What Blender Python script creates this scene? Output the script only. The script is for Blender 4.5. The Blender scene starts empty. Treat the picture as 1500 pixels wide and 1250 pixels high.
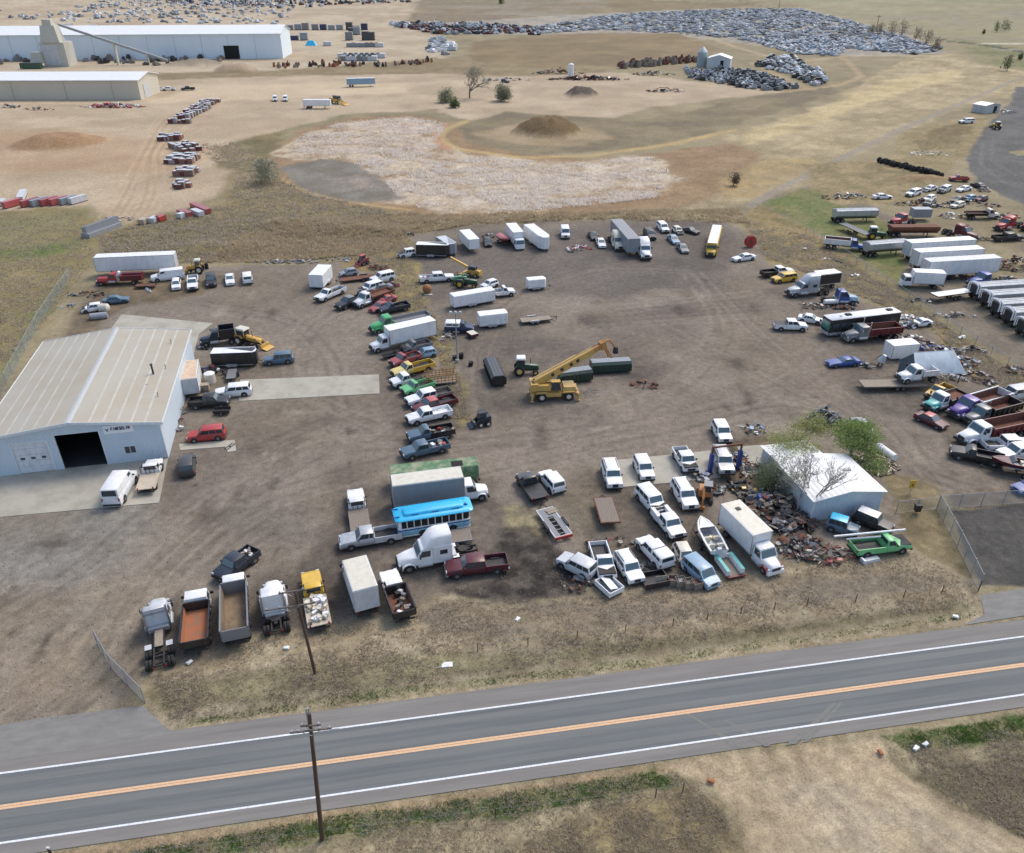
import bpy, math, random
import numpy as np
from mathutils import Vector, Matrix

random.seed(7)
R_ = random.Random(11)
sc = bpy.context.scene
C = sc.collection

# ---------------------------------------------------------------- camera
CAM_H, PITCH, FPX = 55.0, math.radians(30.6), 1157.0
cam_d = bpy.data.cameras.new('camera')
cam = bpy.data.objects.new('camera', cam_d)
C.objects.link(cam)
cam.location = (0, 0, CAM_H)
cam.rotation_euler = (math.pi/2 - PITCH, 0, 0)
cam_d.sensor_width = 36.0
cam_d.lens = 36.0*FPX/1500.0
cam_d.clip_start = 0.5
cam_d.clip_end = 9000
sc.camera = cam

# ---------------------------------------------------------------- world, sun, exposure
SUN_EL, SUN_AZ = math.radians(52), math.radians(42)     # azimuth clockwise from +Y (behind the yard, to the right)
w = bpy.data.worlds.new('World')
sc.world = w
w.use_nodes = True
nt = w.node_tree
bg = nt.nodes['Background']
sky = nt.nodes.new('ShaderNodeTexSky')
sky.sky_type = 'NISHITA'
sky.sun_disc = False
sky.sun_elevation = SUN_EL
sky.sun_rotation = SUN_AZ
sky.air_density = 1.0
sky.dust_density = 3.0
sky.ozone_density = 1.0
nt.links.new(sky.outputs[0], bg.inputs[0])
bg.inputs[1].default_value = 0.15
sd = bpy.data.lights.new('sun', 'SUN')
sd.energy = 1.05
sd.angle = math.radians(20)
sd.color = (1.0, 0.95, 0.86)
so = bpy.data.objects.new('sun', sd)
C.objects.link(so)
so.rotation_euler = (math.pi/2 - SUN_EL, 0, math.pi - SUN_AZ)
so.location = (0, 0, 120)
sc.view_settings.view_transform = 'Standard'
sc.view_settings.look = 'None'
sc.view_settings.gamma = 1
sc.view_settings.exposure = 0.53

# ---------------------------------------------------------------- helpers
CP, SP = math.cos(PITCH), math.sin(PITCH)
def G(px, py, z=0.0):
    """where a point of the photograph (1500x1250) lies on the horizontal plane z"""
    dx, dy = (px-750)/FPX, (py-625)/FPX
    t = (z-CAM_H)/(-SP-dy*CP)
    return (dx*t, (CP-dy*SP)*t)
def HT(px, py, qx, qy):
    """height of the point seen at q standing above the ground point seen at p"""
    x, y = G(px, py)
    dy = (qy-625)/FPX
    t = y/(CP-dy*SP)
    return CAM_H+t*(-SP-dy*CP)
KALB = 1.15
def lin(c):
    c = c/255.0
    return c/12.92 if c <= 0.04045 else ((c+0.055)/1.055)**2.4
def S(r, g, b, k=KALB):
    return (min(lin(r)/k*.98, .9), min(lin(g)/k*.99, .9), min(lin(b)/k*.915, .9))

MATS = {}
def mat(name, col, rough=.6, metal=0.0, dirt=0.0, scale=3.0, dcol=(.16, .13, .11), spec=.5, coat=0.0, ribs=0.0, streak=0.0):
    if name in MATS: return MATS[name]
    m = bpy.data.materials.new(name); m.use_nodes = True
    n = m.node_tree; b = n.nodes['Principled BSDF']
    b.inputs['Base Color'].default_value = (*col, 1)
    b.inputs['Roughness'].default_value = rough
    b.inputs['Metallic'].default_value = metal
    b.inputs['Specular IOR Level'].default_value = spec
    if coat: b.inputs['Coat Weight'].default_value = coat; b.inputs['Coat Roughness'].default_value = .12
    tc = n.nodes.new('ShaderNodeTexCoord')
    if dirt > 0:
        oi = n.nodes.new('ShaderNodeObjectInfo')
        ad = n.nodes.new('ShaderNodeVectorMath'); ad.operation = 'ADD'
        sc_ = n.nodes.new('ShaderNodeVectorMath'); sc_.operation = 'SCALE'
        n.links.new(oi.outputs['Location'], sc_.inputs[0]); sc_.inputs['Scale'].default_value = .37
        n.links.new(tc.outputs['Object'], ad.inputs[0]); n.links.new(sc_.outputs[0], ad.inputs[1])
        nz = n.nodes.new('ShaderNodeTexNoise'); nz.inputs['Scale'].default_value = scale
        nz.inputs['Detail'].default_value = 5; nz.inputs['Roughness'].default_value = .65
        mp = n.nodes.new('ShaderNodeMapping')
        mp.inputs['Scale'].default_value = (1, 1, .35 if streak == 0 else streak)
        n.links.new(ad.outputs[0], mp.inputs['Vector']); n.links.new(mp.outputs[0], nz.inputs['Vector'])
        rp = n.nodes.new('ShaderNodeValToRGB')
        rp.color_ramp.elements[0].position = .42; rp.color_ramp.elements[1].position = .72
        rp.color_ramp.elements[1].color = (dirt, dirt, dirt, 1)
        rp.color_ramp.elements[0].color = (0, 0, 0, 1)
        n.links.new(nz.outputs['Fac'], rp.inputs[0])
        mx = n.nodes.new('ShaderNodeMixRGB')
        mx.inputs[1].default_value = (*col, 1); mx.inputs[2].default_value = (*dcol, 1)
        n.links.new(rp.outputs[0], mx.inputs[0]); n.links.new(mx.outputs[0], b.inputs['Base Color'])
        ma = n.nodes.new('ShaderNodeMath'); ma.operation = 'MULTIPLY_ADD'
        n.links.new(nz.outputs['Fac'], ma.inputs[0]); ma.inputs[1].default_value = .25; ma.inputs[2].default_value = rough-.1
        n.links.new(ma.outputs[0], b.inputs['Roughness'])
    if ribs:
        wv = n.nodes.new('ShaderNodeTexWave'); wv.inputs['Scale'].default_value = ribs
        wv.bands_direction = 'X'; wv.wave_profile = 'SIN'
        n.links.new(tc.outputs['Object'], wv.inputs['Vector'])
        bp = n.nodes.new('ShaderNodeBump'); bp.inputs['Strength'].default_value = .6; bp.inputs['Distance'].default_value = .05
        n.links.new(wv.outputs['Fac'], bp.inputs['Height']); n.links.new(bp.outputs[0], b.inputs['Normal'])
    MATS[name] = m
    return m

PAL = {  # real-world paint albedos
 'white': (.82, .83, .83), 'cream': (.68, .64, .53), 'silver': (.52, .54, .56), 'grey': (.20, .21, .22), 'lightgrey': (.58, .60, .62),
 'darkgrey': (.055, .06, .065), 'black': (.014, .015, .018), 'blueblack': (.018, .028, .045), 'red': (.42, .03, .03), 'darkred': (.13, .012, .018),
 'maroon': (.10, .012, .022), 'pink': (.50, .10, .10), 'faded red': (.36, .07, .07), 'orange': (.62, .19, .05), 'yellow': (.72, .45, .04),
 'paleyellow': (.72, .58, .20), 'green': (.06, .42, .14), 'limegreen': (.16, .55, .22), 'containergreen': (.012, .045, .033), 'darkgreen': (.02, .09, .05), 'palegreen': (.20, .50, .26),
 'blue': (.03, .09, .34), 'lightblue': (.25, .40, .52), 'steelblue': (.07, .14, .21), 'teal': (.10, .50, .46), 'skyblue': (.02, .52, .80),
 'purple': (.09, .04, .30), 'oldtan': (.25, .18, .11), 'tan': (.48, .38, .26), 'rust': (.20, .085, .05), 'wood': (.36, .30, .23), 'oldwood': (.26, .22, .18), 'beige': (.55, .47, .36),
 'bluegrey': (.26, .29, .32), 'navy': (.015, .03, .10), 'machineyellow': (.68, .40, .07), 'craneyellow': (.60, .38, .10)}
def paint(c):
    if c in ('wood', 'oldwood'): return mat(c, PAL[c], .9, dirt=.7, scale=6, dcol=(.12, .10, .08))
    if c == 'oldtan': return mat('stained_tan', PAL[c], .9, dirt=.9, scale=1.2, dcol=(.10, .085, .07), streak=1)
    if c == 'orange': return mat('rusty_orange', (.36, .13, .055), .85, dirt=.95, scale=.8, dcol=(.20, .14, .10), streak=1)
    if c == 'rust': return mat('rust', PAL[c], .9, dirt=.8, scale=4, dcol=(.07, .045, .035))
    if c == 'silver': return mat('paint_silver', PAL[c], .4, metal=.4, dirt=.35, scale=2)
    return mat('paint_'+c.replace(' ', '_'), PAL[c], .42, dirt=.24 if c in ('white', 'cream') else .34, scale=1.6, coat=.25, dcol=(.20, .17, .145) if sum(PAL[c]) > .3 else (.08, .07, .06))
GLASS = mat('tinted_glass', (.03, .045, .055), .12, spec=.8, dirt=.25, scale=2, dcol=(.10, .11, .11))
GLASSL = mat('windshield_glass', (.07, .12, .14), .10, spec=.9, dirt=.3, scale=2, dcol=(.16, .18, .18))
TYRE = mat('tyre_rubber', (.022, .021, .021), .9, dirt=.5, scale=5, dcol=(.09, .08, .07))
RIM = mat('rim_metal', (.26, .26, .27), .45, metal=.5, dirt=.4, scale=5)
RIMD = mat('dull_rim', (.14, .135, .13), .7, metal=.3, dirt=.4, scale=5)
FRAME = mat('chassis_black', (.025, .025, .026), .75, dirt=.6, scale=3, dcol=(.09, .075, .065))
CHROME = mat('chrome', (.62, .63, .65), .25, metal=.9, dirt=.3, scale=4)
PLASTIC = mat('dark_plastic', (.03, .03, .033), .6, dirt=.3)
HEADL = mat('headlight_glass', (.62, .64, .66), .2, dirt=.2)
TAILL = mat('taillight_red', (.35, .02, .02), .3)
ALU = mat('aluminium', (.52, .54, .56), .42, metal=.55, dirt=.35, scale=1.5, dcol=(.24, .22, .2))
GALV = mat('galvanised_steel', (.36, .38, .40), .55, metal=.4, dirt=.3)
INNER = mat('dark_interior', (.02, .019, .018), .95)

class MB:
    def __init__(s): s.v = []; s.f = []; s.M = None
    def add(s, vs, fs):
        o = len(s.v)
        if s.M is not None: vs = [tuple(s.M @ Vector(p)) for p in vs]
        s.v += [tuple(p) for p in vs]; s.f += [tuple(i+o for i in f) for f in fs]; return s
    def hexa(s, p):   # bottom 4 ccw, top 4 ccw
        return s.add(p, [(3, 2, 1, 0), (4, 5, 6, 7), (0, 1, 5, 4), (1, 2, 6, 5), (2, 3, 7, 6), (3, 0, 4, 7)])
    def box(s, x0, x1, y0, y1, z0, z1):
        return s.hexa([(x0, y0, z0), (x1, y0, z0), (x1, y1, z0), (x0, y1, z0), (x0, y0, z1), (x1, y0, z1), (x1, y1, z1), (x0, y1, z1)])
    def cb(s, x, y, z, a, b, c): return s.box(x-a/2, x+a/2, y-b/2, y+b/2, z-c/2, z+c/2)
    def frus(s, a0, a1, h0, z0, b0, b1, h1, z1):
        return s.hexa([(a0, -h0, z0), (a1, -h0, z0), (a1, h0, z0), (a0, h0, z0), (b0, -h1, z1), (b1, -h1, z1), (b1, h1, z1), (b0, h1, z1)])
    def loft(s, rings):
        n = len(rings[0]); vs = [p for r in rings for p in r]; fs = []
        for i in range(len(rings)-1):
            for j in range(n):
                k = (j+1) % n
                fs.append((i*n+j, i*n+k, (i+1)*n+k, (i+1)*n+j))
        fs.append(tuple(range(n-1, -1, -1))); fs.append(tuple((len(rings)-1)*n+j for j in range(n)))
        return s.add(vs, fs)
    def cyl(s, p0, p1, r, r1=None, n=12):
        p0, p1 = Vector(p0), Vector(p1); d = (p1-p0).normalized()
        u = d.orthogonal().normalized(); v = d.cross(u)
        r1 = r if r1 is None else r1; rs = []
        for p, q in ((p0, r), (p1, r1)):
            rs.append([tuple(p+u*math.cos(2*math.pi*i/n)*q+v*math.sin(2*math.pi*i/n)*q) for i in range(n)])
        return s.loft(rs)
    def tube(s, pts, r, n=6):
        for a, b in zip(pts, pts[1:]): s.cyl(a, b, r, n=n)
        return s
    def prism(s, pts, y0, y1):   # polygon in xz, ccw seen from -y
        n = len(pts)
        vs = [(x, y0, z) for x, z in pts]+[(x, y1, z) for x, z in pts]
        fs = [tuple(range(n)), tuple(range(2*n-1, n-1, -1))]+[(i, i+n, (i+1) % n+n, (i+1) % n) for i in range(n)]
        return s.add(vs, fs)
    def pane(s, a, b, c, d, u0, u1, v0, v1, off=.012):
        a, b, c, d = map(Vector, (a, b, c, d))
        def P(u, v): return (a*(1-u)+b*u)*(1-v)+(d*(1-u)+c*u)*v
        nrm = (b-a).cross(d-a).normalized()*off
        q = [P(u0, v0), P(u1, v0), P(u1, v1), P(u0, v1)]
        return s.hexa([x-nrm*.5 for x in q]+[x+nrm for x in q])

def link(o, parent=None):
    C.objects.link(o)
    if parent is not None: o.parent = parent
    return o
def mesh(name, mb, m, smooth=True):
    me = bpy.data.meshes.new(name)
    me.from_pydata(mb.v, [], mb.f); me.materials.append(m)
    if smooth:
        me.polygons.foreach_set('use_smooth', [True]*len(me.polygons))
        me.set_sharp_from_angle(angle=math.radians(50))
    me.update()
    return me
def part(name, mb, m, parent=None, smooth=True, label=None):
    o = bpy.data.objects.new(name, mesh(name, mb, m, smooth))
    if label: o['label'] = label
    return link(o, parent)
def tag(o, label, cat, group=None):
    o['label'] = label; o['category'] = cat
    if group: o['group'] = group
    return o
def thing(name, label, cat, loc=(0, 0, 0), rz=0.0, group=None):
    o = link(bpy.data.objects.new(name, None)); o.empty_display_size = .3
    o.location = loc; o.rotation_euler = (0, 0, rz)
    return tag(o, label, cat, group)
def struct(o, kind='structure'): o['kind'] = kind; return o
WCACHE = {}
def wheel(parent, x, y, r=.37, w=.25, rim=None, z=None):
    rim = rim or RIM; k = (r, w)
    if k not in WCACHE:
        n = 16; prof = [(-w/2, r*.55), (-w/2, r*.93), (-w/2+.04, r), (w/2-.04, r), (w/2, r*.93), (w/2, r*.55)]
        mb = MB(); mb.loft([[(math.cos(2*math.pi*i/n)*q, a, math.sin(2*math.pi*i/n)*q) for i in range(n)] for a, q in prof])
        WCACHE[k] = mesh('wheel', mb, TYRE)
    kr = (r, w, rim.name)
    if kr not in WCACHE:
        mb = MB(); mb.cyl((0, -w/2-.012, 0), (0, w/2+.012, 0), r*.52, n=12); mb.cyl((0, -w/2-.05, 0), (0, w/2+.05, 0), r*.2, n=8)
        WCACHE[kr] = mesh('rim', mb, rim)
    o = link(bpy.data.objects.new('wheel', WCACHE[k]), parent); o.location = (x, y, r if z is None else z)
    link(bpy.data.objects.new('rim', WCACHE[kr]), o)
    return o
def wheels(parent, xs, hw, r=.37, w=.25, rim=None):
    for x in xs:
        for s in (-1, 1): wheel(parent, x, s*(hw-w/2), r, w, rim)
def place(px, z):
    """px = (front x, front y, rear x, rear y) in the photograph at height z -> centre, heading, length"""
    f = Vector(G(px[0], px[1], z)); r = Vector(G(px[2], px[3], z))
    d = f-r; c = (f+r)/2
    return (c.x, c.y, 0), math.atan2(d.y, d.x), d.length
def clampL(l, lo, hi): return max(lo, min(hi, l))
# ---------------------------------------------------------------- ground sheet
def _hash(ix, iy, seed):
    h = (ix.astype(np.int64)*374761393+iy.astype(np.int64)*668265263+seed*982451653) & 0xffffffff
    h = ((h ^ (h >> 13))*1274126177) & 0xffffffff
    return ((h ^ (h >> 16)) & 0xffff)/65535.0
def vnoise(x, y, seed=0):
    ix, iy = np.floor(x), np.floor(y); fx, fy = x-ix, y-iy
    fx = fx*fx*(3-2*fx); fy = fy*fy*(3-2*fy)
    a = _hash(ix, iy, seed); b = _hash(ix+1, iy, seed); c = _hash(ix, iy+1, seed); d = _hash(ix+1, iy+1, seed)
    return (a*(1-fx)+b*fx)*(1-fy)+(c*(1-fx)+d*fx)*fy
def fbm(x, y, seed=0, o=4):
    t = 0; a = .5; s = 0
    for i in range(o):
        t = t+a*vnoise(x*2**i, y*2**i, seed+i*17); s += a; a *= .55
    return t/s
def sdist(X, Y, poly):
    """signed distance in metres, positive inside"""
    P = np.array(poly); n = len(P)
    d = np.full(X.shape, 1e9); ins = np.zeros(X.shape, bool)
    for i in range(n):
        x0, y0 = P[i]; x1, y1 = P[(i+1) % n]
        ex, ey = x1-x0, y1-y0; L = ex*ex+ey*ey+1e-9
        t = np.clip(((X-x0)*ex+(Y-y0)*ey)/L, 0, 1)
        d = np.minimum(d, (X-x0-t*ex)**2+(Y-y0-t*ey)**2)
        c = (y0 > Y) != (y1 > Y)
        ins ^= c & (X < (x1-x0)*(Y-y0)/(y1-y0+1e-12)+x0)
    d = np.sqrt(d)
    return np.where(ins, d, -d)
def ldist(X, Y, line):
    P = np.array(line); d = np.full(X.shape, 1e9)
    for i in range(len(P)-1):
        x0, y0 = P[i]; ex, ey = P[i+1][0]-x0, P[i+1][1]-y0; L = ex*ex+ey*ey+1e-9
        t = np.clip(((X-x0)*ex+(Y-y0)*ey)/L, 0, 1)
        d = np.minimum(d, (X-x0-t*ex)**2+(Y-y0-t*ey)**2)
    return np.sqrt(d)
def W(poly): return [G(*p) for p in poly]

angs = np.concatenate([np.linspace(math.radians(88), math.radians(63), 40, endpoint=False),
                       np.linspace(math.radians(63), math.radians(1.9), 860, endpoint=False),
                       np.radians(np.linspace(1.9, .5, 20))])
rowY = np.concatenate([np.linspace(-160, 0, 12), CAM_H/np.tan(angs)])
u = np.concatenate([np.linspace(-3.2, -.86, 30, endpoint=False), np.linspace(-.86, .86, 900), np.linspace(.86, 3.2, 31)[1:]])
YY, UU = np.meshgrid(rowY, u, indexing='ij')
XX = UU*np.sqrt(np.maximum(YY, 0)**2+CAM_H**2)*.86
XX = np.where(YY < 0, UU*150, XX)
X, Y = XX.ravel(), YY.ravel()
Zh = np.zeros_like(X)
def SC(c): return np.array(S(*c))
col = np.tile(SC((148, 136, 112)), (len(X), 1))
n1 = fbm(X/60, Y/60, 1); n2 = fbm(X/9, Y/9, 2); n3 = fbm(X/2.2, Y/2.2, 3); n4 = fbm(X/.8, Y/.8, 4, 3)
col *= (1+.35*(n1-.5)+.35*(n2-.5))[:, None]
def region(poly, c, feather=2., warp=2., c2=None, cscale=8, contrast=.25, strength=1., aniso=None):
    P = np.array(W(poly)); m = feather+warp+3
    idx = np.where((X > P[:, 0].min()-m) & (X < P[:, 0].max()+m) & (Y > P[:, 1].min()-m) & (Y < P[:, 1].max()+m))[0]
    if not len(idx): return
    x, y = X[idx], Y[idx]
    d = sdist(x, y, P)+warp*2*(fbm(x/(warp*2+1), y/(warp*2+1), 21)-.5)
    a = np.clip(d/feather+.5, 0, 1); a = a*a*(3-2*a)*strength
    base = np.tile(SC(c), (len(idx), 1))
    if aniso:
        ca, sa = math.cos(aniso[0]), math.sin(aniso[0]); xr, yr = x*ca+y*sa, -x*sa+y*ca
        nn = fbm(xr/(cscale*aniso[1]), yr/cscale, 31)
    else: nn = fbm(x/cscale, y/cscale, 31)
    if c2 is not None:
        t = np.clip((nn-.5)*3.2+.5, 0, 1)[:, None]; base = base*(1-t)+SC(c2)*t
    base = base*(1+contrast*(2*fbm(x/(cscale*.23), y/(cscale*.23), 41)-1))[:, None]
    col[idx] = col[idx]*(1-a[:, None])+base*a[:, None]
def stripe(line, c, wd, strength=.7, feather=.6, warp=.0, px=True):
    P = np.array(W(line)) if px else np.array(line); m = wd+feather+3
    idx = np.where((X > P[:, 0].min()-m) & (X < P[:, 0].max()+m) & (Y > P[:, 1].min()-m) & (Y < P[:, 1].max()+m))[0]
    if not len(idx): return
    x, y = X[idx], Y[idx]
    d = wd/2-ldist(x+warp*(fbm(x/4, y/4, 51)-.5), y+warp*(fbm(x/4, y/4, 52)-.5), P)
    a = np.clip(d/feather+.5, 0, 1)*strength*(.45+1.1*fbm(x/3, y/3, 53))
    a = np.clip(a, 0, 1)[:, None]
    col[idx] = col[idx]*(1-a)+SC(c)*a
def ruts(line, c, strength=.35, gauge=1.9, wd=.55):
    P = [Vector(G(*p)) for p in line]
    # smooth
    Q = []
    for i in range(len(P)-1):
        p0, p1, p2, p3 = P[max(i-1, 0)], P[i], P[i+1], P[min(i+2, len(P)-1)]
        for k in range(6):
            t = k/6
            Q.append(.5*((2*p1)+(p2-p0)*t+(2*p0-5*p1+4*p2-p3)*t*t+(3*p1-p0-3*p2+p3)*t**3))
    Q.append(P[-1])
    for s in (-1, 1):
        L = []
        for i, q in enumerate(Q):
            d = (Q[min(i+1, len(Q)-1)]-Q[max(i-1, 0)]).normalized()
            L.append((q.x-d.y*s*gauge/2, q.y+d.x*s*gauge/2))
        stripe(L, c, wd, strength, .5, px=False)

# far fields
region([(-600, -30), (640, -30), (590, 38), (665, 60), (650, 95), (500, 104), (-600, 112)], (192, 176, 156), 8, 8, (176, 158, 138), 40, .12)
region([(600, -30), (900, -30), (880, 26), (620, 24)], (150, 140, 126), 20, 20, (138, 124, 104), 60, .15)
region([(600, 20), (760, 22), (740, 30), (608, 34)], (138, 124, 106), 6, 5)
region([(880, -10), (960, 2), (1120, 4), (1010, 22), (900, 24)], (128, 114, 92), 10, 15, (140, 126, 100), 50, .1)
region([(1050, -30), (2000, -30), (2000, 70), (1330, 60), (1180, 12)], (158, 150, 124), 20, 20, (144, 138, 112), 90, .15)
region([(1250, 24), (1500, 14), (1700, 30), (1700, 56), (1380, 58), (1290, 44)], (146, 138, 122), 20, 20, (152, 144, 116), 50, .15)
region([(590, 38), (700, 52), (900, 48), (1060, 60), (1250, 84), (1390, 78), (1330, 52), (1180, 12), (1000, 14), (800, 24)], (170, 160, 148), 5, 5, (150, 144, 138), 14, .25)
region([(690, 62), (850, 49), (990, 50), (1050, 68), (1040, 88), (900, 98), (760, 100), (690, 90)], (146, 128, 102), 5, 8, (132, 116, 92), 30, .12)
region([(640, 85), (760, 96), (900, 96), (880, 112), (640, 108), (200, 118), (215, 108), (400, 104)], (138, 122, 98), 4, 6, (150, 134, 108), 12, .2)
# tan dirt lot
region([(-500, 128), (215, 118), (400, 112), (620, 108), (760, 112), (900, 106), (1010, 118), (1160, 135), (1060, 145), (960, 158), (900, 172), (800, 168), (690, 176), (640, 160), (500, 168), (420, 190), (335, 215), (345, 250), (310, 290), (200, 330), (125, 306), (-500, 318)], (190, 171, 150), 4, 5, (176, 157, 136), 22, .08)
region([(-500, 200), (100, 192), (330, 220), (250, 250), (-500, 262)], (172, 142, 116), 12, 6, (186, 160, 134), 25, .08, .7)
region([(-500, 140), (210, 150), (300, 125), (600, 122), (600, 135), (300, 150), (-500, 160)], (206, 186, 162), 8, 5, None, 20, .08, .7)
# weeds left of the reed bed
region([(345, 205), (420, 190), (400, 240), (440, 275), (560, 305), (640, 318), (600, 360), (500, 380), (300, 385), (160, 390), (140, 340), (230, 320), (320, 300), (350, 260)], (138, 124, 94), 5, 5, (120, 110, 84), 9, .3)
region([(310, 215), (350, 205), (420, 275), (380, 300), (330, 260)], (148, 132, 108), 4, 4, (130, 118, 92), 5, .3)
# left fields
region([(-500, 318), (125, 306), (150, 330), (130, 400), (60, 480), (-20, 560), (-500, 600)], (146, 132, 98), 3, 3, (132, 122, 90), 18, .14)
region([(-500, 330), (110, 312), (130, 350), (60, 368), (-500, 385)], (132, 126, 94), 8, 3, (140, 128, 96), 10, .15)
region([(-300, 385), (70, 362), (125, 348), (100, 372), (-300, 400)], (104, 116, 70), 5, 3, (128, 124, 86), 6, .3)
region([(60, 430), (100, 405), (60, 470), (0, 560), (-40, 600), (10, 520)], (110, 118, 74), 2, 2, (140, 128, 94), 3, .3, .8)
# reed bed and the ground around it
region([(395, 235), (440, 190), (520, 172), (600, 168), (650, 176), (700, 205), (760, 226), (850, 232), (960, 226), (1090, 205), (1125, 225), (1095, 270), (1010, 305), (800, 320), (650, 322), (560, 306), (470, 290), (410, 268)], (158, 134, 108), 3, 4, (146, 122, 98), 7, .22)
region([(405, 228), (445, 196), (520, 176), (600, 172), (655, 182), (640, 205), (700, 228), (800, 236), (955, 230), (990, 258), (960, 290), (860, 302), (740, 312), (640, 312), (560, 300), (520, 288), (480, 240), (430, 236)], (196, 179, 160), 3.5, 7, (160, 138, 115), 5, .38)
region([(520, 178), (600, 172), (640, 186), (600, 200), (540, 192)], (178, 156, 140), 4, 5, (206, 190, 176), 2.5, .4)
region([(700, 240), (950, 232), (995, 262), (900, 280), (740, 300), (640, 300)], (208, 196, 182), 6, 6, (176, 156, 136), 3, .4, .7)
region([(412, 246), (470, 233), (515, 238), (560, 262), (590, 290), (540, 298), (470, 290), (430, 274)], (124, 116, 108), 2.5, 3, (138, 132, 126), 6, .12)
region([(480, 262), (530, 255), (556, 275), (500, 280)], (166, 152, 142), 4, 3, (140, 132, 126), 3, .2, .8)
region([(668, 186), (740, 164), (820, 170), (940, 178), (1080, 146), (1210, 124), (1230, 136), (1150, 162), (1050, 190), (930, 220), (800, 228), (720, 218), (680, 205)], (126, 115, 98), 4, 5, (142, 129, 106), 12, .16)
region([(690, 195), (760, 182), (860, 185), (900, 200), (860, 214), (760, 214)], (172, 152, 126), 6, 5, (156, 138, 112), 10, .15, .9)
stripe([(680, 178), (648, 192), (645, 206), (668, 218), (760, 231), (860, 229), (980, 212), (1080, 190)], (186, 162, 118), 3.4, .8, 1.5, 2)
stripe([(664, 178), (636, 196), (636, 208), (655, 220)], (186, 140, 112), 1.2, .8, .8)
stripe([(655, 180), (643, 196), (643, 207), (662, 219)], (186, 140, 112), 1.2, .8, .8)
stripe([(410, 262), (450, 283), (520, 298), (600, 308)], (186, 160, 116), 1.6, .7, 1, 2)
# straw field to the right
region([(1040, 205), (1190, 160), (1330, 86), (1390, 78), (1440, 95), (1700, 140), (1440, 145), (1330, 190), (1230, 240), (1120, 292), (1040, 318), (1000, 305), (1095, 268), (1125, 225)], (182, 165, 136), 4, 5, (158, 143, 116), 9, .22)
region([(1080, 205), (1200, 158), (1300, 118), (1400, 102), (1410, 112), (1300, 142), (1180, 185), (1100, 215)], (208, 188, 150), 5, 5, (186, 168, 130), 7, .2, .75)
region([(1050, 262), (1130, 235), (1200, 232), (1180, 255), (1100, 290), (1050, 300)], (178, 154, 114), 4, 5, (158, 140, 108), 5, .2, .8)
stripe([(1060, 262), (1140, 222), (1260, 178), (1400, 128)], (156, 138, 108), 1.2, .5, 1)
stripe([(1100, 302), (1150, 272), (1240, 228), (1330, 185), (1430, 142), (1500, 112)], (154, 144, 132), 3.0, .9, 1.2, 1)
stripe([(1195, 75), (1240, 88), (1262, 112), (1230, 125), (1150, 135)], (178, 156, 128), 4.0, .7, 2, 2)
stripe([(1000, 40), (1080, 70), (1160, 92), (1240, 82), (1380, 82)], (186, 166, 140), 5.0, .7, 3, 2)
stripe([(1100, 92), (1160, 120), (1190, 132)], (176, 154, 124), 4, .7, 3, 2)
region([(1400, 56), (1480, 68), (1700, 90), (1700, 130), (1440, 95)], (122, 122, 90), 8, 6, (144, 136, 106), 14, .2)
stripe([(1370, 58), (1440, 66), (1520, 80), (1640, 102)], (76, 76, 66), 7.0, .95, 2)
stripe([(1420, 65), (1460, 64), (1600, 66)], (206, 198, 184), 4.0, .9, 2)
stripe([(1460, 72), (1540, 76), (1600, 80)], (150, 148, 142), 9.0, .8, 2)
stripe([(1080, 2), (1200, 24), (1320, 48), (1390, 58)], (112, 104, 92), 5.0, .7, 2)
# green strip and right yard
region([(1118, 296), (1180, 272), (1240, 282), (1330, 330), (1500, 430), (1500, 300), (1700, 280), (1700, 700), (1500, 545), (1400, 480), (1320, 424), (1215, 352), (1190, 330), (1150, 322)], (124, 114, 104), 2.5, 2, (134, 124, 112), 10, .15)
region([(1118, 298), (1170, 276), (1215, 280), (1230, 300), (1300, 325), (1330, 400), (1330, 425), (1215, 352), (1180, 332)], (110, 118, 76), 2, 2, (130, 126, 88), 4, .3)
region([(1170, 240), (1290, 236), (1370, 262), (1330, 300), (1230, 300), (1200, 282)], (158, 140, 110), 3, 3, (134, 122, 94), 4, .28)
region([(1330, 190), (1440, 165), (1450, 200), (1380, 262), (1290, 240)], (160, 144, 114), 3, 3, (142, 128, 98), 5, .25)
region([(1352, 192), (1420, 178), (1425, 195), (1360, 205)], (118, 104, 80), 2, 3, (134, 118, 90), 2.5, .3, .9)
region([(1340, 208), (1405, 200), (1415, 215), (1350, 220)], (120, 110, 84), 2, 3, (136, 122, 94), 2.5, .3, .9)
region([(1488, 128), (1700, 120), (1700, 330), (1500, 300), (1430, 268), (1415, 235), (1440, 190), (1480, 152)], (100, 99, 100), 1.5, 1.5, (112, 110, 110), 6, .1)
stripe([(1440, 210), (1436, 240), (1470, 268), (1560, 290)], (128, 126, 126), 1.0, .5, 1)
stripe([(1455, 200), (1452, 235), (1490, 258), (1560, 270)], (122, 120, 120), 1.0, .5, 1)
region([(1476, 222), (1600, 214), (1600, 232), (1490, 228)], (168, 150, 126), 1, .6, (130, 128, 92), 3, .2)
# weed strip between the two yards
region([(1085, 330), (1110, 300), (1180, 332), (1215, 352), (1320, 426), (1400, 482), (1500, 548), (1700, 700), (1700, 760), (1500, 600), (1410, 535), (1350, 470), (1250, 430), (1180, 402), (1120, 385), (1085, 350)], (152, 134, 100), 2.5, 2, (128, 116, 84), 3.5, .3)
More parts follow.
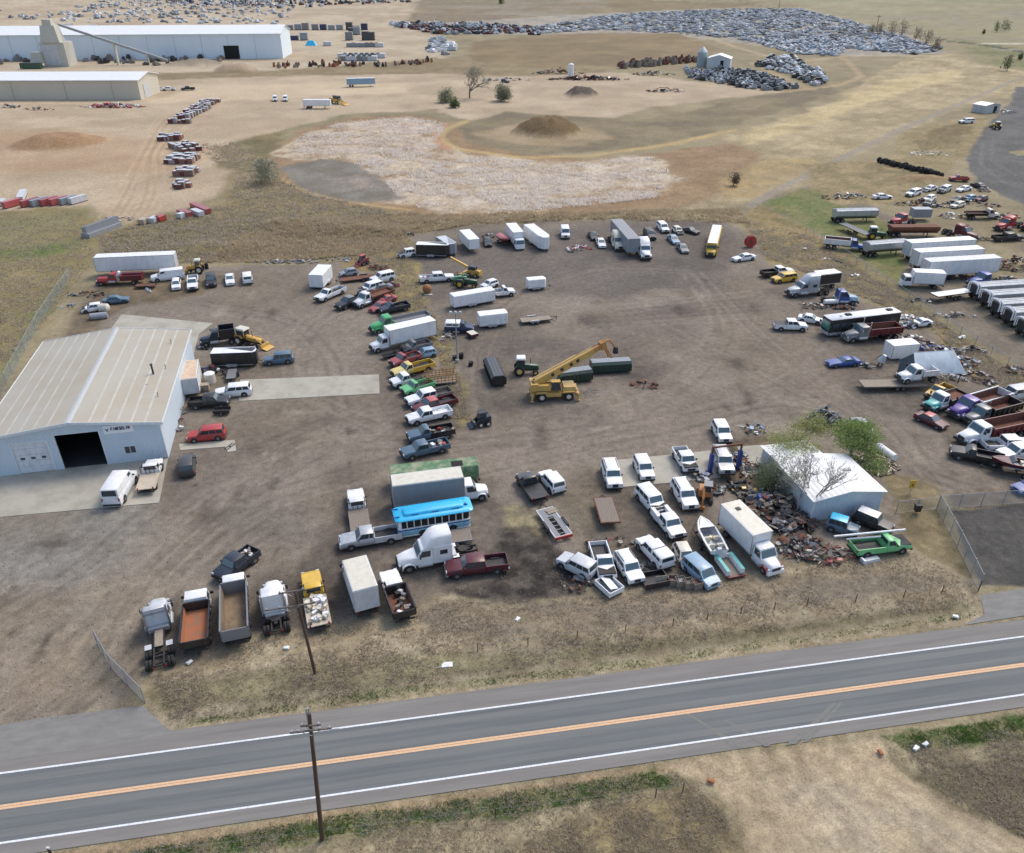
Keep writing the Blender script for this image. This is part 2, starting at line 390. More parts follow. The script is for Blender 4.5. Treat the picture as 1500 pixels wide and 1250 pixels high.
# main yard
region([(100, 480), (150, 400), (260, 392), (390, 388), (470, 386), (560, 384), (600, 345), (700, 330), (880, 322), (1060, 322), (1100, 345), (1130, 392), (1200, 415), (1260, 440), (1350, 480), (1410, 540), (1500, 610), (1700, 740), (1700, 765), (1372, 722), (1330, 775), (1250, 812), (1100, 838), (1000, 846), (880, 868), (640, 876), (600, 905), (520, 908), (430, 922), (370, 934), (250, 976), (210, 990), (190, 1040), (-600, 1180), (-600, 700), (20, 610), (40, 560)], (141, 130, 121), 2.0, 1.6, (127, 116, 106), 10, .12)
region([(590, 352), (880, 328), (1060, 326), (1100, 380), (1060, 420), (900, 440), (760, 420), (620, 440)], (106, 99, 96), 6, 6, (116, 108, 104), 7, .1, .85)
region([(680, 520), (860, 560), (960, 560), (960, 500), (1060, 470), (1040, 420), (1000, 430), (880, 500), (700, 500)], (108, 100, 97), 6, 5, (122, 112, 105), 5, .12, .7)
region([(100, 480), (150, 400), (260, 400), (300, 430), (180, 455), (90, 540), (40, 560)], (132, 116, 96), 3, 3, (112, 100, 86), 5, .2)
region([(640, 400), (640, 520), (700, 620), (840, 600), (800, 500), (700, 440)], (104, 98, 95), 5, 5, (120, 110, 104), 4, .12, .5)
region([(560, 392), (610, 386), (622, 440), (640, 470), (668, 520), (686, 590), (690, 620), (672, 628), (660, 570), (645, 540), (625, 500), (598, 455), (560, 430), (540, 404)], (152, 138, 100), 1.5, 2, (132, 120, 88), 2.5, .25)
region([(500, 372), (600, 352), (600, 385), (545, 400), (500, 392)], (152, 132, 94), 2, 2.5, (124, 112, 84), 3, .3)
region([(700, 640), (1000, 600), (1160, 580), (1200, 600), (1100, 650), (900, 660), (700, 690), (520, 640)], (146, 134, 124), 8, 5, (132, 121, 112), 6, .08, .7)
region([(1000, 430), (1140, 400), (1200, 520), (1260, 620), (1340, 700), (1260, 600), (1100, 560)], (126, 114, 104), 8, 5, (138, 126, 114), 7, .1, .7)
region([(1230, 540), (1360, 570), (1400, 620), (1300, 610), (1230, 590)], (98, 92, 86), 4, 3, (114, 105, 98), 4, .12, .8)  # shadow on the near side of the flat trailer, painted into the ground
region([(250, 600), (330, 680), (500, 800), (470, 860), (330, 800), (250, 730)], (118, 110, 104), 5, 4, (130, 120, 112), 6, .08, .8)
region([(-600, 760), (200, 742), (225, 770), (160, 830), (-600, 960)], (142, 138, 134), 5, 5, (132, 124, 116), 9, .1, .8)
region([(-600, 900), (150, 850), (260, 880), (140, 915), (120, 1010), (-600, 1130)], (152, 137, 121), 6, 4, (138, 126, 114), 7, .08, .8)
region([(540, 840), (560, 800), (480, 800), (440, 840), (390, 840), (300, 870), (230, 890), (215, 960), (380, 930), (500, 905)], (84, 77, 73), 3, 2, (106, 97, 91), 3, .2, .85)  # dark ground between the front row trucks, partly their shadows painted in
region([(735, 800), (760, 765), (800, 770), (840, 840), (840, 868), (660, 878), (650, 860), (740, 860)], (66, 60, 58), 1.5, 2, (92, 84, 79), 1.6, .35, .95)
region([(500, 700), (560, 700), (720, 700), (740, 760), (750, 850), (640, 870), (480, 800)], (98, 90, 85), 3, 2.5, (116, 107, 100), 2.5, .2, .75)  # ground darkened beneath the vehicle row, shade painted into the colour
region([(570, 510), (600, 500), (670, 620), (640, 680), (580, 660), (560, 560)], (104, 95, 89), 2, 2, (120, 110, 102), 2.5, .2, .6)
region([(860, 740), (900, 690), (1010, 700), (1060, 800), (1090, 850), (880, 866), (850, 800)], (112, 102, 92), 2, 2, (96, 88, 80), 2.5, .2, .75)
region([(1200, 440), (1330, 470), (1350, 540), (1250, 545), (1195, 500)], (104, 96, 89), 2, 2, (120, 110, 102), 2.5, .2, .6)
region([(1370, 600), (1500, 600), (1600, 700), (1480, 710), (1390, 670)], (100, 92, 84), 2, 2, (118, 108, 98), 2.5, .2, .7)
region([(745, 745), (800, 740), (815, 780), (790, 800), (750, 785)], (158, 146, 116), 1.2, 1.5, (120, 110, 96), 1.5, .3, .8)
region([(820, 700), (880, 690), (900, 780), (830, 800)], (128, 116, 100), 3, 2, (112, 102, 92), 3, .14, .7)
region([(1060, 650), (1140, 640), (1190, 740), (1180, 790), (1130, 790), (1080, 730), (1060, 700)], (92, 84, 76), 1.5, 2, (120, 106, 90), 1.6, .3)
region([(1290, 690), (1365, 700), (1380, 720), (1430, 850), (1330, 850), (1240, 835), (1260, 812), (1320, 800), (1310, 740)], (140, 126, 100), 1.5, 1.5, (122, 110, 88), 2.5, .18)
# ground in front of the yard
region([(215, 985), (250, 976), (370, 934), (520, 908), (600, 905), (640, 876), (880, 868), (1000, 846), (1100, 838), (1250, 815), (1330, 800), (1430, 850), (1445, 900), (700, 1012), (240, 1078), (210, 1030)], (164, 151, 130), 1.0, 1.0, (146, 131, 110), 3, .2)
region([(600, 890), (900, 874), (1100, 850), (1280, 822), (1400, 850), (1400, 862), (1100, 900), (900, 925), (640, 930)], (130, 119, 108), 1.2, 1.2, (146, 132, 114), 2.2, .2, .85, (.15, 3))
region([(215, 1010), (480, 975), (800, 955), (1100, 925), (1440, 880), (1440, 890), (1100, 940), (800, 975), (400, 1025), (230, 1050)], (142, 134, 106), .8, .8, (122, 112, 88), 1.8, .2, .8, (.15, 3))
region([(300, 1050), (600, 1006), (900, 970), (1440, 893), (1440, 900), (900, 985), (600, 1020), (260, 1066)], (112, 118, 78), .5, .5, (150, 138, 112), 1.0, .25, .6, (.15, 2))
region([(220, 1060), (300, 1052), (700, 998), (1440, 893), (1440, 910), (700, 1018), (240, 1080)], (172, 158, 136), .5, .4, (154, 140, 116), 1.5, .2, .75)
# below the road
region([(-600, 1350), (100, 1248), (500, 1188), (1000, 1110), (1290, 1078), (1700, 1012), (1700, 1900), (-600, 1900)], (160, 148, 124), .5, .5, (136, 124, 102), 2.5, .2)
region([(-600, 1340), (100, 1246), (500, 1187), (1020, 1112), (1010, 1124), (600, 1192), (200, 1250), (-600, 1370)], (164, 142, 118), .4, .3, (150, 132, 106), 1.2, .1, .9)
region([(200, 1254), (480, 1200), (760, 1160), (960, 1128), (990, 1150), (800, 1190), (500, 1224), (260, 1262)], (66, 92, 48), .5, .8, (134, 126, 96), .9, .25, .95)
region([(840, 1190), (1000, 1150), (1060, 1180), (1085, 1250), (1060, 1350), (700, 1350), (760, 1240)], (104, 92, 74), 1.5, 1.5, (134, 120, 90), 1.4, .3, .8)
region([(1292, 1078), (1420, 1058), (1700, 1020), (1700, 1060), (1480, 1086), (1330, 1100)], (70, 96, 50), .4, .6, (126, 120, 90), .8, .25, .95)
region([(1330, 1140), (1500, 1100), (1700, 1080), (1700, 1300), (1500, 1225), (1400, 1185)], (116, 106, 84), 1.0, 1.0, (96, 88, 72), 1.6, .25, .85)
region([(960, 1122), (1040, 1110), (1290, 1082), (1300, 1112), (1345, 1148), (1400, 1190), (1500, 1228), (1800, 1300), (1800, 1700), (1150, 1700), (1095, 1250), (1060, 1170), (1020, 1142)], (180, 161, 136), .6, .7, (168, 151, 129), 3, .07)
region([(1100, 1150), (1250, 1120), (1360, 1180), (1500, 1260), (1300, 1400), (1200, 1260)], (172, 158, 142), 2.5, 1, (184, 166, 142), 2, .08, .7)
for k in range(11):
    x0 = 1090+k*17
    ruts([(x0, 1085+k*-2), (x0+8+k*4, 1140), (x0+30+k*13, 1200), (x0+60+k*22, 1280)], (150, 132, 112) if k % 2 else (200, 183, 155), .36, 1.7, .25)
region([(1395, 748), (1500, 738), (1800, 700), (1800, 830), (1500, 862), (1438, 858), (1405, 790)], (84, 82, 81), .6, .5, (94, 91, 89), 2.5, .12)
region([(1385, 722), (1500, 708), (1800, 672), (1800, 690), (1500, 738), (1392, 748)], (126, 112, 98), .8, .8, (112, 102, 92), 2, .15)
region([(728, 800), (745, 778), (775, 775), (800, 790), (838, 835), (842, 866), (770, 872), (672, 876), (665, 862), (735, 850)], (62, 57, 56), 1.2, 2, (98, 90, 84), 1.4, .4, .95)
# wheel ruts and drive lines over the yard
TRK = [[(0, 900), (120, 830), (260, 720), (420, 640), (520, 600), (560, 560)], [(20, 960), (160, 860), (330, 720), (480, 650), (700, 640)],
 [(300, 760), (480, 700), (700, 650), (950, 620), (1130, 590)], [(640, 690), (860, 640), (1040, 600), (1180, 540), (1240, 480)],
 [(1440, 715), (1340, 690), (1280, 640), (1180, 580), (1060, 520), (960, 470), (860, 420)], [(1500, 730), (1360, 690), (1300, 620), (1200, 560), (1100, 480), (1020, 400)],
 [(500, 600), (480, 520), (420, 470), (300, 445)], [(540, 620), (430, 560), (440, 480), (500, 440)], [(700, 620), (690, 520), (740, 440), (860, 390), (1000, 390)],
 [(720, 640), (860, 620), (980, 560), (1050, 480), (1020, 420)], [(100, 1040), (200, 960), (260, 850), (400, 740)], [(60, 1050), (150, 950), (200, 850), (330, 730), (460, 650)],
 [(860, 660), (1000, 635), (1150, 600), (1280, 640), (1360, 700)], [(900, 450), (1000, 440), (1100, 430)], [(860, 470), (1010, 460), (1130, 450)]]
for i, t in enumerate(TRK):
    ruts(t, (152, 140, 130) if i % 2 else (104, 95, 90), .40, 2.0, .7)
    ruts([(a+14, b+9) for a, b in t], (100, 92, 87) if i % 2 else (148, 136, 126), .30, 2.0, .5)
for k in range(7):
    ruts([(-60+k*30, 1060), (60+k*26, 960), (150+k*18, 870), (260+k*14, 780)], (164, 150, 134) if k % 2 else (118, 108, 98), .3, 2, .4)
for k in range(5):
    ruts([(150+k*16, 322), (170+k*16, 290), (195+k*10, 250), (215+k*6, 215), (240+k*14, 170), (330, 140+k*3)], (160, 134, 108) if k % 2 else (196, 172, 148), .4, 2.2, .9)
for k in range(6):
    ruts([(-100, 180+k*18), (80, 172+k*17), (220, 190+k*14), (300, 170+k*12)], (166, 140, 112), .3, 2.4, .9)
for px, py, r, s in [(862, 470, 5, .7), (1010, 455, 4, .4), (600, 620, 2, .4), (360, 500, 3, .3), (940, 545, 4, .5), (740, 590, 4, .55), (850, 605, 5, .5), (1150, 430, 5, .5), (1040, 390, 5, .4), (300, 440, 4, .3), (450, 430, 4, .3), (500, 690, 3, .4), (560, 880, 3, .4), (1260, 500, 5, .4), (820, 510, 4, .3), (1080, 640, 3, .3)]:
    x, y = G(px, py); idx = np.where((abs(X-x) < r*2) & (abs(Y-y) < r*2))[0]
    d = np.hypot(X[idx]-x, (Y[idx]-y)*1.2)/r+.9*(fbm(X[idx]/2, Y[idx]/2, 61)-.5)
    a = (np.clip(1.2-d, 0, 1)*s)[:, None]; col[idx] = col[idx]*(1-a)+SC((86, 78, 74))*a
rs = random.Random(3); YP = np.array(W([(150, 410), (560, 400), (620, 350), (1060, 335), (1130, 400), (1300, 480), (1450, 700), (1360, 700), (1100, 640), (880, 650), (700, 650), (560, 700), (480, 830), (250, 940), (150, 900), (0, 1040), (0, 780), (230, 740), (330, 640)]))
for k in range(230):
    px, py = rs.uniform(0, 1480), rs.uniform(340, 1040)**1; x, y = G(px, py)
    if sdist(np.array([x]), np.array([y]), YP)[0] < 0: continue
    r = rs.uniform(.35, 2.6); idx = np.where((abs(X-x) < r*2) & (abs(Y-y) < r*2))[0]; e_ = rs.uniform(.5, 2)
    d = np.hypot((X[idx]-x)*e_, (Y[idx]-y)/e_)/r+1.3*(fbm(X[idx]/(r*.6), Y[idx]/(r*.6), 61+k)-.5)
    a = (np.clip(1.2-d, 0, 1)*rs.uniform(.2, .7))[:, None]; col[idx] = col[idx]*(1-a)+SC((82, 74, 68) if rs.random() < .6 else (158, 148, 136))*a
# multi-scale mottling everywhere
near = np.clip(1.3-Y/260, 0, 1)
col *= (1+.13*(n2-.5)*2+.18*(n3-.5)*2*near+.22*(n4-.5)*2*np.clip(1.2-Y/120, 0, 1))[:, None]
# earth heaps and unevenness of the ground
def heap(px, py, rx, ry, h, c, c2, power=1.0, seed=0):
    x, y = G(px, py); idx = np.where((abs(X-x) < rx*1.6) & (abs(Y-y) < ry*1.6))[0]
    nn = fbm(X[idx]/(rx*.35), Y[idx]/(rx*.35), 70+seed)-.5
    d = np.hypot((X[idx]-x)/rx, (Y[idx]-y)/ry)+.35*nn
    t = np.clip(1-d, 0, 1)
    hh = h*(np.clip(t*1.7, 0, 1)**power)*(1+.5*nn+.25*(fbm(X[idx]/(rx*.12), Y[idx]/(rx*.12), 90)-.5))
    Zh[idx] = np.maximum(Zh[idx], hh)
    a = np.clip(t*6, 0, 1)[:, None]; k = fbm(X[idx]/(rx*.2), Y[idx]/(rx*.2), 71)[:, None]
    col[idx] = col[idx]*(1-a)+(SC(c)*(1-k)+SC(c2)*k)*a
heap(803, 192, 13.5, 14, 4.6, (104, 86, 64), (134, 113, 86), .8, 1)
heap(852, 139, 8.5, 9, 3.6, (96, 86, 80), (112, 100, 92), .8, 2)
heap(86, 210, 17, 15, 2.8, (158, 126, 98), (170, 140, 112), 1.2, 3)
heap(345, 103, 14, 10, 3.5, (172, 152, 134), (182, 160, 140), 1, 4)
heap(288, 95, 20, 10, 3.0, (160, 146, 128), (140, 130, 118), 1, 5)
heap(1350, 263, 9, 3.5, 1.2, (166, 142, 112), (154, 130, 102), 1, 6)
for px, py, rx, h in [(520, 340, 22, 1.2), (440, 330, 20, 1.3), (300, 365, 20, 1.0), (780, 318, 18, .9), (950, 315, 14, .7), (660, 328, 14, .8)]:
    x, y = G(px, py); d = np.hypot((X-x)/rx, (Y-y)/6); Zh += h*np.clip(1-d, 0, 1)*(.6+.8*n2)
road_c = (np.array(G(0, 1183)), np.array(G(1500, 974)))
rd = ldist(X, Y, [tuple(road_c[0]+(road_c[0]-road_c[1])*4), tuple(road_c[1]+(road_c[1]-road_c[0])*4)])
weed = np.clip((sdist(X, Y, np.array(W([(230, 1000), (260, 985), (600, 915), (900, 885), (1300, 830), (1420, 870), (1430, 895), (700, 1000), (260, 1060)])))/1.5), 0, 1)
Zh += weed*(n3*.35+n2*.4)
below = np.clip((rd-7.5)/3, 0, 1)*(Y < 40)*(sdist(X, Y, np.array(W([(1000, 1080), (1320, 1060), (1800, 1250), (1800, 1900), (1060, 1900)]))) < -1)
Zh += below*(n3*.25+n2*.3)
Zh += .012*(n3-.5)
Zh -= .05*np.clip((8.5-rd)/1, 0, 1)
NR, NC = len(rowY), len(u)
me = bpy.data.meshes.new('ground')
co = np.stack([X, Y, Zh], 1).astype(np.float32)
i = np.arange(NR-1)[:, None]*NC+np.arange(NC-1)[None, :]
quads = np.stack([i, i+1, i+NC+1, i+NC], -1).reshape(-1, 4).astype(np.int32)
me.vertices.add(len(co)); me.vertices.foreach_set('co', co.ravel())
me.loops.add(quads.size); me.loops.foreach_set('vertex_index', quads.ravel())
me.polygons.add(len(quads)); me.polygons.foreach_set('loop_start', (np.arange(len(quads))*4).astype(np.int32))
me.polygons.foreach_set('loop_total', np.full(len(quads), 4, np.int32))
me.polygons.foreach_set('use_smooth', np.ones(len(quads), bool))
me.update(calc_edges=True)
ca = me.color_attributes.new('soil', 'FLOAT_COLOR', 'POINT')
ca.data.foreach_set('color', np.concatenate([np.clip(col, .01, .9), np.ones((len(col), 1))], 1).astype(np.float32).ravel())
gm = bpy.data.materials.new('soil_and_grass'); gm.use_nodes = True
n = gm.node_tree; b = n.nodes['Principled BSDF']; b.inputs['Roughness'].default_value = .95; b.inputs['Specular IOR Level'].default_value = .15
at = n.nodes.new('ShaderNodeAttribute'); at.attribute_name = 'soil'
geo = n.nodes.new('ShaderNodeNewGeometry')
def nz(scale, det=4, ro=.6):
    q = n.nodes.new('ShaderNodeTexNoise'); q.inputs['Scale'].default_value = scale; q.inputs['Detail'].default_value = det; q.inputs['Roughness'].default_value = ro
    n.links.new(geo.outputs['Position'], q.inputs['Vector']); return q
na, nb = nz(1.1, 6, .7), nz(6.0, 4, .7)
def mth(op, a, bb):
    q = n.nodes.new('ShaderNodeMath'); q.operation = op
    for k, v in enumerate((a, bb)):
        if isinstance(v, (int, float)): q.inputs[k].default_value = v
        else: n.links.new(v, q.inputs[k])
    return q.outputs[0]
f1 = mth('ADD', mth('MULTIPLY', mth('SUBTRACT', na.outputs['Fac'], .5), 1.3), mth('MULTIPLY', mth('SUBTRACT', nb.outputs['Fac'], .5), 1.5))
f1 = mth('ADD', f1, 1.0)
mx = n.nodes.new('ShaderNodeVectorMath'); mx.operation = 'SCALE'
n.links.new(at.outputs['Color'], mx.inputs[0]); n.links.new(f1, mx.inputs['Scale']); n.links.new(mx.outputs[0], b.inputs['Base Color'])
bp = n.nodes.new('ShaderNodeBump'); bp.inputs['Strength'].default_value = .5; bp.inputs['Distance'].default_value = .12
n.links.new(mth('ADD', na.outputs['Fac'], nb.outputs['Fac']), bp.inputs['Height']); n.links.new(bp.outputs[0], b.inputs['Normal'])
me.materials.append(gm)
struct(link(bpy.data.objects.new('ground', me)))

# ---------------------------------------------------------------- road
def sheet(name, pts, z, m, px=True, mbs=None):
    P = [G(*p) for p in pts] if px else pts
    mb = MB(); mb.add([(x, y, z) for x, y in P], [tuple(range(len(P)))])
    o = part(name, mb, m, smooth=False); return struct(o)
def asphalt(name, c1, c2, s1, streak):
    m = bpy.data.materials.new(name); m.use_nodes = True
    n = m.node_tree; b = n.nodes['Principled BSDF']; b.inputs['Roughness'].default_value = .88; b.inputs['Specular IOR Level'].default_value = .3
    g_ = n.nodes.new('ShaderNodeNewGeometry'); mp = n.nodes.new('ShaderNodeMapping'); mp.vector_type = 'POINT'
    mp.inputs['Rotation'].default_value = (0, 0, -RANG); mp.inputs['Scale'].default_value = (1, 1, 1)
    n.links.new(g_.outputs['Position'], mp.inputs['Vector'])
    mp2 = n.nodes.new('ShaderNodeMapping'); mp2.inputs['Scale'].default_value = (streak, 1.6, 1)
    n.links.new(mp.outputs[0], mp2.inputs['Vector'])
    a = n.nodes.new('ShaderNodeTexNoise'); a.inputs['Scale'].default_value = 1.0; a.inputs['Detail'].default_value = 6; a.inputs['Roughness'].default_value = .7
    n.links.new(mp2.outputs[0], a.inputs['Vector'])
    d = n.nodes.new('ShaderNodeTexNoise'); d.inputs['Scale'].default_value = 14; d.inputs['Detail'].default_value = 4; d.inputs['Roughness'].default_value = .8
    n.links.new(g_.outputs['Position'], d.inputs['Vector'])
    ad = n.nodes.new('ShaderNodeMath'); ad.operation = 'MULTIPLY_ADD'; n.links.new(d.outputs['Fac'], ad.inputs[0]); ad.inputs[1].default_value = .55; n.links.new(a.outputs['Fac'], ad.inputs[2])
    rp = n.nodes.new('ShaderNodeValToRGB'); rp.color_ramp.elements[0].position = .55; rp.color_ramp.elements[1].position = 1.0
    rp.color_ramp.elements[0].color = (*S(*c1), 1); rp.color_ramp.elements[1].color = (*S(*c2), 1)
    n.links.new(ad.outputs[0], rp.inputs[0]); n.links.new(rp.outputs[0], b.inputs['Base Color'])
    bp = n.nodes.new('ShaderNodeBump'); bp.inputs['Strength'].default_value = .25; bp.inputs['Distance'].default_value = .02
    n.links.new(d.outputs['Fac'], bp.inputs['Height']); n.links.new(bp.outputs[0], b.inputs['Normal'])
    return m
ra, rb = Vector(G(0, 1183)), Vector(G(1500, 974))
RD = (rb-ra).normalized(); RN = Vector((-RD.y, RD.x)); RANG = math.atan2(RD.y, RD.x)
def off(px, py): return (Vector(G(px, py))-ra).dot(RN)
O_wu = (off(420, 1077)+off(0, 1138)+off(1500, 935)+off(750, 1026))/4
O_wl = (off(750, 1129)+off(0, 1232)+off(1500, 1018))/3
O_eu = (off(700, 1014)+off(1000, 968)+off(300, 1066))/3
O_el = (off(480, 1187)+off(750, 1146)+off(980, 1112))/3
def band(name, o0, o1, z, m, s0=-90, s1=160):
    P = [ra+RD*s0+RN*o0, ra+RD*s1+RN*o0, ra+RD*s1+RN*o1, ra+RD*s0+RN*o1]
    return sheet(name, [(p.x, p.y) for p in P], z, m, px=False)
SHO = asphalt('worn_shoulder_asphalt', (122, 118, 118), (146, 142, 141), 1, .10)
LAN = asphalt('lane_asphalt', (100, 104, 109), (124, 127, 130), 1, .06)
TRA = asphalt('polished_wheel_track', (112, 115, 118), (130, 131, 132), 1, .05)
APR = asphalt('driveway_asphalt', (124, 122, 123), (148, 145, 144), 1, .5)
LINEW = mat('road_paint_white', (.76, .78, .79), .8, dirt=.5, scale=5, dcol=(.3, .3, .3), streak=1)
LINEY = mat('road_paint_yellow', (.74, .47, .27), .8, dirt=.6, scale=5, dcol=(.42, .31, .22), streak=1)
band('road_shoulder', O_el, O_eu, .0, SHO)
band('road', O_wl-.05, O_wu+.05, .006, LAN)
for k, (c0) in enumerate([O_wl*.5-.75, O_wl*.5+.85, O_wu*.5-.85, O_wu*.5+.75]):
    band('road_wheel_track', c0-.32, c0+.32, .010, TRA)
band('road_edge_line', O_wu-.08, O_wu+.09, .014, LINEW)
band('road_edge_line', O_wl-.09, O_wl+.08, .014, LINEW)
band('road_centre_line', -.21, -.015, .014, LINEY)
band('road_centre_line', .015, .21, .014, LINEY)
sheet('driveway', [(-500, 1150), (-60, 1072), (60, 1052), (210, 1034), (236, 1060), (262, 1078), (0, 1114), (-500, 1200)], .003, APR)
sheet('driveway', [(1436, 872), (1500, 862), (1750, 828), (1750, 868), (1500, 902), (1412, 916), (1442, 900)], .003, APR)
# packed dust dragged onto the carriageway by the dirt drive
DUST = mat('dust_streak', S(132, 130, 126), .95, dirt=.9, scale=3, dcol=S(116, 118, 121), streak=1)
for pts in ([(1090, 1096), (1050, 1070), (1010, 1046), (1004, 1046), (1040, 1068), (1075, 1096)], [(1150, 1092), (1185, 1062), (1220, 1030), (1226, 1030), (1196, 1062), (1166, 1090)],
            [(1175, 1088), (1205, 1056), (1232, 1028), (1235, 1029), (1212, 1056), (1184, 1087)], [(1120, 1094), (1085, 1070), (1060, 1056), (1063, 1055), (1092, 1068), (1130, 1093)]):
    sheet('road_dust', pts, .0112+.0004*len(MATS)/100+.0003*R_.random(), DUST)

def concrete(name, c1, c2, joints=True):
    m = mat(name, S(*c1), .85, dirt=.9, scale=.35, dcol=S(*c2), streak=1)
    return m
CON = concrete('weathered_concrete', (184, 178, 169), (156, 150, 142))
def slab(name, pts, top=.06, m=None):
    P = [G(*p) for p in pts]; mb = MB()
    n = len(P); mb.add([(x, y, -.05) for x, y in P]+[(x, y, top) for x, y in P], [tuple(range(n, 2*n)), *[(i, (i+1) % n, (i+1) % n+n, i+n) for i in range(n)]])
    return struct(part(name, mb, m or CON, smooth=False))
slab('concrete_apron', [(246, 672), (233, 737), (110, 748), (0, 758), (-220, 782), (-220, 722), (0, 694)])
slab('concrete_strip', [(352, 557), (555, 549), (556, 577), (350, 588)])
slab('concrete_pad', [(178, 461), (312, 474), (291, 490), (281, 532), (262, 535), (150, 500)])
slab('concrete_path', [(262, 651), (344, 645), (346, 661), (334, 663), (330, 655), (264, 660)])
slab('concrete_pad', [(886, 676), (1010, 664), (1045, 660), (1056, 700), (1000, 706), (912, 714), (905, 700)])
slab('concrete_pad', [(1080, 655), (1118, 652), (1122, 690), (1092, 700)])
# ---------------------------------------------------------------- vehicle builders (+x is forward, origin on the ground below the middle)
def ring(x, zb, zt, hb, ht):
    h = [(hb-.10, zb), (hb, zb+.16), (hb+.01, (zb+zt)/2), (hb-.02, zt-.12), (hb-.09, zt-.01)]
    h = [(y, z) for y, z in h]
    pts = [(x, -y, z) for y, z in h]+[(x, 0, zt+.035)]+[(x, y, z) for y, z in reversed(h)]+[(x, 0, zb)]
    return pts
CARS = {  # L, halfwidth, hoodz, beltz, roofz, deckz, cowl, Atop, Ctop, Cbase, wheel r
 'sedan': (4.7, .90, .80, .93, 1.44, .97, .215, .05, -.22, -.37, .33),
 'coupe': (4.6, .92, .78, .90, 1.30, .92, .13, .0, -.22, -.40, .34),
 'hatch': (4.0, .86, .82, .95, 1.48, .9, .24, .08, -.38, -.47, .31),
 'suv':   (4.8, .95, 1.02, 1.14, 1.78, 1.08, .23, .11, -.43, -.485, .38),
 'bigsuv': (5.4, 1.0, 1.12, 1.24, 1.92, 1.2, .235, .135, -.455, -.49, .40),
 'jeep':  (4.1, .85, 1.05, 1.12, 1.80, 1.1, .17, .12, -.42, -.45, .39),
 'minivan': (4.9, .95, .95, 1.08, 1.75, 1.05, .32, .17, -.44, -.49, .34),
 'van':   (5.6, 1.0, 1.12, 1.28, 2.15, 1.2, .30, .20, -.475, -.495, .38),
}
def side_panes(c, xb, xt, hb, ht, zb, zt, splits, s, name='side_window', m=None, v0=.12, v1=.9):
    """glass panes on one side of a tapering cabin; xb/xt = (rear, front) x at bottom and top"""
    mb = MB()
    a, b, cc, d = (xb[0], s*hb, zb), (xb[1], s*hb, zb), (xt[1], s*ht, zt), (xt[0], s*ht, zt)
    if s > 0: a, b, cc, d = b, a, d, cc
    for u0, u1 in splits:
        if s > 0: u0, u1 = 1-u1, 1-u0
        mb.pane(a, b, cc, d, u0, u1, v0, v1)
    return part(name, mb, m or GLASS, c, smooth=False)
def lights(root, L, hw, zf, zr, front=True):
    for s in (-1, 1):
        if front: part('headlight', MB().cb(L/2-.04, s*(hw-.26), zf, .09, .34, .17), HEADL, root)
        part('taillight', MB().cb(-L/2+.02, s*(hw-.13), zr, .07, .14, .30), TAILL, root)
def mirrors(root, x, hw, z, s_=.16, m=None):
    for s in (-1, 1):
        part('mirror', MB().cb(x, s*(hw+.12), z, .12, s_*1.2, s_), m or PLASTIC, root)
def arches(root, xs, hw, r):
    for x in xs:
        for s in (-1, 1):
            part('wheel_arch', MB().cyl((x, s*(hw-.10), r+.02), (x, s*(hw+.015), r+.02), r+.09, n=16), PLASTIC, root)
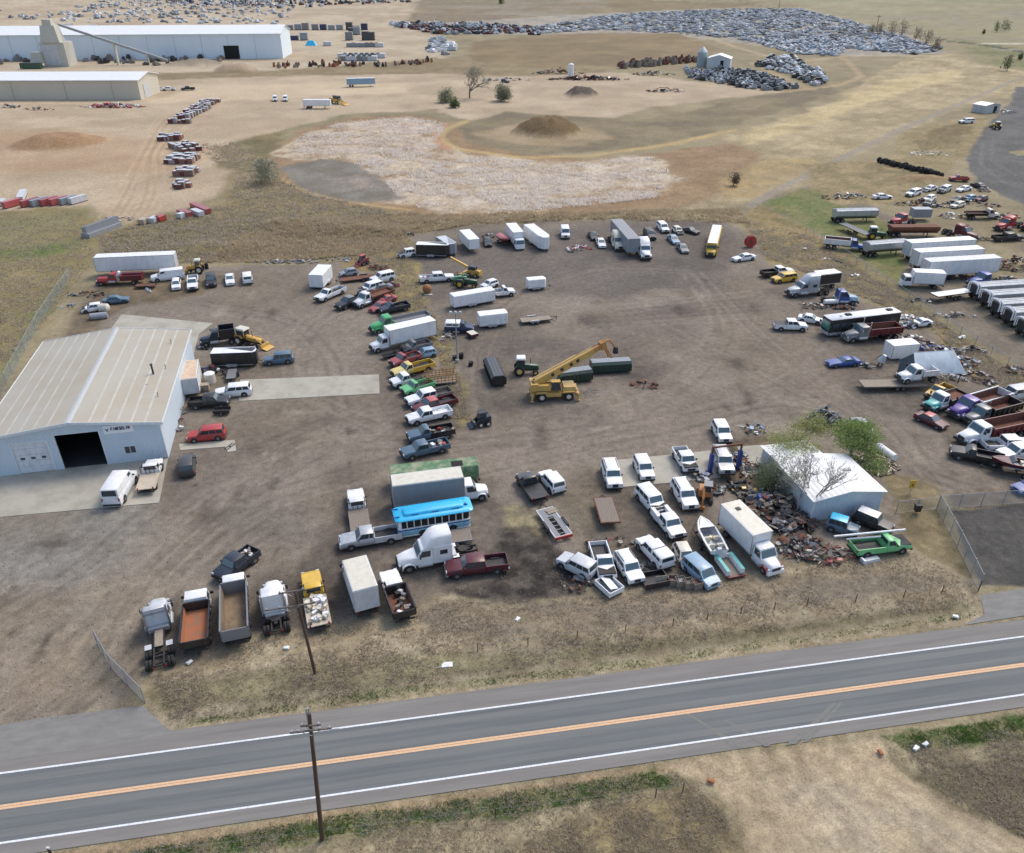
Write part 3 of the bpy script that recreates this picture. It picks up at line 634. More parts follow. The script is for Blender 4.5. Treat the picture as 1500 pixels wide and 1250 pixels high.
def car(name, style, px, z, colour, label, cat, L=None, roof=None, opts=(), group=None, rot=None):
    d = CARS[style]; loc, rz, l = place(px, z)
    L0, hw, hz, bz, rfz, dz, cowl, at_, ct, cb_, wr = d
    L = L or clampL(l, L0*.9, L0*1.12)
    root = thing(name, label, cat, loc, rz, group)
    P = paint(colour); k = L
    mb = MB()
    R = [ring(.5*k, .34, hz-.24, hw-.14, 0), ring(.488*k, .24, hz-.10, hw-.07, 0), ring(.43*k, .22, hz-.03, hw-.01, 0), ring(cowl*k, .22, bz-.03, hw, 0),
         ring(cb_*k, .22, bz, hw, 0)]
    if cb_ > -.45: R += [ring(-.44*k, .22, dz, hw-.01, 0)]
    R += [ring(-.492*k, .26, dz-.06, hw-.05, 0), ring(-.5*k, .36, dz-.22, hw-.11, 0)]
    mb.loft(R[::-1])
    tw = hw-(.24 if style in ('sedan', 'coupe', 'hatch') else .15 if style != 'van' else .12)
    x0, x1, x2, x3 = cb_*k, cowl*k-.02, ct*k, at_*k
    bh = hw-.07
    mb.frus(x0, x1, bh, bz-.04, x2, x3, tw, rfz-.07)
    mb.frus(x2, x3, tw, rfz-.07, x2+.09, x3-.12, tw-.11, rfz)
    part('body', mb, P, root)
    zt = rfz-.07; zb = bz-.04
    if roof:
        part('roof_panel', MB().frus(x2+.02, x3-.03, tw-.02, rfz-.03, x2+.1, x3-.13, tw-.12, rfz+.012), paint(roof), root)
    if 'noglass' not in opts:
        part('windshield', MB().pane((x1, -bh, zb), (x1, bh, zb), (x3, tw, zt), (x3, -tw, zt), .07, .93, .10, .95), GLASSL if 'dark' not in opts else GLASS, root, smooth=False)
    if 'blankrear' not in opts:
        part('rear_window', MB().pane((x0, bh, zb), (x0, -bh, zb), (x2, -tw, zt), (x2, tw, zt), .09, .91, .2, .9), GLASS, root, smooth=False)
    sp = {'sedan': [(.14, .36), (.39, .62), (.64, .9)], 'coupe': [(.16, .4), (.44, .88)], 'hatch': [(.06, .28), (.31, .58), (.61, .9)],
          'van': [(.78, .94)], 'jeep': [(.05, .34), (.38, .66), (.7, .94)]}.get(style, [(.04, .28), (.31, .56), (.59, .90)])
    if 'blanksides' in opts: sp = [(.62, .9)]
    for s in (-1, 1): side_panes(root, (x0, x1), (x2, x3), bh, tw, zb, zt, sp, s, v0=.45 if style == 'van' else .14)
    arches(root, (.32*k, -.30*k), hw, wr)
    wheels(root, (.32*k, -.30*k), hw+.03, wr, .24, RIM if 'steel' not in opts else RIMD)
    lights(root, k, hw, hz-.22, dz-.2)
    part('front_bumper', MB().box(.47*k, .507*k, -hw+.08, hw-.08, .28, .50), PLASTIC if style in ('suv', 'bigsuv', 'jeep', 'van') else P, root)
    part('rear_bumper', MB().box(-.507*k, -.48*k, -hw+.08, hw-.08, .30, .52), PLASTIC if style in ('suv', 'bigsuv', 'jeep', 'van') else P, root)
    part('grille', MB().box(.485*k, .503*k, -.34, .34, .55, hz-.14), PLASTIC, root)
    mirrors(root, x1-.25, bh, bz+.05)
    if 'rack' in opts:
        rk = MB()
        for s in (-1, 1): rk.box(x2+.3, x3-.4, s*(tw-.12)-.02, s*(tw-.12)+.02, rfz-.01, rfz+.07)
        part('roof_rack', rk, PLASTIC, root)
    if 'hoodscoop' in opts: part('hood_scoop', MB().frus(.25*k, .38*k, .2, hz-.03, .27*k, .36*k, .14, hz+.09), PLASTIC, root)
    if 'nohood' in opts: part('engine_bay', MB().box((cowl+.01)*k, .47*k, -hw+.12, hw-.12, hz-.2, hz+.06), FRAME, root)
    if 'trunkopen' in opts:
        part('trunk_opening', MB().box(-.49*k, cb_*k-.04, -hw+.18, hw-.18, dz-.1, dz+.045), INNER, root)
    return root

def pickup(px, z, colour, label, cab='crew', bed='box', bedcolour=None, roof=None, L=None, load=None, opts=(), name='pickup_truck', cat='pickup truck', group='pickup trucks in the salvage yard'):
    loc, rz, l = place(px, z)
    L = L or clampL(l, 5.0, 6.9); root = thing(name, label, cat, loc, rz, group); P = paint(colour); BP = paint(bedcolour) if bedcolour else P
    hw, wr = 1.0, .40; hz, bz, rfz = 1.16, 1.26, 1.92
    xr = {'reg': .04, 'ext': -.05, 'crew': -.13}[cab]*L; xf = .5*L; cowl = .245*L; at_ = .16*L
    mb = MB()
    mb.loft([ring(xr, .42, bz, hw, 0), ring(cowl, .42, bz-.03, hw, 0), ring(.43*L, .42, hz-.02, hw-.01, 0), ring(.487*L, .42, hz-.12, hw-.05, 0), ring(.498*L, .5, hz-.28, hw-.12, 0)])
    bh, tw = hw-.08, hw-.2
    mb.frus(xr, cowl-.02, bh, bz-.04, xr+.07, at_, tw, rfz-.07); mb.frus(xr+.07, at_, tw, rfz-.07, xr+.16, at_-.14, tw-.1, rfz)
    part('cab', mb, P, root)
    if roof: part('roof_panel', MB().frus(xr+.1, at_-.04, tw-.03, rfz-.03, xr+.18, at_-.16, tw-.12, rfz+.012), paint(roof), root)
    zb, zt = bz-.04, rfz-.07
    part('windshield', MB().pane((cowl-.02, -bh, zb), (cowl-.02, bh, zb), (at_, tw, zt), (at_, -tw, zt), .06, .94, .1, .95), GLASSL if 'dark' not in opts else GLASS, root, smooth=False)
    part('rear_window', MB().pane((xr, bh, zb), (xr, -bh, zb), (xr+.07, -tw, zt), (xr+.07, tw, zt), .1, .9, .2, .88), GLASS, root, smooth=False)
    sp = {'reg': [(.12, .84)], 'ext': [(.06, .28), (.33, .88)], 'crew': [(.05, .42), (.47, .9)]}[cab]
    for s in (-1, 1): side_panes(root, (xr, cowl-.02), (xr+.07, at_), bh, tw, zb, zt, sp, s)
    part('chassis', MB().box(-.49*L, .47*L, -.5, .5, .38, .66), FRAME, root)
    wx = (.33*L, -.31*L)
    arches(root, (.33*L,) if bed in ('flat', 'none', 'stake', 'dumpbox') else wx, hw, wr)
    wheels(root, wx, hw+.02, wr, .28, RIMD if 'steel' in opts else RIM)
    x0, x1 = -.5*L, xr-.04
    if bed in ('box', 'topper', 'utility'):
        b_ = MB(); zc = 1.24
        for s in (-1, 1):
            y0, y1 = sorted((s*hw, s*(hw-.10)))
            b_.box(x0+.04, x1, y0, y1, .52, zc)
        b_.box(x1-.07, x1, -hw+.1, hw-.1, .52, zc)
        if bed == 'utility':
            for s in (-1, 1):
                y0, y1 = sorted((s*(hw+.04), s*(hw-.38))); b_.box(x0+.06, x1-.003, y0, y1, .56, zc+.16)
        part('bed', b_, BP, root)
        fl = MB(); fl.box(x0+.06, x1-.07, -hw+.1, hw-.1, .66, .72)
        for s in (-1, 1): fl.cyl((-.31*L-.42, s*(hw-.22), .72), (-.31*L+.42, s*(hw-.22), .72), .16, n=8)
        part('bed_liner', fl, PLASTIC if 'cleanbed' not in opts else BP, root)
        if 'notailgate' not in opts: part('tailgate', MB().box(x0, x0+.06, -hw+.1, hw-.1, .6, 1.22), BP, root)
        if bed == 'topper':
            tp = MB(); tp.frus(x0+.02, x1-.02, hw-.04, 1.245, x0+.14, x1-.05, hw-.14, 1.86); tp.frus(x0+.14, x1-.05, hw-.14, 1.86, x0+.22, x1-.12, hw-.24, 1.93)
            t = part('topper', tp, paint(load or 'white'), root)
            for s in (-1, 1): side_panes(t, (x0+.02, x1-.02), (x0+.14, x1-.05), hw-.04, hw-.14, 1.245, 1.86, [(.12, .5), (.54, .9)], s, name='topper_window', v0=.3, v1=.8)
            part('topper_window', MB().pane((x0+.02, hw-.04, 1.245), (x0+.02, -hw+.04, 1.245), (x0+.14, -hw+.14, 1.86), (x0+.14, hw-.14, 1.86), .12, .88, .2, .85), GLASS, t, smooth=False)
    elif bed == 'flat':
        part('flat_deck', MB().box(x0, x1-.06, -1.12, 1.12, .86, .96), paint(bedcolour or 'oldwood'), root)
        rk = MB()
        for y in (-1.05, -.5, 0, .5, 1.05): rk.cb(x1-.1, y, 1.45, .06, .06, 1.0)
        rk.box(x1-.13, x1-.07, -1.1, 1.1, 1.88, 1.95); part('headache_rack', rk, FRAME, root)
    elif bed == 'dumpbox':
        dumpbox(root, x0, x1-.1, 1.12, .85, 1.65, bedcolour or 'darkred', 'rust')
    elif bed == 'stake':
        part('flat_deck', MB().box(x0, x1-.06, -1.12, 1.12, .86, .94), paint('oldwood'), root)
        stk = MB(); nst = 7
        for s in (-1, 1):
            for i in range(nst):
                xx = x0+.1+(x1-x0-.3)*i/(nst-1); stk.cb(xx, s*1.08, 1.5, .07, .06, 1.2)
            for zz in (1.15, 1.5, 1.85): stk.box(x0+.05, x1-.1, s*1.06-.025, s*1.06+.025, zz-.07, zz+.07)
        for i in range(5): stk.cb(x0+.05, -1+.5*i, 1.5, .06, .07, 1.2)
        part('stake_side', stk, paint(bedcolour or 'orange'), root)
    lights(root, L, hw, hz-.2, 1.0, front='nohood' not in opts)
    part('front_bumper', MB().box(.47*L, .512*L, -hw+.02, hw-.02, .45, .68), CHROME if 'chrome' in opts else PLASTIC, root)
    part('rear_bumper', MB().box(-.512*L, -.495*L, -hw+.05, hw-.05, .45, .62), CHROME if 'chrome' in opts else PLASTIC, root)
    part('grille', MB().box(.48*L, .502*L, -.48, .48, .72, hz-.12), PLASTIC, root)
    mirrors(root, cowl-.3, bh+.05, bz+.1, .2)
    if 'nohood' in opts: part('engine_bay', MB().box(cowl+.05, .475*L, -hw+.12, hw-.12, hz-.2, hz+.05), FRAME, root)
    if 'dually' in opts:
        for s in (-1, 1): part('fender_flare', MB().frus(-.31*L-.55, -.31*L+.55, .12, .75, -.31*L-.3, -.31*L+.3, .08, 1.0), BP, root).location = (0, s*(hw+.06), 0)
        wheels(root, (-.31*L,), hw+.22, wr, .24)
    if 'lightbar' in opts: part('light_bar', MB().box(at_-.5, at_-.3, -.5, .5, rfz, rfz+.14), mat('amber_lens', (.7, .3, .02), .3), root)
    if 'cargo' in opts:
        cargo(root, x0+.15, x1-.2, hw-.25, .73, seed=int(px[0]))
    if 'cover' in opts:
        part('bed_cover', MB().box(x0+.05, x1-.03, -hw+.06, hw-.06, 1.245, 1.28), PLASTIC, root)
    return root
def cargo(root, x0, x1, hw, z, seed=0, nb=7, cols=('white', 'red', 'tan', 'grey', 'oldwood')):
    r = random.Random(seed); g = {}
    for i in range(nb):
        c = r.choice(cols); g.setdefault(c, MB())
        x, y = r.uniform(x0, x1), r.uniform(-hw*.8, hw*.8); a, b_, h = r.uniform(.2, .7), r.uniform(.2, .5), r.uniform(.15, .45)
        g[c].M = Matrix.Translation((x, y, z+h/2)) @ Matrix.Rotation(r.uniform(0, 3), 4, 'Z') @ Matrix.Rotation(r.uniform(-.3, .3), 4, 'X')
        g[c].cb(0, 0, 0, a, b_, h)
    for c, m_ in g.items():
        o = part('loose_cargo', m_, paint(c), root)

def dumpbox(root, x0, x1, hw, z0, z1, colour, inner='rust', name='dump_bed', tail=True):
    o = MB(); t = .09
    o.hexa([(x0, -hw+.12, z0), (x1, -hw+.12, z0), (x1, -hw, z1), (x0, -hw, z1), (x0, -hw+.12+t, z0), (x1, -hw+.12+t, z0), (x1, -hw+t, z1), (x0, -hw+t, z1)])
    o.hexa([(x0, hw-.12-t, z0), (x1, hw-.12-t, z0), (x1, hw-t, z1), (x0, hw-t, z1), (x0, hw-.12, z0), (x1, hw-.12, z0), (x1, hw, z1), (x0, hw, z1)])
    o.box(x1-t, x1+.02, -hw+.05, hw-.05, z0, z1+.25)
    for s in (-1, 1):
        o.box(x0-.02, x1, s*hw-.07, s*hw+.07, z1-.02, z1+.08)
        nr = max(2, int((x1-x0)/.9))
        for i in range(nr+1):
            x = x0+.06+(x1-x0-.12)*i/nr; o.cb(x, s*(hw-.03), (z0+z1)/2, .1, .12, z1-z0)
    b = part(name, o, paint(colour), root)
    if tail: part('tailgate', MB().box(x0-.05, x0+.04, -hw+.05, hw-.05, z0, z1-.02), paint(colour), b)
    part('bed_floor', MB().box(x0+.04, x1-t, -hw+.17, hw-.17, z0-.05, z0+.04), paint(inner), b)
    part('bed_liner', MB().add([(x0+.05, -hw+.22, z0+.04), (x1-t, -hw+.22, z0+.04), (x1-t, -hw+t+.012, z1-.03), (x0+.05, -hw+t+.012, z1-.03),
        (x0+.05, hw-.22, z0+.04), (x1-t, hw-.22, z0+.04), (x1-t, hw-t-.012, z1-.03), (x0+.05, hw-t-.012, z1-.03)], [(0, 1, 2, 3), (7, 6, 5, 4)]), paint(inner), b)
    return b

def rails(root, x0, x1, z=.75):
    m_ = MB()
    for s in (-1, 1): m_.box(x0, x1, s*.42-.06, s*.42+.06, z, z+.24)
    n_ = max(3, int((x1-x0)/1.1))
    for i in range(n_+1): m_.cb(x0+(x1-x0)*i/n_, 0, z+.12, .12, .8, .16)
    return part('chassis', m_, FRAME, root)
def tandem(root, x, hw=1.22, r=.50, dual=True, axles=2, sp=1.3, rim=None):
    for i in range(axles):
        xx = x+(i-(axles-1)/2)*sp
        for s in (-1, 1):
            wheel(root, xx, s*(hw-.13), r, .26, rim)
            if dual: wheel(root, xx, s*(hw-.44), r, .26, rim)
        part('axle', MB().cyl((xx, -hw+.2, r), (xx, hw-.2, r), .09, n=8), FRAME, root)
def truck_nose(root, xc, xf, colour, big=True, hoodcolour=None, sleeper=0, roofz=2.75, fairing=0, opts=(), hoodup=False):
    """conventional cab: xc = back of the cab, xf = front bumper. returns nothing"""
    P = paint(colour); HP = paint(hoodcolour) if hoodcolour else P
    cabl = 1.75 if big else 1.5
    cx1 = xc+sleeper+cabl
    hw = 1.12 if big else 1.02
    zb = 1.0 if big else .85
    belt = 1.75 if big else 1.5
    c = MB()
    c.box(xc+sleeper, cx1, -hw, hw, zb-.2, belt)
    c.frus(xc+sleeper, cx1, hw, belt, xc+sleeper, cx1-.55, hw-.12, roofz-.08); c.frus(xc+sleeper, cx1-.55, hw-.12, roofz-.08, xc+sleeper, cx1-.75, hw-.25, roofz)
    part('cab', c, P, root)
    part('windshield', MB().pane((cx1, -hw, belt), (cx1, hw, belt), (cx1-.55, hw-.12, roofz-.08), (cx1-.55, -hw+.12, roofz-.08), .05, .95, .1, .86), GLASSL, root, smooth=False)
    for s in (-1, 1):
        side_panes(root, (xc+sleeper, cx1), (xc+sleeper, cx1-.55), hw, hw-.12, belt, roofz-.08, [(.18, .86)], s, name='door_window', v0=.06, v1=.8)
    if sleeper or fairing:
        zs = roofz+.1; sl = MB()
        L0 = sleeper if sleeper else .1
        if sleeper: sl.box(xc, xc+sleeper-.01, -hw-.06, hw+.06, zb-.2, zs)
        if fairing:
            ze = zs+fairing; x0 = xc; xA = xc+sleeper-.01
            prof = [(x0, zs-.3 if not sleeper else zs), (cx1-.8, roofz+.02), (cx1-1.0, roofz+.3), (xA+.15, ze-.25), (xA-.5 if sleeper > .6 else x0+.15, ze-.02), (x0, ze)]
            h_ = hw-.04
            n_ = len(prof); vs = []; 
            for y, k in ((-h_, 0), (-h_+.18, 1), (h_-.18, 1), (h_, 0)):
                for j, (x, z_) in enumerate(prof): vs.append((x, y, z_-(.18 if not k and j > 1 else 0)))
            fs = [tuple(range(n_)), tuple(range(4*n_-1, 3*n_-1, -1))]
            for a in range(3):
                for j in range(n_): fs.append((a*n_+j, (a+1)*n_+j, (a+1)*n_+(j+1) % n_, a*n_+(j+1) % n_))
            sl.add(vs, fs)
        part('sleeper' if sleeper else 'roof_fairing', sl, P, root)
        if sleeper:
            for s in (-1, 1): part('sleeper_window', MB().box(xc+sleeper*.25, xc+sleeper*.65, min(s*(hw+.05), s*(hw+.075)), max(s*(hw+.05), s*(hw+.075)), 1.85, 2.4), GLASS, root)
    nz = 1.28 if big else 1.15; w1 = .68
    h = MB(); x0, x1 = cx1-.02, xf-.12
    def hr(x, w, zt, z0):
        return [(x, -w, z0), (x, -w, zt-.3), (x, -w+.1, zt-.08), (x, -w*.55, zt), (x, w*.55, zt), (x, w-.1, zt-.08), (x, w, zt-.3), (x, w, z0)]
    h.loft([hr(x0, hw-.10, belt+.06, zb-.2), hr((x0+x1)/2, (hw+w1)/2-.02, belt-.06, zb-.2), hr(x1-.25, w1+.02, nz+.28, .8), hr(x1, w1-.06, nz+.08, .8)])
    if not hoodup: part('hood', h, HP, root)
    else: part('engine_bay', MB().box(x0, x1-.1, -.5, .5, .8, belt-.2), FRAME, root)
    r = .5 if big else .46; wx = xf-1.15 if big else xf-.95
    fd = MB()
    for s in (-1, 1):
        rings = []
        for a in range(0, 181, 22):
            t = math.radians(a); X_, Z_ = wx+math.cos(t)*(r+.16), r+math.sin(t)*(r+.14)
            rings.append([(X_, s*.66, Z_), (X_, s*(hw+.02), Z_-.02), (X_+math.cos(t)*.07, s*(hw), Z_+.04), (X_+math.cos(t)*.07, s*.66, Z_+.09)])
        if s > 0: rings = [q[::-1] for q in rings]
        fd.loft(rings)
    FP = [paint(o_[7:]) for o_ in opts if o_.startswith('fender_')]
    if not hoodup: part('front_fender', fd, FP[0] if FP else HP, root)
    part('grille', MB().box(x1-.01, x1+.04, -w1+.16, w1-.16, .85, nz+.02), CHROME if 'chrome' in opts else PLASTIC, root)
    part('front_bumper', MB().frus(xf-.35, xf, hw, .45, xf-.35, xf-.03, hw-.02, .80), CHROME if 'chrome' in opts else P if 'pbump' in opts else PLASTIC, root)
    for s in (-1, 1): part('headlight', MB().cb(x1-.12, s*(w1+.14), 1.02, .16, .26, .2), HEADL, root)
    for s in (-1, 1):
        wheel(root, wx, s*(hw-.15), r, .27)
        mm = MB(); mm.cb(cx1-.35, s*(hw+.26), 2.1, .14, .2, .45); mm.cb(cx1-.35, s*(hw+.1), 2.25, .04, .3, .04); part('mirror', mm, CHROME if 'chrome' in opts else PLASTIC, root)
    for s in (-1, 1): part('step_tank', MB().cyl((xc+sleeper+.1, s*(hw-.1), .78), (cx1-.1, s*(hw-.1), .78), .28, n=12), ALU, root)
    if 'stacks' in opts:
        for s in (-1, 1): part('exhaust_stack', MB().cyl((xc-.12, s*(hw-.1), .9), (xc-.12, s*(hw-.1), 3.5), .09, n=10), CHROME, root)
def cabover(root, xc, xf, colour, hw=1.02, roofz=2.35, z0=.55):
    c = MB(); belt = 1.35; L_ = xf-xc
    c.loft([[(xc, -hw, z0), (xc, -hw, belt), (xc, hw, belt), (xc, hw, z0)], [(xf-.08, -hw, z0), (xf-.08, -hw, belt), (xf-.08, hw, belt), (xf-.08, hw, z0)], [(xf, -hw+.1, z0), (xf, -hw+.08, belt-.1), (xf, hw-.08, belt-.1), (xf, hw-.1, z0)]])
    c.frus(xc, xf-.05, hw-.01, belt, xc+.05, xf-.4, hw-.1, roofz-.06); c.frus(xc+.05, xf-.4, hw-.1, roofz-.06, xc+.12, xf-.55, hw-.22, roofz)
    part('cab', c, paint(colour), root)
    part('windshield', MB().pane((xf-.05, -hw, belt), (xf-.05, hw, belt), (xf-.4, hw-.1, roofz-.06), (xf-.4, -hw+.1, roofz-.06), .04, .96, .06, .85), GLASSL, root, smooth=False)
    for s in (-1, 1): side_panes(root, (xc, xf-.05), (xc+.05, xf-.4), hw-.01, hw-.1, belt, roofz-.06, [(.2, .88)], s, name='door_window', v0=.05, v1=.8)
    part('front_bumper', MB().box(xf-.12, xf+.06, -hw, hw, .38, .62), paint(colour), root)
    for s in (-1, 1): part('headlight', MB().cb(xf+.01, s*(hw-.25), .8, .05, .3, .16), HEADL, root); wheel(root, xf-.75, s*(hw-.14), .40, .24)
    mirrors(root, xf-.3, hw+.1, 1.7, .28)
def vanbox(root, x0, x1, hw, z0, z1, colour, roofcol=None, name='cargo_box', rear=True, rib=False, hatch=False):
    P = paint(colour); b = MB(); e = .06
    b.loft([[(x, -hw, z0), (x, -hw, z1-e), (x, -hw+e, z1), (x, hw-e, z1), (x, hw, z1-e), (x, hw, z0)][::-1] for x in (x0, x1)])
    if rib:
        n_ = int((x1-x0)/.6)
        for i in range(1, n_):
            for s in (-1, 1): b.cb(x0+(x1-x0)*i/n_, s*(hw+.008), (z0+z1)/2, .035, .03, (z1-z0)*.9)
    bx = part(name, b, P, root, smooth=False)
    t = MB()
    for s in (-1, 1):
        t.box(x0-.02, x1+.02, s*(hw+.012)-.02, s*(hw+.012)+.02, z0-.02, z0+.12); t.box(x0-.02, x1+.02, s*(hw-.01)-.04, s*(hw-.01)+.035, z1-.11, z1-.03)
        for x in (x0, x1): t.cb(x, s*(hw-.005), (z0+z1)/2, .10, .07, z1-z0-.1)
    part('corner_trim', t, ALU, bx, smooth=False)
    if roofcol: part('roof_panel', MB().box(x0+.04, x1-.04, -hw+.09, hw-.09, z1-.01, z1+.012), roofcol if not isinstance(roofcol, str) else paint(roofcol), bx)
    if rear:
        d = MB(); d.box(x0-.035, x0-.005, -hw+.12, hw-.12, z0+.1, z1-.16)
        for k in range(1, 6): d.box(x0-.045, x0-.03, -hw+.14, hw-.14, z0+.1+(z1-z0-.26)*k/6-.008, z0+.1+(z1-z0-.26)*k/6+.008)
        part('rear_door', d, paint('lightgrey') if colour == 'white' else P, bx, smooth=False)
    if hatch: part('roof_vent', MB().cb((x0+x1)/2+hatch, 0, z1+.05, .5, .5, .1), PLASTIC, bx)
    return bx
def box_truck(px, z, colour, label, cabc='white', kind='conv', zt=3.7, roofcol=None, L=None, hw=1.22, hoodc=None, tandemx=False, opts=(), cat='box truck', name='box_truck', rib=False, hatch=0, boxpx=False, box0=0):
    """px marks the box roof (or the whole truck with boxpx False at height z)"""
    loc, rz, l = place(px, z)
    nose = {'conv': 2.9, 'big': 3.6, 'over': 1.75, 'none': 0}[kind]
    bl = L or l
    T = bl+nose+.12
    c, s = math.cos(rz), math.sin(rz)
    loc = (loc[0]+c*(nose+.12)/2, loc[1]+s*(nose+.12)/2, 0)
    root = thing(name, label, cat, loc, rz, 'box trucks in the salvage yard')
    x0 = -T/2; xb = x0+bl; xf = T/2
    vanbox(root, x0, xb, hw, 1.05, zt, colour, roofcol, rib=rib, hatch=hatch)
    rails(root, x0+.2, xf-.9)
    if kind in ('conv', 'big'): truck_nose(root, xb+.12, xf, cabc, big=kind == 'big', hoodcolour=hoodc, roofz=2.5 if kind == 'conv' else 2.75, opts=opts)
    elif kind == 'over': cabover(root, xb+.08, xf, cabc)
    if kind != 'none': tandem(root, x0+bl*.26, hw=1.18, r=.48 if kind != 'over' else .42, axles=2 if tandemx else 1)
    part('rear_bumper', MB().box(x0-.2, x0-.05, -hw+.1, hw-.1, .55, .75).box(x0-.05, x0+.2, -.5, -.4, .6, 1.0).box(x0-.05, x0+.2, .4, .5, .6, 1.0), FRAME, root)
    for s_ in (-1, 1): part('taillight', MB().cb(x0-.04, s_*(hw-.2), .95, .06, .25, .14), TAILL, root)
    return root
def semi(px, z, colour, label, sleeper=1.7, fairing=.9, L=None, opts=(), hoodc=None, deck=None, name='semi_truck', cat='semi truck', hoodup=False, axles=2):
    loc, rz, l = place(px, z); L = L or clampL(l, 6.2, 9.2)
    root = thing(name, label, cat, loc, rz, 'semi trucks in the salvage yard')
    xf = L/2; xc = xf-1.75-sleeper-2.0
    truck_nose(root, xc, xf, colour, True, hoodc, sleeper, 2.75, fairing, opts, hoodup)
    rails(root, -L/2, xf-.6, .78)
    tandem(root, -L/2+1.35, axles=axles, rim=RIMD if 'dullrim' in opts else None)
    if deck:
        part('deck_plate', MB().box(-L/2+2.3, xc-.6, -.36 if deck == 'plate' else -1.1, .36 if deck == 'plate' else 1.1, 1.04, 1.10 if deck == 'plate' else 1.14), paint('wood' if deck == 'plate' else 'oldwood'), root)
    else:
        part('fifth_wheel', MB().cyl((-L/2+1.5, 0, 1.05), (-L/2+1.5, 0, 1.17), .5, n=14).cb(-L/2+1.0, 0, 1.06, .5, .3, .08), FRAME, root)
    part('battery_box', MB().box(xc-.5, xc-.05, -.9, .9, .8, 1.25), ALU, root)
    if 'fenders' in opts:
        f = MB()
        for s in (-1, 1):
            y0, y1 = sorted((s*1.2, s*.62)); f.box(-L/2+2.1, -L/2+2.75, y0, y1, 1.06, 1.1)
        part('rear_fender', f, paint(colour), root)
    for s_ in (-1, 1): part('taillight', MB().cb(-L/2, s_*.45, .8, .05, .3, .12), TAILL, root)
    return root
def semi_trailer(px, z, colour, label, zt=4.1, roofcol=None, L=None, rib=True, hatch=0, landing=True, name='semi_trailer', cat='trailer', hw=1.28, group='semi trailers'):
    loc, rz, l = place(px, z); L = L or l
    root = thing(name, label, cat, loc, rz, group)
    vanbox(root, -L/2, L/2, hw, 1.2, zt, colour, roofcol, rib=rib, hatch=hatch)
    tandem(root, -L/2+2.2, hw=1.24)
    part('landing_gear', MB().cb(L/2-2.6, .8, .65, .14, .14, 1.2).cb(L/2-2.6, -.8, .65, .14, .14, 1.2).cb(L/2-2.6, 0, .6, .08, 1.6, .08), FRAME, root)
    part('underride_bar', MB().box(-L/2-.02, -L/2+.1, -1.1, 1.1, .5, .62).box(-L/2, -L/2+.1, -.6, -.5, .6, 1.2).box(-L/2, -L/2+.1, .5, .6, .6, 1.2), FRAME, root)
    return root
def cargo_trailer(px, z, colour, label, zt=2.5, hw=1.05, roofcol='white', L=None, vnose=.5, axles=2, tongue=1.2, sidedoor=True, group='enclosed cargo trailers', name='enclosed_trailer', z0=.5, cat='trailer'):
    loc, rz, l = place(px, z); L = L or l
    root = thing(name, label, cat, loc, rz, group); b = MB(); e = .07
    def rg(x, w, k=0): return [(x, -w, z0), (x, -w, zt-e-k), (x, -w+e, zt-k), (x, w-e, zt-k), (x, w, zt-e-k), (x, w, z0)][::-1]
    rs = [rg(-L/2, hw), rg(L/2-vnose, hw)]
    if vnose > .05: rs.append(rg(L/2, hw*.45, .1))
    b.loft(rs); bx = part('trailer_box', b, paint(colour), root, smooth=False)
    rp = MB(); n_ = [(-L/2+.03, -hw+.09), (L/2-vnose, -hw+.09), (L/2-vnose, hw-.09), (-L/2+.03, hw-.09)]
    if vnose > .05: n_ = [n_[0], n_[1], (L/2-.05, -hw*.4), (L/2-.05, hw*.4), n_[2], n_[3]]
    zz = [0 if x < L/2-.1 else -.09 for x, y in n_]
    k = len(n_); rp.add([(x, y, zt-.004+q) for (x, y), q in zip(n_, zz)]+[(x, y, zt+.02+q) for (x, y), q in zip(n_, zz)], [tuple(range(k, 2*k)), tuple(range(k-1, -1, -1))]+[(i, (i+1) % k, (i+1) % k+k, i+k) for i in range(k)])
    part('roof_panel', rp, paint(roofcol), bx, smooth=False)
    t = MB()
    for s in (-1, 1): t.box(-L/2, L/2-vnose, s*(hw+.01)-.015, s*(hw+.01)+.015, z0, z0+.1)
    part('skirt_trim', t, ALU, bx)
    dr = MB(); dr.box(-L/2-.03, -L/2, -hw+.1, hw-.1, z0+.08, zt-.12); part('rear_door', dr, paint(colour), bx)
    if sidedoor: 
        for s in (-1,): part('side_door', MB().box(L/2-vnose-1.15, L/2-vnose-.35, s*(hw+.022)-.01, s*(hw+.022)+.01, z0+.12, zt-.25), paint(colour), bx)
        part('door_handle', MB().cb(L/2-vnose-.45, -hw-.05, z0+.95, .06, .05, .18), PLASTIC, bx)
    xs = [(-.4+i*.8)-L*.06 for i in range(2)] if axles == 2 else [-L*.06] if axles == 1 else [-L*.06-.85, -L*.06, -L*.06+.85]
    for x in xs:
        for s in (-1, 1): wheel(root, x, s*(hw+.12), .34, .22)
    f = MB()
    for s in (-1, 1):
        a0, a1 = min(xs)-.45, max(xs)+.45
        f.prism([(a0, .42), (a1, .42), (a1-.12, .78), (a0+.12, .78)], s*(hw+.16)-.14, s*(hw+.16)+.14)
    part('wheel_fender', f, ALU, root)
    g = MB()
    if tongue:
        for s in (-1, 1):
            g.tube([(L/2-.3, s*.7, .45), (L/2+tongue, 0, .45)], .05)
        g.cyl((L/2+tongue-.3, 0, .1), (L/2+tongue-.3, 0, .8), .05, n=8); part('tongue', g, FRAME, root)
    part('floor_frame', MB().box(-L/2+.05, L/2-vnose, -hw+.05, hw-.05, z0-.12, z0-.002), FRAME, root)
    for s in (-1, 1): part('taillight', MB().cb(-L/2-.02, s*(hw-.06), 1.1, .05, .08, .2), TAILL, root)
    return root
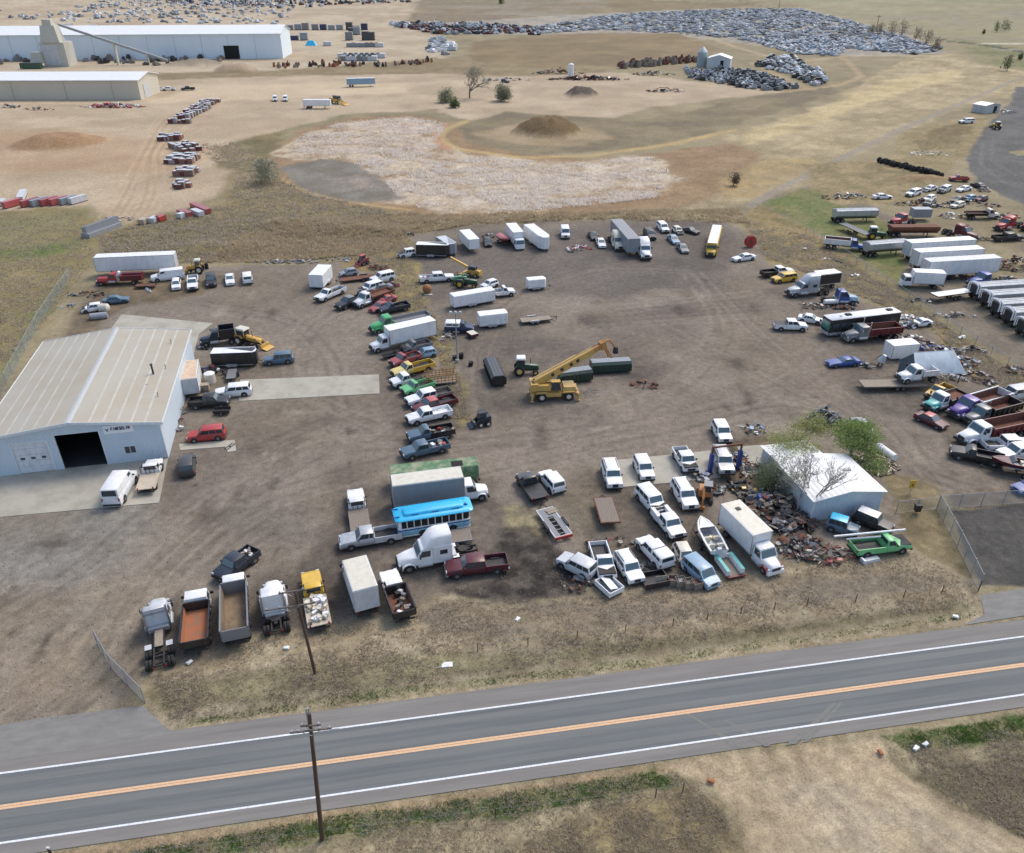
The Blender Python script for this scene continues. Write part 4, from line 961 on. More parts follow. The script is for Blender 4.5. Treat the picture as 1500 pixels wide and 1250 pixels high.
def flat_trailer(px, z, colour, label, hw=1.05, L=None, zd=.6, deck='wood', axles=2, tongue=1.3, ramps=False, skeleton=False, fend=True, rear=None, railh=0, name='flatbed_trailer', cat='trailer', wr=.34):
    loc, rz, l = place(px, z); L = L or l
    root = thing(name, label, cat, loc, rz, 'flatbed and utility trailers')
    f = MB(); f.box(-L/2, L/2, -hw, -hw+.12, zd-.14, zd+.03); f.box(-L/2, L/2, hw-.12, hw, zd-.14, zd+.03); f.box(-L/2, -L/2+.12, -hw+.12, hw-.12, zd-.14, zd+.02); f.box(L/2-.12, L/2, -hw+.12, hw-.12, zd-.14, zd+.02)
    part('frame', f, paint(colour), root)
    d = MB()
    if skeleton:
        d.box(-L/2+.12, L/2-.12, -hw+.12, -hw+.72, zd-.03, zd+.01); d.box(-L/2+.12, L/2-.12, hw-.72, hw-.12, zd-.03, zd+.01)
        d.box(L*.5-1.7, L/2-.12, -hw+.72, hw-.72, zd-.03, zd+.008)
        for i in range(6): d.cb(-L/2+.6+i*(L-1)/6, 0, zd-.1, .1, 2*hw-1.5, .1)
    else:
        n_ = 8; wd = (2*hw-.24)/n_
        for i in range(n_): d.box(-L/2+.12, L/2-.12, -hw+.12+i*wd, -hw+.12+(i+1)*wd-.015, zd-.03, zd+.012+.004*(i % 2))
    part('deck', d, paint(deck), root)
    xs = [-.45-L*.08, .45-L*.08] if axles == 2 else [-L*.06]
    yw = hw+.13 if fend else hw-.2
    for x in xs:
        for s in (-1, 1): wheel(root, x, s*yw, wr, .22)
    if fend:
        g = MB()
        for s in (-1, 1): g.prism([(xs[0]-.45, zd-.1), (xs[-1]+.45, zd-.1), (xs[-1]+.3, .80), (xs[0]-.3, .80)], s*yw-.13, s*yw+.13)
        part('wheel_fender', g, FRAME if deck != 'wood' else ALU, root)
    if tongue:
        g = MB()
        for s in (-1, 1): g.tube([(L/2-.2, s*.7, zd-.08), (L/2+tongue, 0, zd-.1)], .05)
        g.cyl((L/2+tongue-.3, 0, .1), (L/2+tongue-.3, 0, .9), .05, n=8); part('tongue', g, FRAME, root)
    if railh:
        g = MB()
        for s in (-1, 1):
            g.box(-L/2, L/2, s*hw-.03, s*hw+.03, zd+railh-.05, zd+railh)
            for i in range(6): g.cb(-L/2+.05+(L-.1)*i/5, s*hw, zd+railh/2, .06, .06, railh)
        g.box(L/2-.05, L/2, -hw, hw, zd+railh-.05, zd+railh); part('side_rail', g, FRAME, root)
    if rear: part('tail_bumper', MB().box(-L/2-.12, -L/2, -hw, hw, zd-.3, zd+.05), paint(rear), root)
    if ramps:
        g = MB()
        for s in (-1, 1): g.hexa([(L/2+.1, s*.7-.2, zd), (L/2+.16, s*.7-.2, zd), (L/2+.16, s*.7+.2, zd), (L/2+.1, s*.7+.2, zd), (L/2-.2, s*.7-.2, zd+.9), (L/2-.14, s*.7-.2, zd+.9), (L/2-.14, s*.7+.2, zd+.9), (L/2-.2, s*.7+.2, zd+.9)])
        part('ramp', g, FRAME, root)
    return root
def dump_truck(px, z, colour, label, bedc='silver', inner='rust', kind='over', L=None, opts=(), axles=1, hoodc=None, bedh=1.1, cab=None):
    loc, rz, l = place(px, z); L = L or clampL(l, 5.5, 11)
    root = thing('dump_truck', label, 'dump truck', loc, rz, 'dump trucks in the salvage yard')
    xf = L/2
    if kind == 'over': cabover(root, xf-1.7, xf, colour, hw=1.1, roofz=2.5); xb = xf-1.8
    else: truck_nose(root, xf-(3.75 if kind == 'big' else 3.1), xf, colour, kind == 'big', hoodc, 0, 2.75 if kind == 'big' else 2.5, 0, opts); xb = xf-(3.95 if kind == 'big' else 3.25)
    rails(root, -L/2+.1, xf-.7)
    dumpbox(root, -L/2, xb, 1.22, 1.15, 1.15+bedh, bedc, inner)
    tandem(root, -L/2+(xb+L/2)*.28, axles=axles, r=.48, rim=RIMD if 'dullrim' in opts else None)
    part('rear_bumper', MB().box(-L/2-.1, -L/2+.02, -1.1, 1.1, .6, .8), FRAME, root)
    return root
# ---------------------------------------------------------------- special vehicles
def bus(px, z, label, L=None):
    loc, rz, l = place(px, z); L = L or l; root = thing('school_bus', label, 'bus', loc, rz)
    x0, x1 = -L/2, L/2-1.5; hw = 1.18; Y = paint('yellow')
    b = MB(); b.loft([[(x, -hw, .6), (x, -hw, 2.5), (x, -hw+.25, 2.85), (x, hw-.25, 2.85), (x, hw, 2.5), (x, hw, .6)][::-1] for x in (x0, x1)])
    part('body', b, Y, root, smooth=False)
    part('roof_panel', MB().box(x0+.05, x1-.05, -hw+.2, hw-.2, 2.84, 2.90), paint('white'), root)
    for s in (-1, 1):
        w_ = MB(); n_ = int((x1-x0-.6)/.75)
        for i in range(n_): w_.box(x0+.3+i*.75, x0+.9+i*.75, min(s*hw, s*(hw+.015)), max(s*hw, s*(hw+.015)), 1.75, 2.35)
        part('side_window', w_, GLASS, root)
        part('black_stripe', MB().box(x0+.02, x1-.02, min(s*hw, s*(hw+.012)), max(s*hw, s*(hw+.012)), 1.3, 1.42), PLASTIC, root)
    part('windshield', MB().box(x1, x1+.015, -1.0, 1.0, 1.7, 2.4), GLASSL, root)
    part('rear_window', MB().box(x0-.015, x0, -.8, .8, 1.6, 2.4), GLASS, root)
    h = MB(); h.loft([[(x, -w_, .6), (x, -w_, zt-.15), (x, -w_+.15, zt), (x, w_-.15, zt), (x, w_, zt-.15), (x, w_, .6)][::-1] for x, w_, zt in ((x1-.01, 1.0, 1.68), (L/2-.3, .85, 1.45), (L/2-.05, .75, 1.25))])
    part('hood', h, Y, root)
    part('grille', MB().box(L/2-.06, L/2, -.5, .5, .75, 1.2), PLASTIC, root); part('front_bumper', MB().box(L/2-.05, L/2+.1, -1.1, 1.1, .45, .7), FRAME, root)
    for s in (-1, 1): part('headlight', MB().cb(L/2-.03, s*.66, 1.0, .07, .2, .2), HEADL, root)
    wheels(root, (L/2-1.2,), 1.15, .48, .27); tandem(root, x0+L*.28, axles=1); mirrors(root, x1+.2, hw+.05, 2.1, .3)
    return root
def trolley(px, z, label, L=None):
    loc, rz, l = place(px, z); L = L or l; root = thing('trolley_bus', label, 'bus', loc, rz)
    hw = 1.2; LB = mat('trolley_light_blue', (.30, .62, .80), .45, dirt=.5, scale=2, coat=.2); DB = mat('trolley_dark_blue', (.03, .12, .36), .4, dirt=.3); RB = mat('trolley_roof_blue', (.015, .48, .80), .4, dirt=.25, coat=.3)
    WH = paint('white'); x0, x1 = -L/2+.35, L/2-.25
    def rr(z_, hw_, a, c, r=.35):  # rounded plan outline
        P_ = []
        for cx_, cy_, t0 in ((c-r, hw_-r, 0), (a+r, hw_-r, 90), (a+r, -hw_+r, 180), (c-r, -hw_+r, 270)):
            for k in range(4): t = math.radians(t0+k*30); P_.append((cx_+r*math.cos(t), cy_+r*math.sin(t), z_))
        return P_
    b = MB(); b.loft([rr(.45, hw-.06, x0+.1, x1-.1), rr(.6, hw, x0, x1), rr(1.22, hw, x0, x1)]); part('lower_body', b, LB, root)
    part('dark_band', MB().loft([rr(1.22, hw+.01, x0-.01, x1+.01), rr(1.42, hw+.01, x0-.01, x1+.01)]), DB, root)
    part('window_sill', MB().loft([rr(1.42, hw+.03, x0-.03, x1+.03), rr(1.52, hw+.02, x0-.02, x1+.02)]), WH, root)
    part('skirt_trim', MB().loft([rr(.42, hw+.015, x0-.01, x1+.01), rr(.55, hw+.015, x0-.01, x1+.01)]), WH, root)
    part('dark_cabin', MB().loft([rr(1.52, hw-.1, x0+.1, x1-.1), rr(2.62, hw-.1, x0+.1, x1-.1)]), INNER, root)
    p = MB()
    n_ = 8
    for i in range(n_+1):
        xx = x1-.25-(x1-x0-1.9)*i/n_
        for s in (-1, 1): p.cb(xx, s*(hw-.03), 2.05, .09 if i else .35, .08, 1.08)
    for s in (-1, 1): p.cb(x0+.06, s*(hw-.3), 2.05, .1, .12, 1.08); p.cb(x0+.9, s*(hw-.03), 2.05, .14, .08, 1.08)
    p.cb(x0+.03, 0, 2.05, .06, .08, 1.08); p.cb(x1-.03, .5, 2.05, .06, .1, 1.08); p.cb(x1-.03, -.5, 2.05, .06, .1, 1.08)
    part('window_post', p, WH, root)
    r = MB(); r.loft([rr(2.60, hw+.18, -L/2, L/2, .5), rr(2.70, hw+.2, -L/2-.02, L/2+.02, .5), rr(2.84, hw+.02, -L/2+.2, L/2-.2, .45)])
    rf = part('roof', r, RB, root)
    r2 = MB(); r2.loft([rr(2.82, hw-.42, -L/2+.9, L/2-1.0, .3), rr(3.02, hw-.46, -L/2+.95, L/2-1.05, .3), rr(3.12, hw-.6, -L/2+1.1, L/2-1.2, .3)])
    part('clerestory', r2, RB, rf)
    v = MB()
    for xx in (-L/2+1.9, -L/2+4.2, -L/2+6.4, -L/2+8.5):
        for s in (-1, 1): v.cb(xx, s*(hw-.44), 2.93, .8, .05, .12)
    part('clerestory_window', v, DB, rf)
    part('roof_lamp', MB().cyl((-L/2+.75, .2, 2.82), (-L/2+.75, .2, 3.05), .1, n=8).box(-L/2+.5, -L/2+1.2, .3, .38, 2.84, 3.0), DB, rf)
    wheels(root, (-L/2+2.4, L/2-3.0), hw+.02, .45, .28, RIMD); arches(root, (-L/2+2.4, L/2-3.0), hw-.01, .47)
    for s in (-1, 1): part('headlight', MB().cb(x0-.01, s*.8, .9, .06, .2, .2), HEADL, root)
    return root
def motorhome(px, z, label):
    loc, rz, L = place(px, z); root = thing('motorhome', label, 'motorhome', loc, rz); hw = 1.27; x0, x1 = -L/2, L/2
    body = MB(); body.loft([[(x, -hw+i_, .5), (x, -hw+i_, 3.2-i_), (x, hw-i_, 3.2-i_), (x, hw-i_, .5)][::-1] for x, i_ in ((x0, .05), (x0+.15, 0), (x1-.3, 0), (x1, .12))])
    part('body', body, paint('black'), root)
    part('lower_stripe', MB().box(x0+.1, x1-.1, -hw-.012, hw+.012, .5, .95), paint('silver'), root)
    sw = MB(); sw.prism([(x0+.3, 1.3), (x0+2.8, 1.3), (x1-3.0, 2.3), (x1-5.2, 2.3)], -hw-.02, hw+.02); part('side_graphic', sw, paint('silver'), root)
    part('side_graphic', MB().box(x0+.2, x1-4, -hw-.018, hw+.018, 1.0, 1.25), paint('maroon'), root)
    rf = part('roof', MB().loft([[(x, -hw+i_, 3.2), (x, -hw+.12+i_, 3.32), (x, hw-.12-i_, 3.32), (x, hw-i_, 3.2)][::-1] for x, i_ in ((x0+.05, .05), (x1-.1, .05), (x1+.05, .3))]), paint('white'), root)
    for xx in (x0+1.6, x1-4.0): part('roof_air_unit', MB().frus(xx-.55, xx+.55, .4, 3.32, xx-.4, xx+.4, .28, 3.58), PLASTIC, rf)
    part('satellite_dome', MB().cyl((x1-2.4, .3, 3.32), (x1-2.4, .3, 3.6), .3, .18, n=12), paint('white'), rf)
    part('windshield', MB().box(x1-.01, x1+.02, -hw+.2, hw-.2, 1.35, 2.75), mat('green_glass', (.06, .22, .18), .15, spec=.8), root)
    for s in (-1, 1):
        w_ = MB()
        for a, b_ in ((x1-1.6, x1-.5), (x1-4, x1-2.2), (x0+4, x0+5.5), (x0+1.0, x0+2.0)): w_.box(a, b_, min(s*hw, s*(hw+.03)), max(s*hw, s*(hw+.03)), 1.75, 2.5)
        part('side_window', w_, GLASS, root)
    part('front_bumper', MB().box(x1-.1, x1+.12, -1.15, 1.15, .45, .9), paint('silver'), root)
    for s in (-1, 1): part('headlight', MB().cb(x1+.12, s*.85, .95, .05, .35, .2), HEADL, root)
    wheels(root, (x1-1.6, x0+2.6), hw-.0, .48, .3); mirrors(root, x1+.1, hw, 2.2, .4)
    return root
def tractor(px, z, colour, label, cabroof='white', L=None, front=None, cab=True, cat='tractor', rimc='yellow', name='farm_tractor', s=1.0):
    loc, rz, l = place(px, z); L = L or clampL(l, 3.2, 5.5); root = thing(name, label, cat, loc, rz); P = paint(colour); rm = paint(rimc)
    part('hood', MB().loft([[(x, -.34, .9), (x, -.34, zt-.1), (x, -.2, zt), (x, .2, zt), (x, .34, zt-.1), (x, .34, .9)][::-1] for x, zt in ((-.1*L, 1.75), (.42*L, 1.55), (.46*L, 1.35))]), P, root)
    part('chassis', MB().box(-.35*L, .42*L, -.28, .28, .6, .95), FRAME, root)
    part('rear_fender', MB().prism([(-.45*L, 1.3), (-.12*L, 1.3), (-.18*L, 1.72), (-.38*L, 1.72)], -.95, -.55).prism([(-.45*L, 1.3), (-.12*L, 1.3), (-.18*L, 1.72), (-.38*L, 1.72)], .55, .95), P, root)
    if cab:
        part('cab', MB().frus(-.38*L, -.06*L, .7, 1.2, -.36*L, -.1*L, .62, 2.65), GLASS, root)
        p = MB()
        for xx in (-.37*L, -.08*L):
            for sy in (-1, 1): p.cb(xx, sy*.66, 1.95, .08, .08, 1.45)
        part('cab_post', p, P, root)
        part('cab_roof', MB().frus(-.41*L, -.04*L, .78, 2.62, -.38*L, -.07*L, .66, 2.85), paint(cabroof), root)
    else:
        part('seat', MB().cb(-.22*L, 0, 1.5, .5, .5, .12).cb(-.30*L, 0, 1.75, .1, .5, .5), PLASTIC, root)
    for sy in (-1, 1):
        wheel(root, -.28*L, sy*.92, .82, .46, rm); wheel(root, .34*L, sy*.72, .46, .28, rm)
    part('exhaust_stack', MB().cyl((.15*L, 0, 1.6), (.15*L, 0, 2.6), .05, n=8), FRAME, root)
    if front == 'loader':
        g = MB()
        for sy in (-1, 1): g.tube([(-.02*L, sy*.5, 1.5), (.35*L, sy*.5, 1.6), (.62*L, sy*.5, .7)], .08)
        part('loader_arm', g, P, root)
        part('bucket', MB().prism([(.58*L, .2), (.80*L, .15), (.74*L, .25), (.62*L, .35), (.60*L, .9), (.54*L, .85)], -.95, .95), FRAME if colour != 'machineyellow' else P, root)
    return root
def backhoe(px, z, label, boomlen=3.4, colour='machineyellow', roof='cream'):
    r = tractor(px, z, colour, label, cabroof=roof, front='loader', cat='backhoe', rimc='cream', name='backhoe_loader'); return r
def crane(px, z, label):
    loc, rz, L = place(px, z); L = 6.6; root = thing('mobile_crane', label, 'crane', loc, rz)
    Yp = paint('craneyellow')
    b = MB(); b.box(-L/2, L/2, -.75, .75, .95, 1.5); b.box(-L/2-.15, -L/2+.25, -1.35, 1.35, .7, 1.3); b.box(L/2-.25, L/2+.15, -1.35, 1.35, .7, 1.3)
    b.box(-L/2+1.9, -L/2+4.2, -1.3, -.76, .75, 1.35); b.box(-L/2+2.0, -L/2+4.2, .76, 1.3, .75, 1.35)
    b.frus(L/2-2.2, L/2-.1, 1.15, 1.5, L/2-2.0, L/2-.4, 1.0, 2.1)
    part('carrier', b, Yp, root)
    o = MB()
    for x in (-L/2-.05, L/2+.05):
        for s in (-1, 1): o.box(x-.14, x+.14, min(s*1.36, s*1.6), max(s*1.36, s*1.6), .35, 1.3); o.cb(x, s*1.48, .2, .5, .4, .1)
    part('outrigger', o, Yp, root)
    for x in (-1.9, 2.0):
        for s in (-1, 1): wheel(root, x, s*1.12, .68, .5, paint('cream'))
    f = MB()
    for x in (-1.9, 2.0):
        for s in (-1, 1): f.prism([(x-.95, 1.36), (x+.95, 1.36), (x+.7, 1.54), (x-.7, 1.54)], s*1.1-.35, s*1.1+.35)
    part('wheel_fender', f, Yp, root)
    sup = MB(); sup.cyl((-.9, 0, 1.5), (-.9, 0, 1.68), .8, n=18); sup.box(-3.1, .4, -1.1, -.45, 1.68, 2.5); sup.box(-3.1, .4, .45, 1.1, 1.68, 2.3); sup.box(-3.5, -2.4, -1.15, 1.15, 1.72, 2.75)
    part('superstructure', sup, Yp, root)
    part('operator_cab', MB().frus(-.6, .9, .42, 1.7, -.5, .6, .36, 3.0), GLASS, root).location = (0, -.78, 0)
    part('cab_roof', MB().box(-.6, .75, -1.2, -.36, 3.0, 3.1), Yp, root)
    w_ = MB(); w_.cyl((-2.9, -.4, 2.9), (-2.9, .4, 2.9), .3, n=14); part('winch_drum', w_, FRAME, root)
    # boom direction solved between the pivot and the point where the tip stands
    M = Matrix.Translation(loc) @ Matrix.Rotation(rz, 4, 'Z'); inv = M.inverted()
    tip = inv @ Vector((*G(882, 506, 6.4), 6.4)); piv = Vector((-2.6, 0, 2.7)); d = (tip-piv); Lb = d.length
    side = d.cross(Vector((0, 0, 1))).normalized(); up = side.cross(d).normalized(); dn = d.normalized()
    def bb(t0, t1, w, h, m=None):
        m = m or MB(); q = []
        for t in (t0, t1):
            c_ = piv+dn*t
            q.append([c_-side*w-up*h, c_+side*w-up*h, c_+side*w+up*h, c_-side*w+up*h])
        m.hexa([q[0][0], q[1][0], q[1][1], q[0][1], q[0][3], q[1][3], q[1][2], q[0][2]]); return m
    bm = part('boom', bb(-.5, Lb*.62, .48, .56), Yp, root)
    part('boom_section', bb(Lb*.62, Lb*.86, .40, .46), Yp, bm); part('boom_section', bb(Lb*.86, Lb, .33, .37), mat('worn_crane_orange', (.50, .24, .07), .7, dirt=.5), bm)
    mk = MB()
    for t in (.2, .34, .48, .58): bb(Lb*t, Lb*t+.5, .49, .26, mk)
    part('boom_marking', mk, FRAME, bm)
    hd = MB(); hd.cyl(tuple(tip-side*.45-up*.2), tuple(tip+side*.45-up*.2), .4, n=14); hd.M = None
    bb(Lb-.3, Lb+.5, .42, .6, hd); part('boom_head', hd, mat('worn_crane_orange', (.5, .24, .07)), bm)
    jb = MB(); e0 = tip+dn*.3; jb.tube([e0+side*.3, e0+side*.3+dn*.5-up*2.6], .14); jb.tube([e0-side*.3, e0-side*.3+dn*.3-up*2.6], .14); jb.tube([e0+up*.6, e0+dn*1.0+up*.2], .16); jb.tube([e0+dn*1.0+up*.2, e0+dn*1.7-up*1.6], .14)
    part('folding_jib', jb, mat('worn_crane_orange', (.5, .24, .07)), bm)
    hk = MB(); e = e0+dn*1.7-up*1.5; hk.cyl(tuple(e), tuple(e-Vector((0, 0, .9))), .35, .45, n=10); part('hook_block', hk, FRAME, bm)
    ly = MB(); ly.tube([Vector((-.4, 0, 1.9)), piv+dn*(Lb*.32)-up*.4], .16, n=10); part('lift_cylinder', ly, CHROME, root)
    rp = MB(); rp.tube([piv+up*.7, tip+up*.55], .03, n=4); part('hoist_cable', rp, FRAME, bm)
    return root
def skid(px, z, colour, label, arms=True, L=3.0, name='skid_steer', cat='skid steer', rimc='cream', roof='black'):
    loc, rz, l = place(px, z); root = thing(name, label, cat, loc, rz); P = paint(colour)
    part('body', MB().frus(-L*.42, L*.2, .6, .4, -L*.42, L*.1, .55, 1.35), P, root)
    part('cab', MB().frus(-L*.2, L*.2, .48, 1.2, -L*.18, L*.12, .46, 1.98), GLASS, root); part('cab_roof', MB().box(-L*.22, L*.18, -.52, .52, 1.98, 2.08), paint(roof), root)
    for x in (-L*.25, L*.12):
        for s in (-1, 1): wheel(root, x, s*.74, .42, .3, paint(rimc))
    if arms:
        g = MB()
        for s in (-1, 1): g.tube([(-L*.38, s*.62, 1.45), (L*.1, s*.64, 1.2), (L*.42, s*.62, .4)], .09)
        part('lift_arm', g, P, root); part('bucket', MB().prism([(L*.4, .1), (L*.66, .08), (L*.6, .2), (L*.46, .3), (L*.44, .7), (L*.38, .66)], -.85, .85), P, root)
    return root
def miniexc(px, z, label):
    loc, rz, l = place(px, z); root = thing('mini_excavator', label, 'excavator', loc, rz); P = mat('excavator_orange', (.50, .20, .05), .5, dirt=.5)
    t = MB()
    for s in (-1, 1): t.prism([(-1.1, .1), (1.1, .1), (1.25, .35), (1.05, .6), (-1.05, .6), (-1.25, .35)], s*.75-.2, s*.75+.2)
    part('track', t, TYRE, root); part('house', MB().frus(-1.1, .5, .75, .65, -1.0, .4, .7, 1.5), P, root)
    part('cab', MB().frus(-.5, .5, .4, 1.4, -.4, .4, .36, 2.2), GLASS, root).location = (0, .25, 0); part('cab_roof', MB().box(-.6, .6, -.25, .75, 2.2, 2.3), paint('grey'), root)
    part('boom', MB().tube([(.5, -.3, 1.1), (1.5, -.3, 2.4), (2.4, -.3, 1.6)], .14), P, root); part('dipper', MB().tube([(2.4, -.3, 1.6), (2.3, -.3, .5)], .11), P, root)
    part('bucket', MB().prism([(2.0, .1), (2.5, .2), (2.5, .6), (2.1, .5)], -.6, 0), P, root); part('blade', MB().box(-1.5, -1.4, -.95, .95, .1, .5), P, root)
    return root
def boat(px, z, label, colour='white', L=None, trailer=True, covered=None, cargo_=True):
    loc, rz, l = place(px, z); L = L or l; root = thing('motorboat', label, 'boat', loc, rz)
    hw = 1.1; z0 = .65
    def rg(x, w, zk, zt): return [(x, -w, zt), (x, -w*.9, zt-.35), (x, 0, zk), (x, w*.9, zt-.35), (x, w, zt)]
    st = [(-L/2, hw*.92, z0, 1.5), (-L*.2, hw, z0-.05, 1.55), (L*.15, hw*.95, z0, 1.65), (L*.36, hw*.6, z0+.3, 1.75), (L/2, .06, z0+.95, 1.85)]
    h = MB(); R0 = [rg(*s) for s in st]; n_ = 5
    vs = [p for r in R0 for p in r]; fs = []
    for i in range(len(R0)-1):
        for j in range(4): fs.append((i*n_+j, (i+1)*n_+j, (i+1)*n_+j+1, i*n_+j+1))
    fs.append((4, 3, 2, 1, 0)); h.add(vs, fs)
    part('hull', h, paint(colour), root)
    dk = MB()   # gunwale and foredeck
    gs = [(s[0], s[1], s[3]) for s in st]
    for (xa, wa, za), (xb, wb, zb_) in zip(gs, gs[1:]):
        for s in (-1, 1):
            q = [(xa, s*wa, za), (xb, s*wb, zb_), (xb, s*max(wb-.2, 0), zb_+.01), (xa, s*max(wa-.2, 0), za+.01)]
            t_ = [(x, y, z_+.05) for x, y, z_ in q]
            if s > 0: q, t_ = q[::-1], t_[::-1]
            dk.hexa(q+t_)
    dk.hexa([(L*.15, -hw*.8, 1.6), (L/2-.1, -.05, 1.8), (L/2-.1, .05, 1.8), (L*.15, hw*.8, 1.6), (L*.15, -hw*.8, 1.7), (L/2-.1, -.05, 1.88), (L/2-.1, .05, 1.88), (L*.15, hw*.8, 1.7)])
    part('deck', dk, paint(colour), root)
    if covered:
        cv = MB(); rs = []
        for x, w, z_ in gs: rs.append([(x, -w-.02, z_-.1), (x, -w*.6, z_+.22), (x, 0, z_+.4), (x, w*.6, z_+.22), (x, w+.02, z_-.1)][::-1])
        cv.loft(rs); part('cover', cv, paint(covered), root)
    else:
        part('cockpit_floor', MB().box(-L/2+.1, L*.2, -hw+.25, hw-.25, 1.0, 1.08), paint('lightgrey'), root)
        part('windscreen', MB().hexa([(L*.13, -hw+.3, 1.7), (L*.16, -hw+.3, 1.7), (L*.16, hw-.3, 1.7), (L*.13, hw-.3, 1.7), (L*.07, -hw+.4, 2.1), (L*.09, -hw+.4, 2.1), (L*.09, hw-.4, 2.1), (L*.07, hw-.4, 2.1)]), GLASS, root)
        for x in (-.1*L, -.32*L):
            for s in (-1, 1): part('seat', MB().cb(x, s*.5, 1.3, .5, .55, .35).cb(x-.25, s*.5, 1.6, .12, .55, .4), paint('cream'), root)
        part('outboard_cover', MB().frus(-L/2-.25, -L/2+.3, .3, 1.2, -L/2-.15, -L/2+.2, .22, 1.8), paint('lightgrey'), root)
        if cargo_: cargo(root, -L/2+.3, L*.1, .7, 1.09, 5, 6, ('paleyellow', 'white', 'grey'))
    if trailer:
        t = MB(); t.box(-L/2, L/2-.3, -.9, -.8, .38, .5); t.box(-L/2, L/2-.3, .8, .9, .38, .5); t.tube([(L/2-.4, .85, .44), (L/2+1, 0, .44)], .05); t.tube([(L/2-.4, -.85, .44), (L/2+1, 0, .44)], .05)
        for x in (-L*.35, 0, L*.3): t.box(x, x+.1, -.8, .8, .38, .6)
        part('boat_trailer', t, FRAME, root)
        for s in (-1, 1): wheel(root, -L*.12, s*1.1, .33, .22)
    return root
def dumpster(px, z, label, L=None, colour='containergreen', zt=1.7, lid='bluegrey', hw=1.1, group='roll off containers in the middle of the yard', sticker=True, name='roll_off_container'):
    loc, rz, l = place(px, z); L = L or l; root = thing(name, label, 'dumpster', loc, rz, group)
    b = MB(); b.loft([[(x, -hw, .3), (x, -hw, zt-.2), (x, -hw+.35, zt+.1), (x, hw-.35, zt+.1), (x, hw, zt-.2), (x, hw, .3)][::-1] for x in (-L/2, L/2)])
    n_ = int(L/.6)
    for i in range(n_+1):
        for s in (-1, 1): b.cb(-L/2+.05+(L-.1)*i/n_, s*(hw+.03), .95, .09, .1, 1.1)
    b.box(-L/2, L/2, -hw+.3, -hw+.45, .12, .3); b.box(-L/2, L/2, hw-.45, hw-.3, .12, .3)
    part('container_body', b, paint(colour), root, smooth=False)
    ld = MB()
    for i in range(3):
        y0 = -hw+.4+i*(2*hw-.8)/3; ld.box(-L/2+.06, L/2-.06, y0+.02, y0+(2*hw-.8)/3-.04, zt+.09, zt+.15)
    part('lid', ld, paint(lid), root)
    if sticker: part('white_plate', MB().box(-L/2-.03, -L/2, .3, .7, .8, 1.2), paint('white'), root); part('white_plate', MB().box(-L/2+.4, -L/2+.85, -hw-.09, -hw-.075, .8, 1.2), paint('white'), root)
    return root
def grain_trailer(px, z, label, colour='silver', L=None, zt=2.9, ribs=True, hoops=True, name='hopper_trailer', inner='grey', group='hopper trailers in the right hand yard', covered=True):
    loc, rz, l = place(px, z); L = L or l; root = thing(name, label, 'trailer', loc, rz, group); hw = 1.25
    b = MB(); b.add([], [])
    prof = lambda x: [(x, -.5, 1.1), (x, -hw, 1.7), (x, -hw, zt), (x, hw, zt), (x, hw, 1.7), (x, .5, 1.1)][::-1]
    b.loft([prof(-L/2), prof(L/2)])
    if ribs:
        for i in range(int(L/.8)+1):
            for s in (-1, 1): b.cb(-L/2+i*.8, s*(hw+.01), (zt+1.7)/2, .07, .05, zt-1.7)
    part('hopper_body', b, ALU if colour == 'silver' else paint(colour), root, smooth=False)
    if covered:
        t = MB(); t.loft([[(x, -hw-.02, zt-.03), (x, -hw*.55, zt+.2), (x, 0, zt+.28), (x, hw*.55, zt+.2), (x, hw+.02, zt-.03)][::-1] for x in (-L/2+.1, L/2-.1)])
        part('tarp_cover', t, mat('grey_tarp', (.62, .65, .66), .7, dirt=.4, scale=1), root)
    if covered:
        for y_ in (-.62, 0, .62): part('tarp_seam', MB().box(-L/2+.1, L/2-.1, y_-.05, y_+.05, zt+.2+(.1 if not y_ else -.01), zt+.3+(.0 if y_ else .03)-(.06 if y_ else 0)), paint('grey'), root)
    else: part('load_opening', MB().box(-L/2+.1, L/2-.1, -hw+.1, hw-.1, zt-.01, zt+.015), paint(inner), root)
    if hoops:
        h = MB()
        for x in (-L/2-.08, -L/2-.55):
            pts = [(x, -hw-.03, 1.5)]+[(x, -math.cos(math.radians(a))*(hw+.03), zt-.05+.5*math.sin(math.radians(a))) for a in range(0, 181, 30)]+[(x, hw+.03, 1.5)]
            h.tube(pts, .13)
        part('end_hoop', h, mat('bright_steel', (.82, .83, .84), .4), root)
        part('end_panel', MB().box(-L/2-.36, -L/2-.02, -hw+.3, hw-.3, 1.2, zt-.2), FRAME, root)
    tandem(root, -L/2+1.2, hw=1.24); part('landing_gear', MB().cb(L/2-2.5, .8, .6, .14, .14, 1.2).cb(L/2-2.5, -.8, .6, .14, .14, 1.2), FRAME, root)
    part('frame_rail', MB().box(-L/2, L/2, -.5, .5, .85, 1.08), FRAME, root)
    part('mud_flap', MB().box(-L/2-.1, -L/2-.06, -1.2, -.6, .3, 1.0).box(-L/2-.1, -L/2-.06, .6, 1.2, .3, 1.0), PLASTIC, root)
    return root
